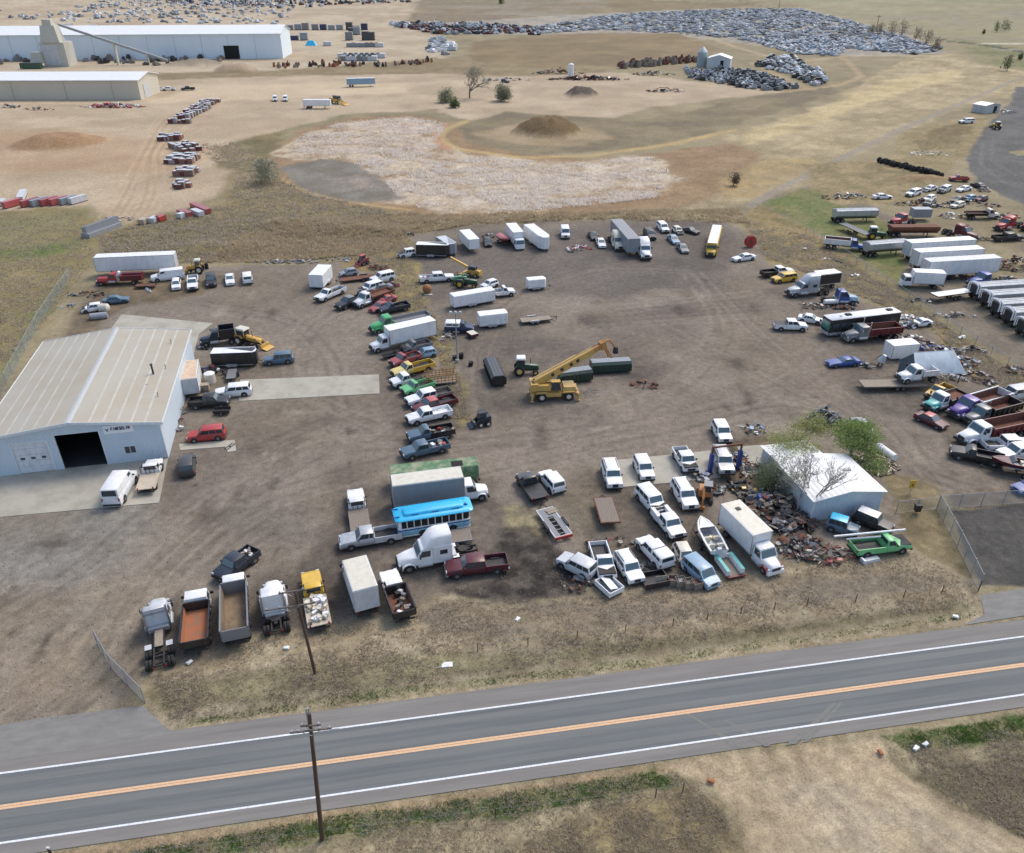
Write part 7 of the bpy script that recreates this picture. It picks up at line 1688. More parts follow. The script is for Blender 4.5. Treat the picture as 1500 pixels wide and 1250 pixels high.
junk((657, 497), (2.6, 2.4), 1.3, 14, 'black and white junk at the foot of the light mast', ('black', 'white', 'grey'), seed=12)
for i, (px, lb) in enumerate([((666, 527), 'tyre stack left of the light mast foot'), ((676, 525), 'taller tyre stack right of the light mast foot'), ((690, 536), 'tyre stack beside the dark container')]): tyre_stack(px, lb, 3+i % 2)
# --- middle of the yard
dumpster((731, 553, 718, 523), 1.7, 'long black roll off container end on to the camera', colour='black', lid='darkgrey', L=6.8)
tractor((787, 537, 756, 537), 1.2, 'darkgreen', 'dark green farm tractor with a white cab roof beside the crane', L=4.0, rimc='paleyellow')
dumpster((822, 546, 861, 541), 1.6, 'dark green container partly hidden under the crane boom', L=5.2)
dumpster((868, 531, 921, 528), 1.6, 'dark green container at the tip of the crane boom', L=6.2)
crane((845, 569, 778, 572), 1.3, 'yellow mobile crane with its boom laid toward the upper right')
junk((868, 577), (3.2, 2), .7, 9, 'light steel frame parts right of the crane', ('grey', 'oldwood', 'black'), seed=14, kinds=('rod',), big=.8)
junk((945, 565), (4.2, 2.6), .8, 34, 'rust red scrap steel heap right of the containers', ('rust', 'maroon', 'rust'), seed=15, kinds=('rod', 'plate', 'box'), big=.8)
skid((694, 616, 717, 612), .9, 'blueblack', 'black telehandler with a white wheel standing in the grass edge lane', L=2.9)
# --- long vehicles left of centre
r_ = thing('camouflage_bus', 'long green camouflage painted coach behind the grey box truck', 'bus', *(lambda q: (q[0], q[1]))(place((699, 677, 572, 690), 2.4)))
CAM = mat('green_camouflage', (.07, .18, .08), .6, dirt=1.0, scale=.9, dcol=(.38, .36, .24), streak=1)
L_ = place((699, 677, 572, 690), 2.4)[2]; part('body', MB().loft([[(x, -1.2, .7), (x, -1.25, 2.3), (x, -1.0, 2.6), (x, 1.0, 2.6), (x, 1.25, 2.3), (x, 1.2, .7)][::-1] for x in (-L_/2, L_/2)]), CAM, r_); part('dark_opening', MB().box(L_/2-3.2, L_/2-1.8, -.8, .4, 2.58, 2.62), INNER, r_); part('side_window', MB().box(-L_/2+1, L_/2-3, -1.262, -1.2, 1.5, 2.1), GLASS, r_)
wheels(r_, (L_/2-1.3, -L_/2+2), 1.22, .52, .3); part('front_bumper', MB().box(L_/2-.05, L_/2+.15, -1.1, 1.1, .4, .75), paint('darkred'), r_)
box_truck((677, 691, 573, 704), 3.9, 'bluegrey', 'long grey box truck with a white nose behind the blue trolley', cabc='white', kind='conv', zt=3.9, roofcol='cream', rib=False)
trolley((576, 752, 690, 734), 3.0, 'bright blue open window trolley bus with a clerestory roof')
PK((519, 712, 529, 778), 'white', 'long flat roll back truck with a white cab', z=1.3, cab='reg', bed='flat', bedcolour='oldwood', L=8.4, name='rollback_truck', cat='tow truck', group=None)
PK((497, 790, 587, 775), 'silver', 'silver extended cab pickup left of the white semi', cab='ext', bedcolour='lightgrey', z=1.15, opts=('chrome',))
semi((588, 816, 690, 797), 1.5, 'white', 'big white sleeper semi truck between the trolley and maroon pickup', sleeper=2.0, fairing=1.3, L=8.6, opts=('fenders',))
flat_trailer((690, 782, 650, 787), 1.0, 'grey', 'grey flat deck trailer directly behind the trolley and semi', hw=1.1, zd=1.0, deck='oldwood', axles=1, wr=.45, tongue=0, fend=False)
PK((652, 829, 743, 818), 'maroon', 'maroon crew cab pickup facing left in front of the white semi', cab='crew', z=1.2, opts=('chrome',))
# --- front row backed to the weeds
semi((231, 874, 231, 968), 1.5, 'lightgrey', 'silver tandem semi tractor at the left end of the front row', sleeper=0, fairing=.3, opts=('fenders', 'dullrim', 'stacks'), deck='plate')
dump_truck((289, 876, 285, 935), 1.6, 'white', 'white dump truck with an orange rusty bed in the front row', bedc='black', inner='orange', kind='over', L=6.8, bedh=.8)  # black headboard: shade on the bed's front wall put into the paint
dump_truck((342, 846, 343, 917), 2.2, 'white', 'dump truck with a deep tan stained bed in the front row', bedc='grey', inner='oldtan', kind='over', L=8.3, bedh=1.3, axles=2)
semi((398, 848, 404, 917), 1.5, 'white', 'white tractor unit with a sleeper backed to the weeds', sleeper=.8, fairing=.4, opts=('dullrim', 'stacks'))
t_ = PK((455, 842, 466, 902), 'yellow', 'yellow cabbed flatbed truck loaded with white sheets in the front row', z=1.3, cab='reg', bed='flat', bedcolour='beige', L=8.0, name='flatbed_truck', cat='flatbed truck', group=None)
cargo(t_, -3.6, .2, 1.1, 1.0, 7, 34, ('white', 'cream', 'beige', 'lightgrey', 'oldwood', 'white'))
box_truck((519, 817, 535, 862), 3.7, 'white', 'white box truck with its rear door toward the road', kind='conv', zt=3.7, roofcol='cream', hw=1.2)
t_ = PK((572, 844, 588, 886), 'white', 'white pickup with an open black body full of junk in the front row', z=1.3, cab='reg', bed='dumpbox', bedcolour='black', L=7.0, opts=('steel',)); cargo(t_, -3.2, 0, .8, 1.0, 9, 14, ('white', 'grey', 'black', 'oldwood', 'grey'))
PK((318, 842, 372, 802), 'blueblack', 'black crew cab pickup driving diagonally behind the front row', cab='crew', z=1.15, opts=('cargo',))
# --- centre right
PK((770, 697, 787, 720), 'darkgrey', 'dark stripped pickup bed down beside the white suv', cab='reg', bed='flat', bedcolour='black', opts=('steel',), L=5.5)
K('suv', (799, 690, 818, 712), 'white', 'white roofed black suv rear toward the camera', 1.1, roof='white', opts=('dark',))
flat_trailer((797, 745, 826, 785), .6, 'lightgrey', 'car hauler trailer with a red tail and a bright plank load', deck='grey', skeleton=True, rear='red', hw=1.05, tongue=1.2)
r_ = thing('plywood_sheet', 'pale plywood sheet resting on the red tailed trailer', 'board', (*G(808, 748, .7), .68), .5); part('board', MB().cb(0, 0, 0, 1.3, .9, .04), paint('wood'), r_); part('batten', MB().cb(0, 0, .04, 1.2, .1, .05), paint('wood'), r_)
r_ = thing('red_hitch_frame', 'dark red steel frame at the front of the car hauler', 'steel frame', (*G(790, 733), 0), .6); part('frame', MB().tube([(-1, -.6, .3), (1, -.6, .3), (1, .6, .3), (-1, .6, .3), (-1, -.6, .3)], .08).tube([(-.6, -.6, .3), (-.4, 0, .9), (-.6, .6, .3)], .07), paint('darkred'), r_); part('jack', MB().cyl((.7, 0, 0), (.7, 0, .9), .08), FRAME, r_)
flat_trailer((883, 729, 895, 766), .9, 'rust', 'flat deck trailer with a weathered plank deck', deck='oldwood', hw=1.15, zd=.95, axles=2, fend=False, tongue=.5, wr=.4)
K('bigsuv', (901, 706, 892, 679), 'white', 'white suv left of the concrete pad', 1.1, opts=('rack',))
K('suv', (950, 696, 937, 669), 'white', 'white suv in the middle of the concrete pad', 1.1)
PK((1012, 683, 996, 657), 'white', 'white pickup on the right end of the concrete pad', cab='crew', z=1.15, opts=('nohood',))
K('suv', (1062, 637, 1054, 622), 'white', 'white suv with a brown spotted roof behind the vehicle lift', 1.1)
K('bigsuv', (1066, 687, 1053, 658), 'silver', 'silver suv raised on the blue vehicle lift', 1.6, opts=('rack',)).location.z = .5
LIFT = mat('lift_blue', (.03, .07, .30), .5, dirt=.4); rl = thing('vehicle_lift', 'two post blue vehicle lift with a rusty crossbar over the silver suv', 'vehicle lift', (*G(1060, 690), 0), BANG)
for s in (-1, 1): part('lift_post', MB().cb(s*1.9, 0, 1.4, .45, .45, 2.8), LIFT, rl); part('upper_post', MB().cb(s*1.9, 0, 3.2, .2, .2, .9), paint('rust'), rl)
part('crossbar', MB().box(-2.0, 2.0, -.09, .09, 3.6, 3.8), paint('rust'), rl)
K('bigsuv', (1013, 738, 994, 706), 'white', 'white long suv between the pickup line and the excavator', 1.1, opts=('rack',))
K('bigsuv', (966, 742, 944, 718), 'white', 'white suv nose to tail with the white crew pickup', 1.1, opts=('nohood',))
PK((994, 780, 966, 745), 'white', 'white utility bed crew pickup nose toward the camera', cab='crew', z=1.15, bed='utility', bedcolour='white', opts=('cleanbed',))
PK((943, 786, 977, 823), 'white', 'white pickup with a white topper shell in the front centre', cab='crew', z=1.2, bed='topper', load='white')
K('suv', (932, 843, 911, 812), 'white', 'white suv third from the left in the front centre cluster', 1.1, opts=('rack',))
K('hatch', (1008, 818, 999, 800), 'cream', 'small cream car without its hood beside the topper pickup', opts=('nohood', 'steel'))
K('minivan', (1038, 844, 1016, 824), 'lightblue', 'light blue minivan at the front edge of the cluster', 1.05)
K('suv', (834, 818, 858, 830), 'lightgrey', 'light grey suv shell with an open back', 1.05, opts=('dark', 'steel'))
PK((889, 836, 877, 800), 'white', 'white pickup with an empty engine bay', cab='reg', z=1.1, opts=('nohood', 'steel'), L=5.4)
t_ = thing('pickup_bed', 'loose white pickup bed lying at the front edge', 'pickup bed', *(lambda q: (q[0], q[1]))(place((884, 846, 902, 862), .9))); 
part('bed', MB().box(-1.2, 1.2, -.95, -.87, .25, .85).box(-1.2, 1.2, .87, .95, .25, .85).box(1.12, 1.2, -.87, .87, .25, .85).box(-1.2, -1.12, -.87, .87, .25, .8), paint('white'), t_); part('bed_liner', MB().box(-1.12, 1.12, -.87, .87, .28, .36), paint('bluegrey'), t_); part('loose_panel', MB().hexa([(-.8, -.5, .5), (.9, -.6, .7), (1.0, .3, .9), (-.7, .4, .7), (-.8, -.5, .56), (.9, -.6, .76), (1, .3, .96), (-.7, .4, .76)]), paint('white'), t_)
t_ = thing('pickup_bed', 'loose black pickup bed with a red lamp beside the white suv', 'pickup bed', *(lambda q: (q[0], q[1]))(place((975, 842, 943, 848), .9)))
part('bed', MB().box(-1.3, 1.3, -.95, -.87, .25, .9).box(-1.3, 1.3, .87, .95, .25, .9).box(1.22, 1.3, -.87, .87, .25, .9), paint('black'), t_); part('bed_liner', MB().box(-1.22, 1.22, -.87, .87, .28, .36), PLASTIC, t_); part('taillight', MB().cb(-1.3, -.8, .6, .06, .14, .3), TAILL, t_)
r_ = thing('plywood_board', 'square plywood board leaning on the loose black bed', 'board', (*G(969, 861), 0), .2); part('board', MB().hexa([(-.6, 0, 0), (.6, 0, 0), (.6, .05, 0), (-.6, .05, 0), (-.6, .4, 1.2), (.6, .4, 1.2), (.6, .45, 1.2), (-.6, .45, 1.2)]), paint('wood'), r_); part('batten', MB().cb(0, -.02, .15, 1.1, .05, .08), paint('oldwood'), r_)
for i, px in enumerate([(985, 856), (996, 858), (1008, 860), (1020, 861)]):
    r_ = thing('wooden_crate', ['leftmost of four crates at the front edge', 'second of four crates at the front edge', 'third of four crates at the front edge', 'rightmost of four crates, nearest the minivan'][i], 'crate', (*G(*px), 0), .1*i, 'crates along the front edge'); part('crate_side', MB().box(-.5, .5, -.45, -.4, 0, .9).box(-.5, .5, .4, .45, 0, .9).box(-.5, -.45, -.4, .4, 0, .9).box(.45, .5, -.4, .4, 0, .9), paint('oldwood'), r_)
    part('crate_contents', MB().box(-.45, .45, -.4, .4, 0, .6+.1*(i % 2)), paint(('maroon', 'grey', 'oldwood', 'rust')[i]), r_)
junk((905, 795), (4, 1.6), .5, 12, 'black and red axle parts on the gravel', ('black', 'black', 'red'), seed=17, kinds=('rod', 'disc'), big=.8)
junk((842, 858), (3.4, 2.4), .5, 22, 'dark wheel parts and weeds at the front corner', ('black', 'rust', 'oldwood'), seed=18, big=.6)
boat((1028, 762, 1052, 802), 1.6, 'white open motorboat on a trailer among the wrecks', L=5.6)
t_ = thing('pickup_bed', 'teal and white loose pickup bed with a red tail beside the box truck', 'pickup bed', *(lambda q: (q[0], q[1]))(place((1060, 812, 1078, 836), .9)))
part('bed', MB().box(-1.4, 1.4, -1, -.62, .3, .95).box(-1.4, 1.4, .62, 1, .3, .95).box(1.3, 1.4, -.62, .62, .3, .95), paint('white'), t_); part('bed_rail', MB().box(-1.4, 1.4, -1.01, -.66, .95, 1.0).box(-1.4, 1.4, .66, 1.01, .95, 1.0), paint('teal'), t_); part('bed_floor', MB().box(-1.4, 1.3, -.6, .6, .3, .36), paint('oldwood'), t_); part('tail_bumper', MB().box(-1.7, -1.42, -1.05, 1.05, .2, .4), paint('darkred'), t_)
box_truck((1118, 781, 1070, 735), 3.6, 'white', 'white box truck with red fenders facing the road', kind='conv', zt=3.6, opts=('pbump', 'fender_red'), roofcol='cream', hatch=-1.5, hw=1.2)
miniexc((1033, 734, 1033, 709), 1.0, 'small orange excavator by the vehicle lift')
# --- around the metal shed
K('jeep', (1246, 768, 1226, 762), 'steelblue', 'bright blue small truck cab parked at the shed front', 1.3, L=3.4, roof='skyblue')
K('jeep', (1296, 764, 1266, 752), 'black', 'black off road car with a white roof at the shed corner', 1.3, L=4.2, roof='white')
PK((1333, 789, 1247, 799), 'limegreen', 'lime green pickup facing right with poles across its roof', cab='reg', z=1.2, opts=('nohood',), bedcolour='limegreen', L=6.4)
r_ = thing('long_pole', 'long white poles lying across the lime green pickup', 'poles', (0, 0, 0)); part('pole', MB().tube([(*G(1222, 786, 2.0), 2.0), (*G(1326, 776, 2.05), 2.05)], .12, n=8), paint('white'), r_); part('pole', MB().tube([(*G(1240, 790, 1.6), 1.6), (*G(1290, 786, 1.6), 1.6)], .10, n=8), paint('white'), r_)
junk((1205, 815), (7.5, 3.2), 1.1, 120, 'scrap iron heap with red frames left of the lime green pickup', ('rust', 'rust', 'oldwood', 'darkgrey', 'faded red', 'beige', 'grey', 'black'), seed=19, kinds=('rod', 'rod', 'rod', 'plate'))
junk((1160, 805), (3.5, 3), .9, 26, 'dark engine parts right of the white box truck', ('black', 'grey', 'darkgrey'), seed=23, kinds=('box', 'disc'))
junk((1165, 765), (5, 4), 1.0, 100, 'dark machinery clutter beside the shed wall', ('black', 'rust', 'darkgrey', 'oldwood', 'black'), seed=24, big=1.3)
junk((1128, 735), (7, 6), 1.0, 150, 'broad clutter of parts between the lift and the shed', ('black', 'rust', 'darkgrey', 'oldwood', 'black', 'darkgrey'), seed=25, big=1.3)
junk((1100, 690), (7, 3.4), .7, 44, 'red and black steel parts on the path left of the shed', ('darkred', 'black', 'rust', 'black', 'grey'), seed=26, kinds=('rod', 'disc', 'box'))
junk((1085, 715), (4, 3), .7, 26, 'barrels and yellow parts behind the mini excavator', ('black', 'yellow', 'darkgrey', 'black'), seed=27, kinds=('disc', 'box'))
junk((1150, 740), (3, 4.4), 1.3, 46, 'stack of old pale boards against the brush', ('oldwood', 'wood', 'oldwood'), seed=28, kinds=('rod', 'plate'), cat='lumber', name='lumber_stack', rz=1.2)
r_ = thing('blue_tarp', 'bright blue tarp covered bundle among the clutter', 'tarp', (*G(1117, 735), 0)); part('tarp', MB().frus(-.9, .9, .7, 0, -.6, .6, .4, .9), paint('blue'), r_); part('tie_rope', MB().tube([(-.95, 0, .3), (0, 0, .95), (.95, 0, .3)], .03), paint('white'), r_)
junk((1281, 683), (5.6, 4.2), 1.6, 130, 'big pile of cut firewood logs right of the shed', ('tan', 'beige', 'oldwood', 'rust'), seed=29, kinds=('log',), cat='log pile', name='log_pile', big=.8)
r_ = thing('white_tank', 'white oval tank behind the firewood pile', 'tank', (*G(1297, 668), 0), 1.9); part('tank_body', MB().cyl((-1.5, 0, .6), (1.5, 0, .6), .5, n=14), paint('white'), r_); part('tank_foot', MB().box(-1, -.8, -.4, .4, 0, .3).box(.8, 1, -.4, .4, 0, .3), FRAME, r_)
junk((1206, 615), (4.2, 4), 2.2, 150, 'tall heap of black car parts behind the green trees', ('black', 'black', 'blueblack', 'grey'), seed=30)
junk((1185, 625), (4, 2), .8, 24, 'rusty wheels and frames beside the black heap', ('rust', 'oldwood', 'black'), seed=31, kinds=('disc', 'rod'))
K('sedan', (1275, 632, 1255, 612), 'bluegrey', 'blue grey sedan behind the bright green tree', 1.0)
junk((1107, 630), (3.4, 3), .7, 22, 'motorcycle parts left of the yellow green tree', ('black', 'white', 'lightblue'), seed=32)
r_ = thing('bent_sheet', 'white bent panel lying near the lime green pickup', 'panel', (*G(1275, 822), 0), .3); part('panel', MB().frus(-1.1, 1.1, .35, .0, -.9, .9, .25, .35), paint('lightgrey'), r_); part('end_bracket', MB().cb(-1.0, 0, .3, .2, .7, .4), paint('white'), r_)
r_ = thing('white_board', 'white flat board lying in the roadside weeds', 'board', (*G(651, 978), .35), .1); part('board', MB().cb(0, 0, 0, 1.5, .55, .08), paint('white'), r_); part('edge_strip', MB().cb(0, -.3, 0, 1.5, .04, .1), paint('lightgrey'), r_)
for i, (px, c) in enumerate([((420, 951), 'white'), ((758, 909), 'white'), ((690, 934), 'cream'), ((557, 947), 'cream'), ((278, 972), 'white'), ((1177, 906), 'lightgrey'), ((1399, 905), 'white'), ((1341, 1098), 'white'), ((1289, 1104), 'orange'), ((1041, 1146), 'orange'), ((1355, 1092), 'lightgrey')]):
    r_ = thing('litter', ['pale scrap of litter in the weeds below the yellow truck', 'small white litter left of centre in the verge', 'cream litter in the verge below the maroon pickup', 'cream litter below the junk filled black truck', 'white litter near the silver tractor', 'silver litter near the right end of the verge', 'white bag by the right driveway', 'white sheet in the grass below the road', 'orange marker beside the dirt drive right edge', 'orange marker beside the dirt drive left edge', 'grey board in the grass below the road'][i], 'litter', (*G(*px), .12), i)
    part('scrap_piece', MB().hexa([(-.3, -.15, 0), (.3, -.2, .05), (.25, .2, 0), (-.3, .15, .05), (-.25, -.12, .16), (.28, -.15, .1), (.2, .15, .18), (-.25, .12, .12)]), paint(c), r_)
# --- right side of the main yard
PK((1163, 393, 1115, 398), 'white', 'white pickup with a black rack bed behind the yellow off roader', cab='ext', bedcolour='black')
K('suv', (1133, 407, 1165, 403), 'yellow', 'bright yellow off road suv left of the silver semi')
semi((1151, 424, 1216, 418), 1.5, 'silver', 'silver sleeper semi with a white roof facing left', sleeper=2.0, fairing=1.2, L=8.4)
r_ = thing('black_trailer', 'black boxed trailer behind the silver semi', 'trailer', *(lambda q: (q[0], q[1]))(place((1203, 400, 1221, 398), 3.0))); vanbox(r_, -2.4, 2.4, 1.25, 1.0, 3.1, 'black', 'white'); rails(r_, -2.3, 2.3, .7); tandem(r_, -1, hw=1.2, r=.45, axles=1)
semi((1257, 434, 1205, 434), 1.5, 'blue', 'blue and white tow tractor behind the coach', sleeper=0, fairing=0, opts=('stacks',), hoodc='lightblue')
junk((1190, 450), (6, 2.6), .9, 34, 'red and black axle scrap in front of the blue tractor', ('black', 'darkred', 'oldwood', 'grey'), seed=33, kinds=('rod', 'disc', 'box'))
r_ = thing('fuel_tank', 'long white cylindrical tank above the white sedan', 'tank', (*G(1216, 448), 0), .1); part('tank_body', MB().cyl((-1.3, 0, .8), (1.3, 0, .8), .45, n=14), paint('white'), r_); part('tank_foot', MB().box(-1, -.8, -.3, .3, 0, .4).box(.8, 1, -.3, .3, 0, .4), FRAME, r_)
PK((1184, 475, 1132, 474), 'white', 'white pickup with a grey bed cover facing right', cab='crew', L=5.6, z=1.1, opts=('cover',))
K('sedan', (1206, 467, 1170, 461), 'white', 'white sedan beside the white pickup with bed cover')
motorhome((1212, 466, 1314, 454), 3.2, 'black and silver coach motorhome with a white roof')
dump_truck((1231, 488, 1323, 480), 1.6, 'grey', 'chrome nosed dump truck with a dark red bed by the coach', bedc='darkred', inner='rust', kind='big', L=10, opts=('chrome', 'stacks'), axles=2)
K('coupe', (1212, 529, 1259, 525), 'blue', 'bright blue sports car parked alone on the right', .95)
junk((1270, 537), (3.4, 1.8), .7, 18, 'black engine parts behind the blue sports car', ('black', 'grey', 'white'), seed=34)
r_ = thing('cement_mixer', 'pale drum shaped mixer standing by the tarped frame', 'mixer', (*G(1289, 536), 0)); part('drum', MB().cyl((0, 0, .8), (.3, -.2, 1.9), .6, .3, n=12), paint('lightgrey'), r_); part('stand', MB().tube([(-.5, 0, 0), (0, 0, .9), (.5, 0, 0)], .06).tube([(0, -.5, 0), (0, 0, .9), (0, .5, 0)], .06), FRAME, r_)
t_ = thing('box_container', 'square white box body behind the tarped tent frame', 'storage container', *(lambda q: (q[0], q[1]))(place((1300, 503, 1345, 499), 2.6))); vanbox(t_, -2.3, 2.3, 1.2, .3, 2.6, 'white', 'white')
t_ = thing('tarp_shelter', 'pale blue white tarp roofed frame with an open grey end', 'shelter', (*G(1357, 553), 0), math.radians(8)); t_.scale = (1.12, 1.2, 1.25)
part('tarp_roof', MB().hexa([(-3.4, -2.0, 1.7), (3.8, -2.2, 1.3), (2.9, 0, 3.4), (-2.9, 0, 3.4), (-3.4, -2.0, 1.78), (3.8, -2.2, 1.38), (2.9, .05, 3.5), (-2.9, .05, 3.5)]).hexa([(-2.9, 0, 3.4), (2.9, 0, 3.4), (3.6, 2.0, 1.7), (-3.2, 2.0, 1.7), (-2.9, 0, 3.5), (2.9, 0, 3.5), (3.6, 2.0, 1.78), (-3.2, 2.0, 1.78)]), mat('pale_tarp', (.78, .84, .85), .6, dirt=.3, scale=.8), t_)
part('end_panel', MB().add([(-3.3, -1.9, 0), (-3.1, 1.9, 0), (-3.1, 1.9, 1.7), (-2.9, 0, 3.4), (-3.35, -1.9, 1.7)], [(0, 1, 2, 3, 4)]), mat('dark_canvas', (.10, .12, .14), .8), t_); part('support_post', MB().box(3.2, 3.3, -2, -1.9, 0, 1.4).box(3.2, 3.3, 1.9, 2, 0, 1.7).box(-3.3, -3.2, -2, -1.9, 0, 1.7), FRAME, t_)
flat_trailer((1250, 562, 1366, 560), .9, 'oldwood', 'long wooden flat trailer carrying a wrecked white truck', hw=1.2, zd=.9, deck='wood', axles=2, fend=False, tongue=0, wr=.38, L=9.6)
r_ = dump_truck((1311, 545, 1366, 540), 2.3, 'white', 'wrecked white delivery truck sitting on the wooden flat trailer', bedc='white', kind='conv', bedh=.9, L=5.6); r_.location.z = .95; r_.location.y -= .8
junk((1405, 532), (6.5, 4.5), 1.2, 60, 'white and grey car shell junk right of the tarp frame', ('white', 'grey', 'black', 'lightgrey', 'rust'), seed=35, kinds=('box', 'panel', 'disc', 'plate'))
junk((1432, 552), (5, 2.8), .9, 36, 'black axle and tyre junk at the edge of the weeds', ('black', 'black', 'grey', 'rust'), seed=36, kinds=('disc', 'rod'))
junk((1368, 512), (5, 2.6), .8, 26, 'blue and black junk behind the white box body', ('blue', 'black', 'navy', 'oldwood'), seed=37)
junk((1336, 497), (4, 2.6), .7, 24, 'white and brown junk at the dump truck tail', ('white', 'oldwood', 'black', 'cream'), seed=38)
K('coupe', (1337, 470, 1360, 468), 'white', 'white striped car shell at the weed strip', opts=('nohood', 'steel'))
junk((1395, 555), (5, 2.4), .8, 26, 'white planks and steel by the rusty dump bed', ('white', 'black', 'grey'), seed=39, kinds=('rod', 'plate'))
K('sedan', (1384, 620, 1347, 604), 'maroon', 'maroon sedan parked in front of the purple semi', 1.0, roof='pink')
PK((1364, 577, 1392, 564), 'machineyellow', 'yellow truck nose behind the teal truck', cab='reg', z=1.2, L=5.0)
dump_truck((1363, 590, 1408, 576), 1.4, 'white', 'teal hooded white truck beside the purple semi', hoodc='teal', bedc='black', kind='conv', bedh=.4, L=7.4)
dump_truck((1386, 602, 1482, 573), 1.7, 'purple', 'purple conventional dump truck with a rusty white bed', bedc='white', inner='rust', kind='big', L=10.5, axles=2)
dump_truck((1404, 613, 1500, 588), 1.5, 'grey', 'grey nosed dump truck with a black open bed', bedc='black', inner='rust', kind='conv', L=9, hoodc='grey', axles=2)
dump_truck((1401, 638, 1520, 614), 1.6, 'white', 'white sleeperless semi with a long red dump bed', bedc='darkred', inner='rust', kind='big', L=12, axles=2)
PK((1515, 645, 1442, 648), 'white', 'white crew pickup behind the black flatbed truck', cab='crew', z=1.2)
K('bigsuv', (1466, 663, 1520, 655), 'white', 'white suv at the right edge above the maroon trailer', 1.1)
PK((1403, 656, 1464, 668), 'black', 'black lifted pickup below the white semi', cab='reg', z=1.3, L=6.2)
boat((1463, 676, 1520, 684), 1.3, 'maroon flat boat on a trailer at the right edge', 'maroon', L=6, cargo_=False)
K('sedan', (1492, 712, 1530, 705), 'blue', 'blue car just entering at the right edge', 1.0)
K('bigsuv', (1474, 575, 1500, 571), 'lightgrey', 'pale grey wreck with a flat roof behind the dump beds', 1.2, opts=('steel', 'dark'))
# --- right hand yard
grain_trailer((1294, 306, 1214, 308), 2.9, 'pale aluminium tank trailer on dark wheels at the green strip', L=10.5, hoops=False)
semi((1308, 322, 1338, 318), 1.5, 'red', 'red conventional truck with a teal body', sleeper=0, fairing=0, L=7) 
r_ = thing('teal_container', 'teal box container behind the red truck', 'container', *(lambda q: (q[0], q[1]))(place((1337, 305, 1364, 305), 2.9))); part('container_body', MB().box(-2.2, 2.2, -1.2, 1.2, .9, 2.9), paint('bluegrey'), r_, smooth=False); part('side_panel', MB().box(-2.1, 2.1, -1.25, -1.21, 1.0, 2.8), mat('dull_teal', (.05, .22, .20), .6, dirt=.3), r_)
flat_trailer((1272, 345, 1234, 328), 1.2, 'black', 'sloping black tarp covered car hauler', hw=1.1, zd=1.4, deck='black', tongue=0, axles=2, fend=False, wr=.42)
tractor((1298, 343, 1272, 342), 1.2, 'darkgreen', 'green farm tractor with a white roof in the right yard', L=4.4)
grain_trailer((1383, 332, 1296, 332), 2.2, 'long brown red open side dump trailer', colour='rust', zt=2.4, L=11, covered=False, hoops=False, inner='rust')
semi((1432, 345, 1384, 332), 1.5, 'darkred', 'dark red and white semi truck beyond the white trailers', sleeper=1.2, fairing=.2)
dump_truck((1270, 358, 1208, 352), 1.6, 'blue', 'blue cabbed dump truck with a white bed', bedc='white', kind='conv', L=8.6, axles=2)
grain_trailer((1326, 352, 1272, 356), 2.9, 'pale grey hopper trailer beside the blue dump truck', L=9.5, hoops=False)
semi_trailer((1430, 348, 1326, 354), 4.1, 'white', 'white semi trailer farthest back of three', L=15, roofcol='white')
semi_trailer((1435, 362, 1345, 367), 4.1, 'white', 'white semi trailer in the middle of three', L=14.5, roofcol='white')
semi_trailer((1462, 375, 1358, 381), 4.1, 'white', 'white semi trailer nearest of three with a dusty roof', L=15.5, roofcol='lightgrey')
box_truck((1340, 396, 1383, 398), 3.3, 'white', 'white cab over box truck in front of the semi trailers', kind='over', zt=3.3, L=5.6)
semi((1425, 408, 1458, 404), 1.8, 'blue', 'blue covered tractor leaning on the nearest trailer', sleeper=0, fairing=0, L=6.2, opts=('dullrim',))
flat_trailer((1368, 432, 1420, 425), 1.3, 'black', 'white decked flat trailer left of the silver trailers', hw=1.15, zd=1.3, deck='white', axles=2, fend=False, tongue=0, wr=.45)
for i, (fx, fy) in enumerate([(1422, 418), (1440, 430), (1456, 443), (1476, 455), (1497, 470)]):
    grain_trailer((fx+96, fy-6, fx+2, fy), 2.8, ['silver covered trailer nearest the back of the angled row', 'silver covered trailer second in the angled row', 'silver covered trailer third in the angled row', 'silver covered trailer fourth in the angled row', 'silver covered trailer at the front of the angled row'][i], L=11.5)
K('sedan', (1311, 285, 1275, 286), 'white', 'long white sedan alone below the tyre row')
for i, (px, c, st, lb) in enumerate([((1327, 284, 1350, 278), 'white', 'suv', 'white suv at the left of the wreck cluster'), ((1350, 277, 1375, 271), 'white', 'sedan', 'white sedan second in the back of the wreck cluster'), ((1352, 292, 1372, 285), 'white', 'hatch', 'white wreck low in the wreck cluster'), ((1376, 279, 1392, 273), 'silver', 'suv', 'silver suv in the middle of the wreck cluster'),
    ((1400, 277, 1425, 272), 'white', 'sedan', 'white sedan under the red truck'), ((1374, 288, 1352, 300), 'grey', 'sedan', 'grey flattened wreck in the wreck cluster'), ((1395, 293, 1412, 287), 'black', 'sedan', 'black wreck in the wreck cluster'), ((1413, 289, 1428, 287), 'lightblue', 'hatch', 'pale teal boxy wreck in the cluster'), ((1432, 290, 1444, 288), 'darkred', 'hatch', 'dark red crushed wreck at the cluster right'), ((1425, 267, 1442, 272), 'black', 'sedan', 'black wreck at the cluster top right'), ((1395, 300, 1412, 296), 'cream', 'hatch', 'cream wreck at the cluster bottom')]):
    K(st, px, c, lb, opts=('steel', 'nohood') if i % 2 else ('steel',))
PK((1394, 259, 1418, 260), 'red', 'red truck above the wreck cluster', cab='reg')
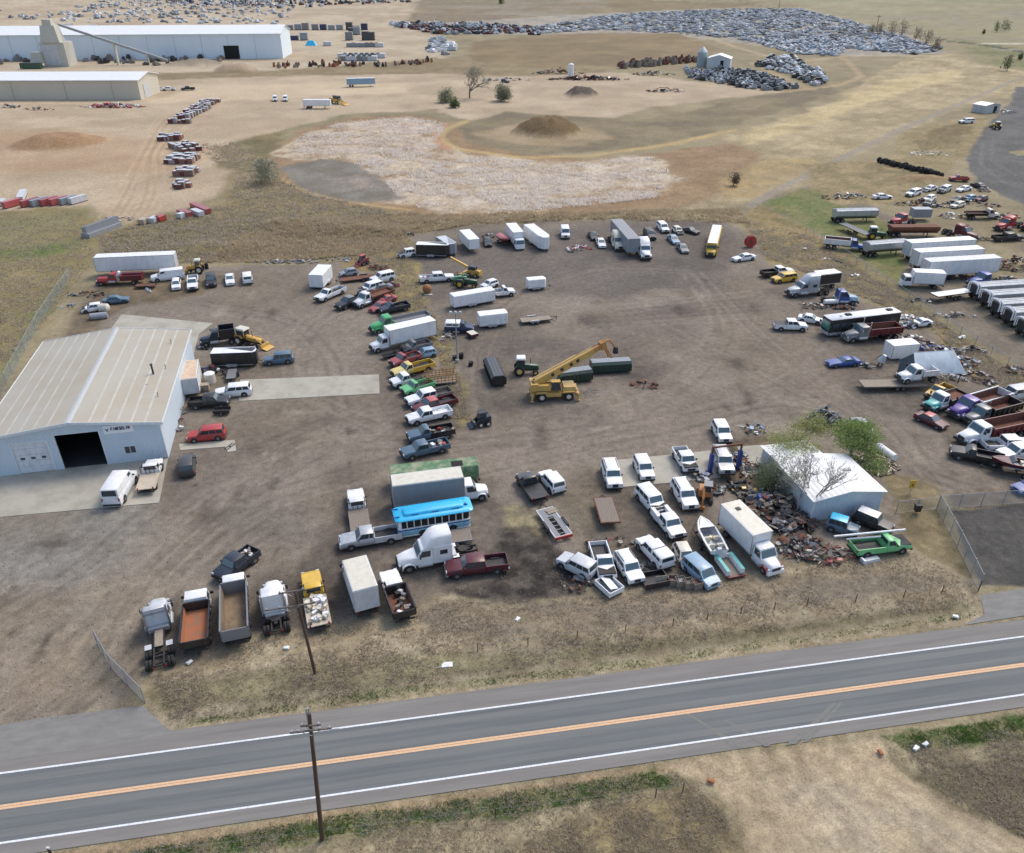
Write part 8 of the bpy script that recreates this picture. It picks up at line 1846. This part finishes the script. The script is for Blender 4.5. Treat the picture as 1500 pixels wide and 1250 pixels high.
for i, (px, lb) in enumerate([((1339, 300), 'scattered engines below the wreck cluster'), ((1225, 290), 'brown wood and wire heap on the green strip'), ((1247, 289), 'grey wire and metal heap on the green strip')]): junk(px, (9 if i else 11, 4), 1.4 if i else .6, 50, lb, ('black', 'grey', 'oldwood', 'rust') if i < 2 else ('lightgrey', 'grey', 'bluegrey', 'black'), seed=50+i, big=1.0)
for i in range(19):
    t = i/18; px = (1289+86*t, 239+20*t)
    x, y = G(*px); x += .5*math.sin(i*7.3); y += .7*math.sin(i*4.1)
    for r in range(2):
        q = thing('tractor_tyre', ['big black tyre in the near line', 'big black tyre in the rear line'][r]+' of the double tyre row above the wreck cluster', 'tyres', (x, y+r*1.9-.8, 0), .2+.1*math.sin(i*3), 'big tyres in a double row'); wheel(q, 0, 0, .7+.12*((i*7+r*3) % 4)/3, .55, PLASTIC); q.rotation_euler.x = .25*math.sin(i*5+r)
        
dump_truck((1462, 312, 1418, 312), 1.4, 'cream', 'cream nosed truck facing right in the upper right yard', bedc='black', kind='conv', bedh=.4, L=8)
semi((1461, 330, 1498, 322), 1.5, 'red', 'bright red semi at the right edge of the upper yard', sleeper=1.0, fairing=.3)
PK((1499, 344, 1455, 346), 'black', 'black pickup in front of the bright red semi', cab='crew')
semi((1500, 330, 1536, 325), 1.5, 'red', 'second red semi cut off by the right edge', sleeper=0, fairing=.3)
junk((1486, 392), (9, 6), 3.0, 120, 'rusty brown scrap mound at the right edge', ('rust', 'rust', 'oldwood', 'black'), seed=55, big=1.2)
junk((1448, 302), (6, 3), 1, 26, 'red truck parts by the cream nosed truck', ('red', 'black', 'grey'), seed=56)
junk((1393, 318), (6, 4), 1.2, 30, 'leaning ladder and parts between trailers', ('rust', 'white', 'bluegrey', 'black'), seed=57)
for i, (px, s) in enumerate([((1352, 441), 8), ((1395, 463), 9), ((1330, 466), 3)]): junk(px, (s, 2.2), .6, 34, ['dark parts scattered along the right yard fence', 'blue grey parts heap at the fence bend', 'white parts in the weeds by the coach'][i], [('black', 'grey', 'darkgrey'), ('bluegrey', 'black', 'lightgrey'), ('white', 'lightgrey')][i], seed=60+i, big=.8)
for i, (px, c) in enumerate([((1177, 366), 'white'), ((1209, 381), 'white'), ((1253, 405), 'white'), ((1222, 383), 'black'), ((1232, 384), 'black'), ((1241, 391), 'black'), ((1411, 497), 'white'), ((1123, 366), 'orange')]):
    junk(px, (1.6, 1.2), .6, 5, ['white barrels at the top of the weed strip', 'white sheet in the weed strip', 'white rock like bag in the weed strip', 'left dark drum in the weed strip', 'middle dark drum in the weed strip', 'right dark drum in the weed strip', 'lone white object in the lower weed strip', 'orange debris near the white sedan'][i], (c,), seed=70+i, name='debris', cat='debris', big=.8)
K('bigsuv', (1404, 177, 1428, 176), 'white', 'white car beside the ruined shelter', 1.1); backhoe((1452, 181, 1466, 187), 1.2, 'yellow machine beside the ruined shelter', roof='cream')
junk((1470, 165), (10, 6), 1.4, 40, 'white and dark wreckage right of the ruined shelter', ('white', 'lightgrey', 'maroon', 'black'), seed=80, big=1.2)
junk((1362, 226), (14, 7), .8, 60, 'pale rubble patch above the tyre row', ('lightgrey', 'cream', 'grey'), seed=81, big=1.0)

# ---------------------------------------------------------------- far things: simple copies made in loops
def simple(name, label, cat, group, items, parts):
    """parts = [(name, MB, material)]; items = [(x, y, rz, scale, override material or None)]"""
    base = None
    for k, (x, y, rz, s, m_) in enumerate(items):
        if base is None:
            base = thing(name, label if isinstance(label, str) else label[0], cat, (x, y, 0), rz, group); kids = [part(a, b_, c_, base) for a, b_, c_ in parts]; o = base; kk = kids
        else:
            o = base.copy(); C.objects.link(o); o.location = (x, y, 0); o.rotation_euler = (0, 0, rz); kk = []
            for c_ in kids:
                q = c_.copy(); C.objects.link(q); q.parent = o; kk.append(q)
        if not isinstance(label, str): o['label'] = label[k]
        o.scale = (s,)*3 if isinstance(s, (int, float)) else s
        if m_: kk[0].material_slots[0].link = 'OBJECT'; kk[0].material_slots[0].material = m_
rr = random.Random(5)
# stacked brick pallets on the dirt lot
IT = []
def rowp(a, b_, n_, jit=.6, rows=1, sp=2.4, ang=None):
    A, B = Vector(G(*a)), Vector(G(*b_)); d = (B-A); nrm = Vector((-d.y, d.x)).normalized()
    out = []
    for r in range(rows):
        for i in range(n_):
            p = A+d*(i/max(1, n_-1))+nrm*(r*sp); out.append((p.x+rr.gauss(0, jit*.3), p.y+rr.gauss(0, jit*.3), (ang if ang is not None else math.atan2(d.y, d.x))+rr.gauss(0, .05)))
    return out
pal = rowp((252, 181), (277, 181), 5, rows=1, ang=0)+rowp((276, 175), (305, 160), 8, rows=3)+rowp((302, 158), (320, 150), 5, rows=3)+rowp((236, 207), (262, 206), 6, rows=3, ang=0)+rowp((252, 217), (272, 224), 5, rows=3)+rowp((247, 240), (278, 240), 6, rows=4, ang=0)+rowp((260, 258), (280, 258), 5, rows=3, ang=0)+rowp((262, 277), (276, 275), 3, rows=2, ang=0)
mts = [mat('brick_red_load', (.26, .13, .10), .85, dirt=.4), mat('grey_block_load', (.34, .32, .32), .85, dirt=.4), mat('brown_block_load', (.24, .18, .14), .85, dirt=.4), paint('maroon')]
CL = ['brick pallet in the single short row midway', 'brick pallet in the diagonal run below the top end', 'brick pallet in the topmost group of the run', 'brown brick pallet in the tightly packed block', 'brick pallet just below the packed block', 'brick pallet in the largest four deep group', 'brick pallet in the group under the largest one', 'brick pallet in the small lowest group']
simple('brick_pallet', [CL[k]+' on the tan dirt lot' for k, n_ in enumerate((5, 24, 15, 18, 15, 24, 15, 6)) for _ in range(n_)], 'pallet', 'brick pallets on the tan dirt lot', [(x, y, a, (1, 1, rr.uniform(.8, 1.4)), rr.choice(mts)) for x, y, a in pal],
    [('brick_load', MB().box(-.95, .95, -.8, .8, .2, 1.5), mts[0]), ('pallet_base', MB().box(-1, 1, -.85, .85, 0, .18), paint('oldwood')), ('top_wrap', MB().box(-.9, .9, -.75, .75, 1.5, 1.56), paint('lightgrey'))])
bn = [(*G(x_, 304-.06*x_), 0) for x_ in (19, 45, 59, 73, 87, 101, 115)]; heads = ['leftmost load', 'second load', 'third load', 'fourth load', 'fifth load', 'sixth load', 'rightmost load']
simple('block_stack', [h+' in the line of long stacks at the left edge' for h in heads], 'stack', 'long stacks at the left edge', [(x, y, math.radians(66), (.95, .62, 1), [paint('pink'), paint('faded red'), paint('bluegrey'), paint('faded red'), paint('pink'), paint('bluegrey'), paint('lightgrey')][i]) for i, (x, y, a) in enumerate(bn)],
    [('load', MB().box(-2.6, 2.6, -1.0, 1.0, .2, 1.7), paint('pink')), ('skid', MB().box(-2.6, 2.6, -1, 1, 0, .18), FRAME)])
K2 = [((30, 296), (36, 284), 'lightgrey', 'long pale pipe bundle at the left edge'), ((0, 303), (6, 298), 'lightgrey', 'pale stack cut off by the left edge'), ((207, 330), (215, 326), 'tan', 'tan stack by the dirt track'), ((222, 328), (230, 324), 'lightgrey', 'pale stack next to the red one'), ((231, 326), (241, 322), 'red', 'red stack by the dirt track'), ((262, 321), (272, 318), 'lightgrey', 'left pale plank bundle on the dirt lot edge'), ((264, 314), (279, 319), 'faded red', 'left red plank bundle on the dirt lot edge'), ((284, 313), (296, 318), 'lightgrey', 'right pale plank bundle on the dirt lot edge'), ((283, 304), (306, 314), 'faded red', 'right red plank bundle on the dirt lot edge')]
for a, b_, c, lb in K2:
    A, B = Vector(G(*a)), Vector(G(*b_)); d = B-A; m_ = (A+B)/2; r_ = thing('bundle', lb, 'stack', (m_.x, m_.y, 0), math.atan2(d.y, d.x)); L = d.length
    part('load', MB().box(-L/2, L/2, -.8, .8, .2, 1.3), paint(c), r_); part('skid', MB().box(-L/2, L/2, -.8, .8, 0, .18), FRAME, r_)
r_ = thing('retaining_rack', 'grey steel rack of panels at the field corner', 'rack', (*G(150, 340), 0), math.radians(70)); part('rack_frame', MB().box(-5, 5, -1.2, 1.2, 0, 1.0), GALV, r_); part('panel', MB().box(-5, 5, -.6, -.4, 1, 2.6).box(-5, 5, .4, .6, 1, 2.4), paint('bluegrey'), r_)
junk((172, 322), (10, 3), .8, 30, 'grey scrap line beside the steel rack', ('grey', 'lightgrey', 'black'), seed=90)
junk((400, 384), (9, 2), .5, 20, 'low grey slab pile at the top of the left lot', ('grey', 'lightgrey'), seed=91, kinds=('plate',)); junk((437, 384), (9, 2), .5, 20, 'second grey slab pile at the top of the left lot', ('grey', 'bluegrey'), seed=92, kinds=('plate',)); junk((455, 327), (10, 3), .9, 24, 'grey debris in the weeds above the yard', ('grey', 'lightgrey', 'black'), seed=93)
junk((495, 382), (6, 2.4), .8, 18, 'dark scrap near the small red machine', ('black', 'bluegrey', 'grey'), seed=94)
# middle distance vehicles
for px, lb in [((402, 146, 403, 139), 'left one of two white vans on the tan dirt lot'), ((417, 146, 418, 139), 'right one of two white vans on the tan dirt lot')]: K('van', px, 'white', lb, 1.6, L=6)
semi_trailer((484, 146, 444, 146), 3.6, 'white', 'white trailer on the tan dirt lot', zt=3.6, L=11.5)
r_ = skid((500, 148, 488, 146), 1.5, 'machineyellow', 'yellow machine behind the white trailer on the dirt lot', L=7); r_.scale = (1.6, 1.6, 1.6)
semi_trailer((548, 114, 508, 115), 4.0, 'lightblue', 'blue grey trailer at the top of the dirt lot', zt=4.0, L=14, roofcol='white')
for px, c, lb in [((226, 130, 240, 129), 'white', 'white pickup by the storage barn end'), ((240, 129, 254, 129), 'white', 'second white pickup by the storage barn end'), ((262, 129, 288, 128), 'black', 'black pickup alone right of the storage barn')]: PK(px, c, lb, L=6.4)
junk((165, 157), (26, 7), 1.8, 90, 'red steel frames heaped beside the storage barn', ('red', 'faded red', 'darkred', 'white', 'grey'), seed=95, kinds=('rod', 'box'), big=2.4); junk((13, 158), (8, 4), 2, 20, 'grey machine scrap below the storage barn', ('grey', 'black'), seed=96, big=2); junk((55, 161), (14, 4), 1.2, 20, 'brown scrap below the storage barn', ('rust', 'oldwood', 'grey'), seed=97, big=1.6)
junk((862, 117), (44, 6), 2.5, 110, 'long dark steel beam stock on the dirt lot', ('rust', 'black', 'maroon'), seed=98, big=3, kinds=('rod', 'box')); r_ = thing('white_silo', 'white upright tank among the steel beams', 'tank', (*G(836, 112), 0)); part('tank_body', MB().cyl((0, 0, 0), (0, 0, 6), 1.6, n=14), paint('white'), r_); part('tank_cap', MB().cyl((0, 0, 6), (0, 0, 6.6), 1.6, .6, n=14), paint('lightgrey'), r_)
junk((818, 108), (30, 8), 3, 50, 'brown steel stack left of the white upright tank', ('rust', 'oldwood', 'black'), seed=99, big=3); junk((975, 134), (18, 9), 2, 50, 'dark red steel pile in the dry field', ('maroon', 'rust', 'darkgreen', 'grey'), seed=100, big=2.4, kinds=('rod', 'plate')); junk((955, 110), (26, 7), 2.4, 50, 'rusty steel pile by the wooden fence line', ('rust', 'maroon', 'black', 'grey'), seed=101, big=2.4)
junk((740, 118), (30, 5), 1.6, 36, 'grey pipe rack behind the bare tree', ('grey', 'black', 'lightgrey'), seed=102, big=2.4, kinds=('rod', 'box')); K('suv', (745, 118, 736, 117), 'black', 'black car behind the bare tree', 1.2)
# heaps round the far barn and the plant yard, then the field of wrecks
def poly_pts(poly, n_, seed, ex=None):
    P = np.array(poly, float); rg = np.random.default_rng(seed); Wp = np.array(W(poly)); out = []
    while len(out) < n_:
        q = np.stack([rg.uniform(Wp[:, 0].min(), Wp[:, 0].max(), n_*3), rg.uniform(Wp[:, 1].min(), Wp[:, 1].max(), n_*3)], 1); q = q[sdist(q[:, 0], q[:, 1], Wp) > 0]; out += [tuple(v) for v in q]
    return out[:n_]
def stufffield(name, label, poly, n_, cols, seed, size=(4.4, 1.8, 1.3), jit=.4, rowang=None, cat='wrecks', hk=1.0):
    root = thing(name, label, cat, (*G(*poly[0]), 0)); o_ = Vector((*G(*poly[0]), 0)); r = random.Random(seed); g = {}
    for x, y in poly_pts(poly, n_, seed):
        c = r.choice(cols); m_ = g.setdefault(c, MB()); a = (r.choice(rowang) if rowang else r.uniform(0, 3.14))+r.gauss(0, .12); s = r.uniform(1-jit, 1+jit); h = size[2]*s*r.uniform(.7, 1.4)*hk
        m_.M = Matrix.Translation((x-o_.x, y-o_.y, 0)) @ Matrix.Rotation(a, 4, 'Z'); l, w_ = size[0]*s/2, size[1]*s/2
        m_.box(-l, l, -w_, w_, .2, h*.6+.2); m_.frus(-l*.6, l*.35, w_*.95, h*.6+.19, -l*.45, l*.1, w_*.75, h+.2)
    for c, m_ in g.items(): o = part('heap_of_'+c.replace(' ', '_'), m_, paint(c), root, smooth=False); o['kind'] = 'stuff'
WF = [(775, 42), (860, 28), (900, 22), (1040, 15), (1170, 13), (1240, 30), (1300, 48), (1385, 72), (1340, 81), (1240, 72), (1225, 84), (1150, 78), (1100, 60), (1000, 50), (880, 44), (790, 50)]
# the 300 nearest wrecks one by one
near = sorted(poly_pts([(780, 50), (880, 43), (1000, 49), (1100, 60), (1150, 77), (1225, 84), (1240, 72), (1340, 81), (1385, 72), (1300, 52), (1180, 44), (1060, 36), (900, 34)], 900, 77), key=lambda q: q[1])[:290]
wm = [paint(c) for c in ('bluegrey', 'lightgrey', 'lightgrey', 'lightblue', 'grey', 'white', 'bluegrey', 'silver', 'black')]
WC = [rr.randrange(9) for _ in near]
simple('wrecked_car', [('%s wrecked car in the near part of the crowded far wreck field' % ('slate blue', 'pale grey', 'light grey', 'pale blue', 'dark grey', 'white', 'blue grey', 'silver', 'near black')[c]) for c in WC], 'wrecked car', 'wrecked cars in the far field', [(x, y, rr.choice((.5, .55, 2.1))+rr.gauss(0, .15), rr.uniform(.95, 1.25), wm[WC[i]]) for i, (x, y) in enumerate(near)],
    [('body', MB().box(-2.3, 2.3, -.9, .9, .25, .9).frus(-1.6, 1.1, .85, .9, -1.2, .5, .7, 1.45), wm[0]), ('window', MB().frus(-1.5, 1.0, .87, .98, -1.25, .6, .74, 1.32), GLASS)])
stufffield('wreck_field', 'dense far part of the grey wreck field at the top', WF, 3000, ('bluegrey', 'lightgrey', 'lightgrey', 'bluegrey', 'grey', 'silver', 'bluegrey', 'darkgrey'), 78, (4.8, 2.0, 1.1), rowang=(.5, .55, 2.1))
stufffield('block_storage', 'grey concrete product stacks behind the long warehouse', [(0, 24), (60, 20), (100, 16), (130, 4), (200, -6), (420, -4), (430, 22), (415, 36), (150, 34), (40, 30)], 600, ('bluegrey', 'lightgrey', 'lightgrey', 'grey'), 79, (5, 3, 1.6), rowang=(0, 1.57), cat='concrete stacks')
stufffield('storage_yard', 'dark stacked goods at the top of the plant yard', [(180, -8), (620, -8), (600, 4), (480, 10), (400, 14), (250, 6)], 420, ('darkgrey', 'navy', 'grey', 'rust', 'lightgrey'), 80, (6, 3, 3), rowang=(0, 1.57), cat='stored goods')
stufffield('scrap_line', 'rusty and grey scrap lining the road bend', [(570, 34), (700, 36), (800, 42), (790, 52), (700, 50), (650, 52), (580, 40)], 330, ('rust', 'maroon', 'darkgrey', 'bluegrey', 'lightgrey', 'black'), 81, (6, 2.4, 2), cat='scrap')
stufffield('tyre_heap', 'dark scrap and tyre heap beside the small far barn', [(1002, 100), (1030, 104), (1080, 102), (1130, 112), (1168, 130), (1130, 134), (1080, 128), (1040, 120), (1010, 116)], 420, ('black', 'darkgrey', 'grey', 'lightgrey', 'black', 'bluegrey'), 82, (2.4, 1.6, 1.5), cat='scrap')
stufffield('scrap_rows', 'grey and white wreck rows right of the small far barn', [(1110, 98), (1125, 84), (1160, 84), (1200, 106), (1214, 122), (1190, 126), (1150, 108)], 200, ('white', 'darkgrey', 'black', 'lightgrey', 'grey'), 83, (4, 2, 1.6), cat='wrecks')
stufffield('vehicle_cluster', 'small group of vehicles and steel at the plant gate', [(628, 62), (650, 58), (665, 72), (655, 82), (632, 78)], 46, ('lightgrey', 'bluegrey', 'white', 'grey'), 84, (6, 2.4, 2.2), cat='vehicles')
stufffield('fence_debris', 'little dark posts and debris lining the plant yard edge', [(400, 96), (500, 94), (560, 95), (640, 90), (640, 94), (560, 99), (500, 98), (400, 101)], 80, ('rust', 'black', 'oldwood', 'orange'), 85, (1.6, 1, 1.8), cat='debris')
stufffield('field_posts', 'line of brown wooden crates left of the small far barn', [(905, 97), (1000, 88), (1030, 88), (1030, 92), (1000, 94), (910, 102)], 110, ('oldwood', 'rust', 'oldwood'), 86, (2.4, 1.8, 2.2), cat='crates')
stufffield('wall_clutter', 'dark goods along the long warehouse wall', [(0, 89), (100, 88), (240, 87), (330, 86), (330, 90), (220, 97), (110, 92), (0, 95)], 60, ('black', 'darkgrey', 'oldwood', 'grey'), 87, (3, 2, 2), cat='goods')
# product stacks of the plant yard, one by one
st = []
for y_, xs in ((41, (425, 437, 448, 462, 474, 486, 498, 512, 522, 534)), (48, (516, 523)), (56, (432, 446, 536, 544, 512)), (66, (514, 522, 534, 541, 548, 556)), (64, (480,)), (82, (502, 510, 518, 526, 534, 542, 550, 558)), (86, (506, 514, 522, 530, 538, 546))):
    st += [(x_, y_) for x_ in xs]
simple('product_stack', [['dark goods stack in the rear row of the plant yard', 'product stack between the rear and middle rows of the plant yard', 'product stack in the middle row of the plant yard', 'grey block stack in the front rows of the plant yard'][0 if y_ < 45 else 1 if y_ < 60 else 2 if y_ < 70 else 3] for x_, y_ in st], 'product stack', 'product stacks in the plant yard', [(*G(x_, y_+3), .05, (1.1, 1, rr.uniform(.7, 1.4) if y_ < 60 else .6), paint(rr.choice(('darkgrey', 'bluegrey', 'maroon', 'grey', 'navy') if y_ < 60 else ('bluegrey', 'grey', 'lightgrey')))) for x_, y_ in st],
    [('stack_body', MB().box(-2.6, 2.6, -2.5, 2.5, .3, 4.6), paint('grey')), ('stack_base', MB().box(-2.7, 2.7, -2.6, 2.6, 0, .28), FRAME)])
r_ = thing('blue_tent', 'bright blue covered pile in the plant yard', 'tarp', (*G(456, 67), 0)); part('tarp', MB().frus(-4, 4, 3, 0, -2, 2, .5, 3.4), paint('skyblue'), r_); part('tarp_edge', MB().box(-4.1, 4.1, -3.1, 3.1, 0, .2), paint('lightgrey'), r_)
for px, lb in [((108, 34, 80, 36), 'left pale trailer behind the batching tower'), ((143, 36, 118, 38), 'right pale trailer behind the batching tower')]: semi_trailer(px, 4, 'lightgrey', lb, L=16)
K('van', (4, 14, -10, 14), 'blue', 'blue vehicle at the top left corner', 1.6, L=8)
r_ = thing('green_hopper', 'dark green container beside the batching tower', 'container', (*G(47, 101), 0)); part('container_body', MB().box(-6, 6, -1.5, 1.5, .3, 3), paint('darkgreen'), r_); part('lid', MB().box(-5.8, 5.8, -1.4, 1.4, 3, 3.2), paint('darkgrey'), r_)

# more loose parts between the vehicles
BK = ('black', 'darkgrey', 'grey', 'rust')
for i, (px, sz, h, n_, lb, cs) in enumerate([((1325, 478), (4, 2.4), .9, 34, 'mixed dark junk behind the coach and dump truck', BK+('white',)), ((1352, 505), (4, 2), .8, 30, 'dark parts right of the white box body', BK), ((1390, 517), (5, 3), 1.2, 44, 'tangled car parts at the rear of the tarp frame', BK+('white', 'lightgrey')), ((1425, 515), (4, 2.6), 1.0, 34, 'stripped axles on the weedy slope', BK),
    ((1400, 545), (5, 2.2), 1.0, 40, 'black engine heap behind the yellow truck nose', BK), ((1440, 560), (4, 2), .8, 26, 'dark wheels above the rusty white bed', BK), ((1455, 590), (2.6, 2), .8, 20, 'scrap wedged between the dump beds', BK), ((1490, 545), (6, 3), .8, 30, 'dark low parts near the lower trailer row', BK), ((1330, 515), (2, 2), .9, 16, 'dark debris under the box body corner', BK),
    ((1350, 297), (7, 3), 1.2, 44, 'black parts at the left foot of the wreck cluster', BK), ((1385, 303), (8, 3), 1.2, 50, 'black parts in front of the wreck cluster', BK+('cream',)), ((1420, 298), (7, 3), 1.3, 40, 'grey and dark parts at the right foot of the wreck cluster', BK+('bluegrey',)), ((1440, 280), (5, 3), 1.2, 30, 'dark parts between the black wreck and the lane', BK), ((1478, 318), (6, 3), 1.2, 30, 'red and dark parts between the red semis', BK+('red',)), ((1430, 352), (8, 2), .9, 24, 'dark parts in front of the dark red semi', BK), ((1405, 408), (8, 2), .9, 40, 'wheels and axles under the nearest white semi trailer', BK+('darkred',)),
    ((1475, 412), (7, 3), .9, 30, 'dark machine parts right of the blue covered tractor', BK), ((1235, 452), (4, 1.6), .8, 20, 'parts between the tractor unit and the coach', BK), ((1030, 700), (3, 2), .7, 26, 'grey parts at the feet of the vehicle lift', BK+('lightgrey',)), ((1080, 672), (2.4, 2), .9, 26, 'black parts right of the vehicle lift', BK), ((1048, 720), (3, 2), .6, 20, 'oily parts around the small excavator', BK),
    ((1140, 772), (4, 3), .8, 50, 'dark engine clutter behind the white box truck cab', BK), ((1175, 795), (5, 2), .8, 40, 'dark clutter between the shed and the scrap iron', BK), ((860, 850), (2.4, 1.6), .7, 18, 'dark wheels left of the loose white bed', BK), ((952, 832), (2, 1.5), .5, 12, 'dark bits below the topper pickup', BK), ((870, 800), (2, 1.6), .7, 16, 'dark hood parts beside the empty engine bay pickup', BK),
    ((600, 345), (3, 2), .8, 16, 'dark clutter behind the open off road vehicle', BK), ((715, 347), (3, 2), .9, 20, 'wreck clutter behind the black wreck', BK+('cream',)), ((868, 345), (3, 2), .7, 18, 'dark clutter left of the grey semi trailer', BK), ((612, 508), (3, 1.5), .9, 22, 'grey hood and frame parts below the white box truck', BK+('lightblue',)), ((573, 420), (3, 3), 1.0, 30, 'clutter between the rear wrecks and the grass', BK+('darkred',)), ((360, 506), (3, 1.4), .9, 26, 'black frame parts below the yellow loader', BK), ((300, 510), (2.4, 1.5), .7, 16, 'black parts left of the black enclosed trailer', BK), ((676, 790), (2.4, 1.2), .5, 10, 'dark parts beneath the grey flat deck trailer', BK)]):
    junk(px, sz, h, n_, lb, cs, seed=200+i, kinds=('box', 'disc', 'rod', 'plate', 'panel'), name='parts_heap', cat='scrap heap')
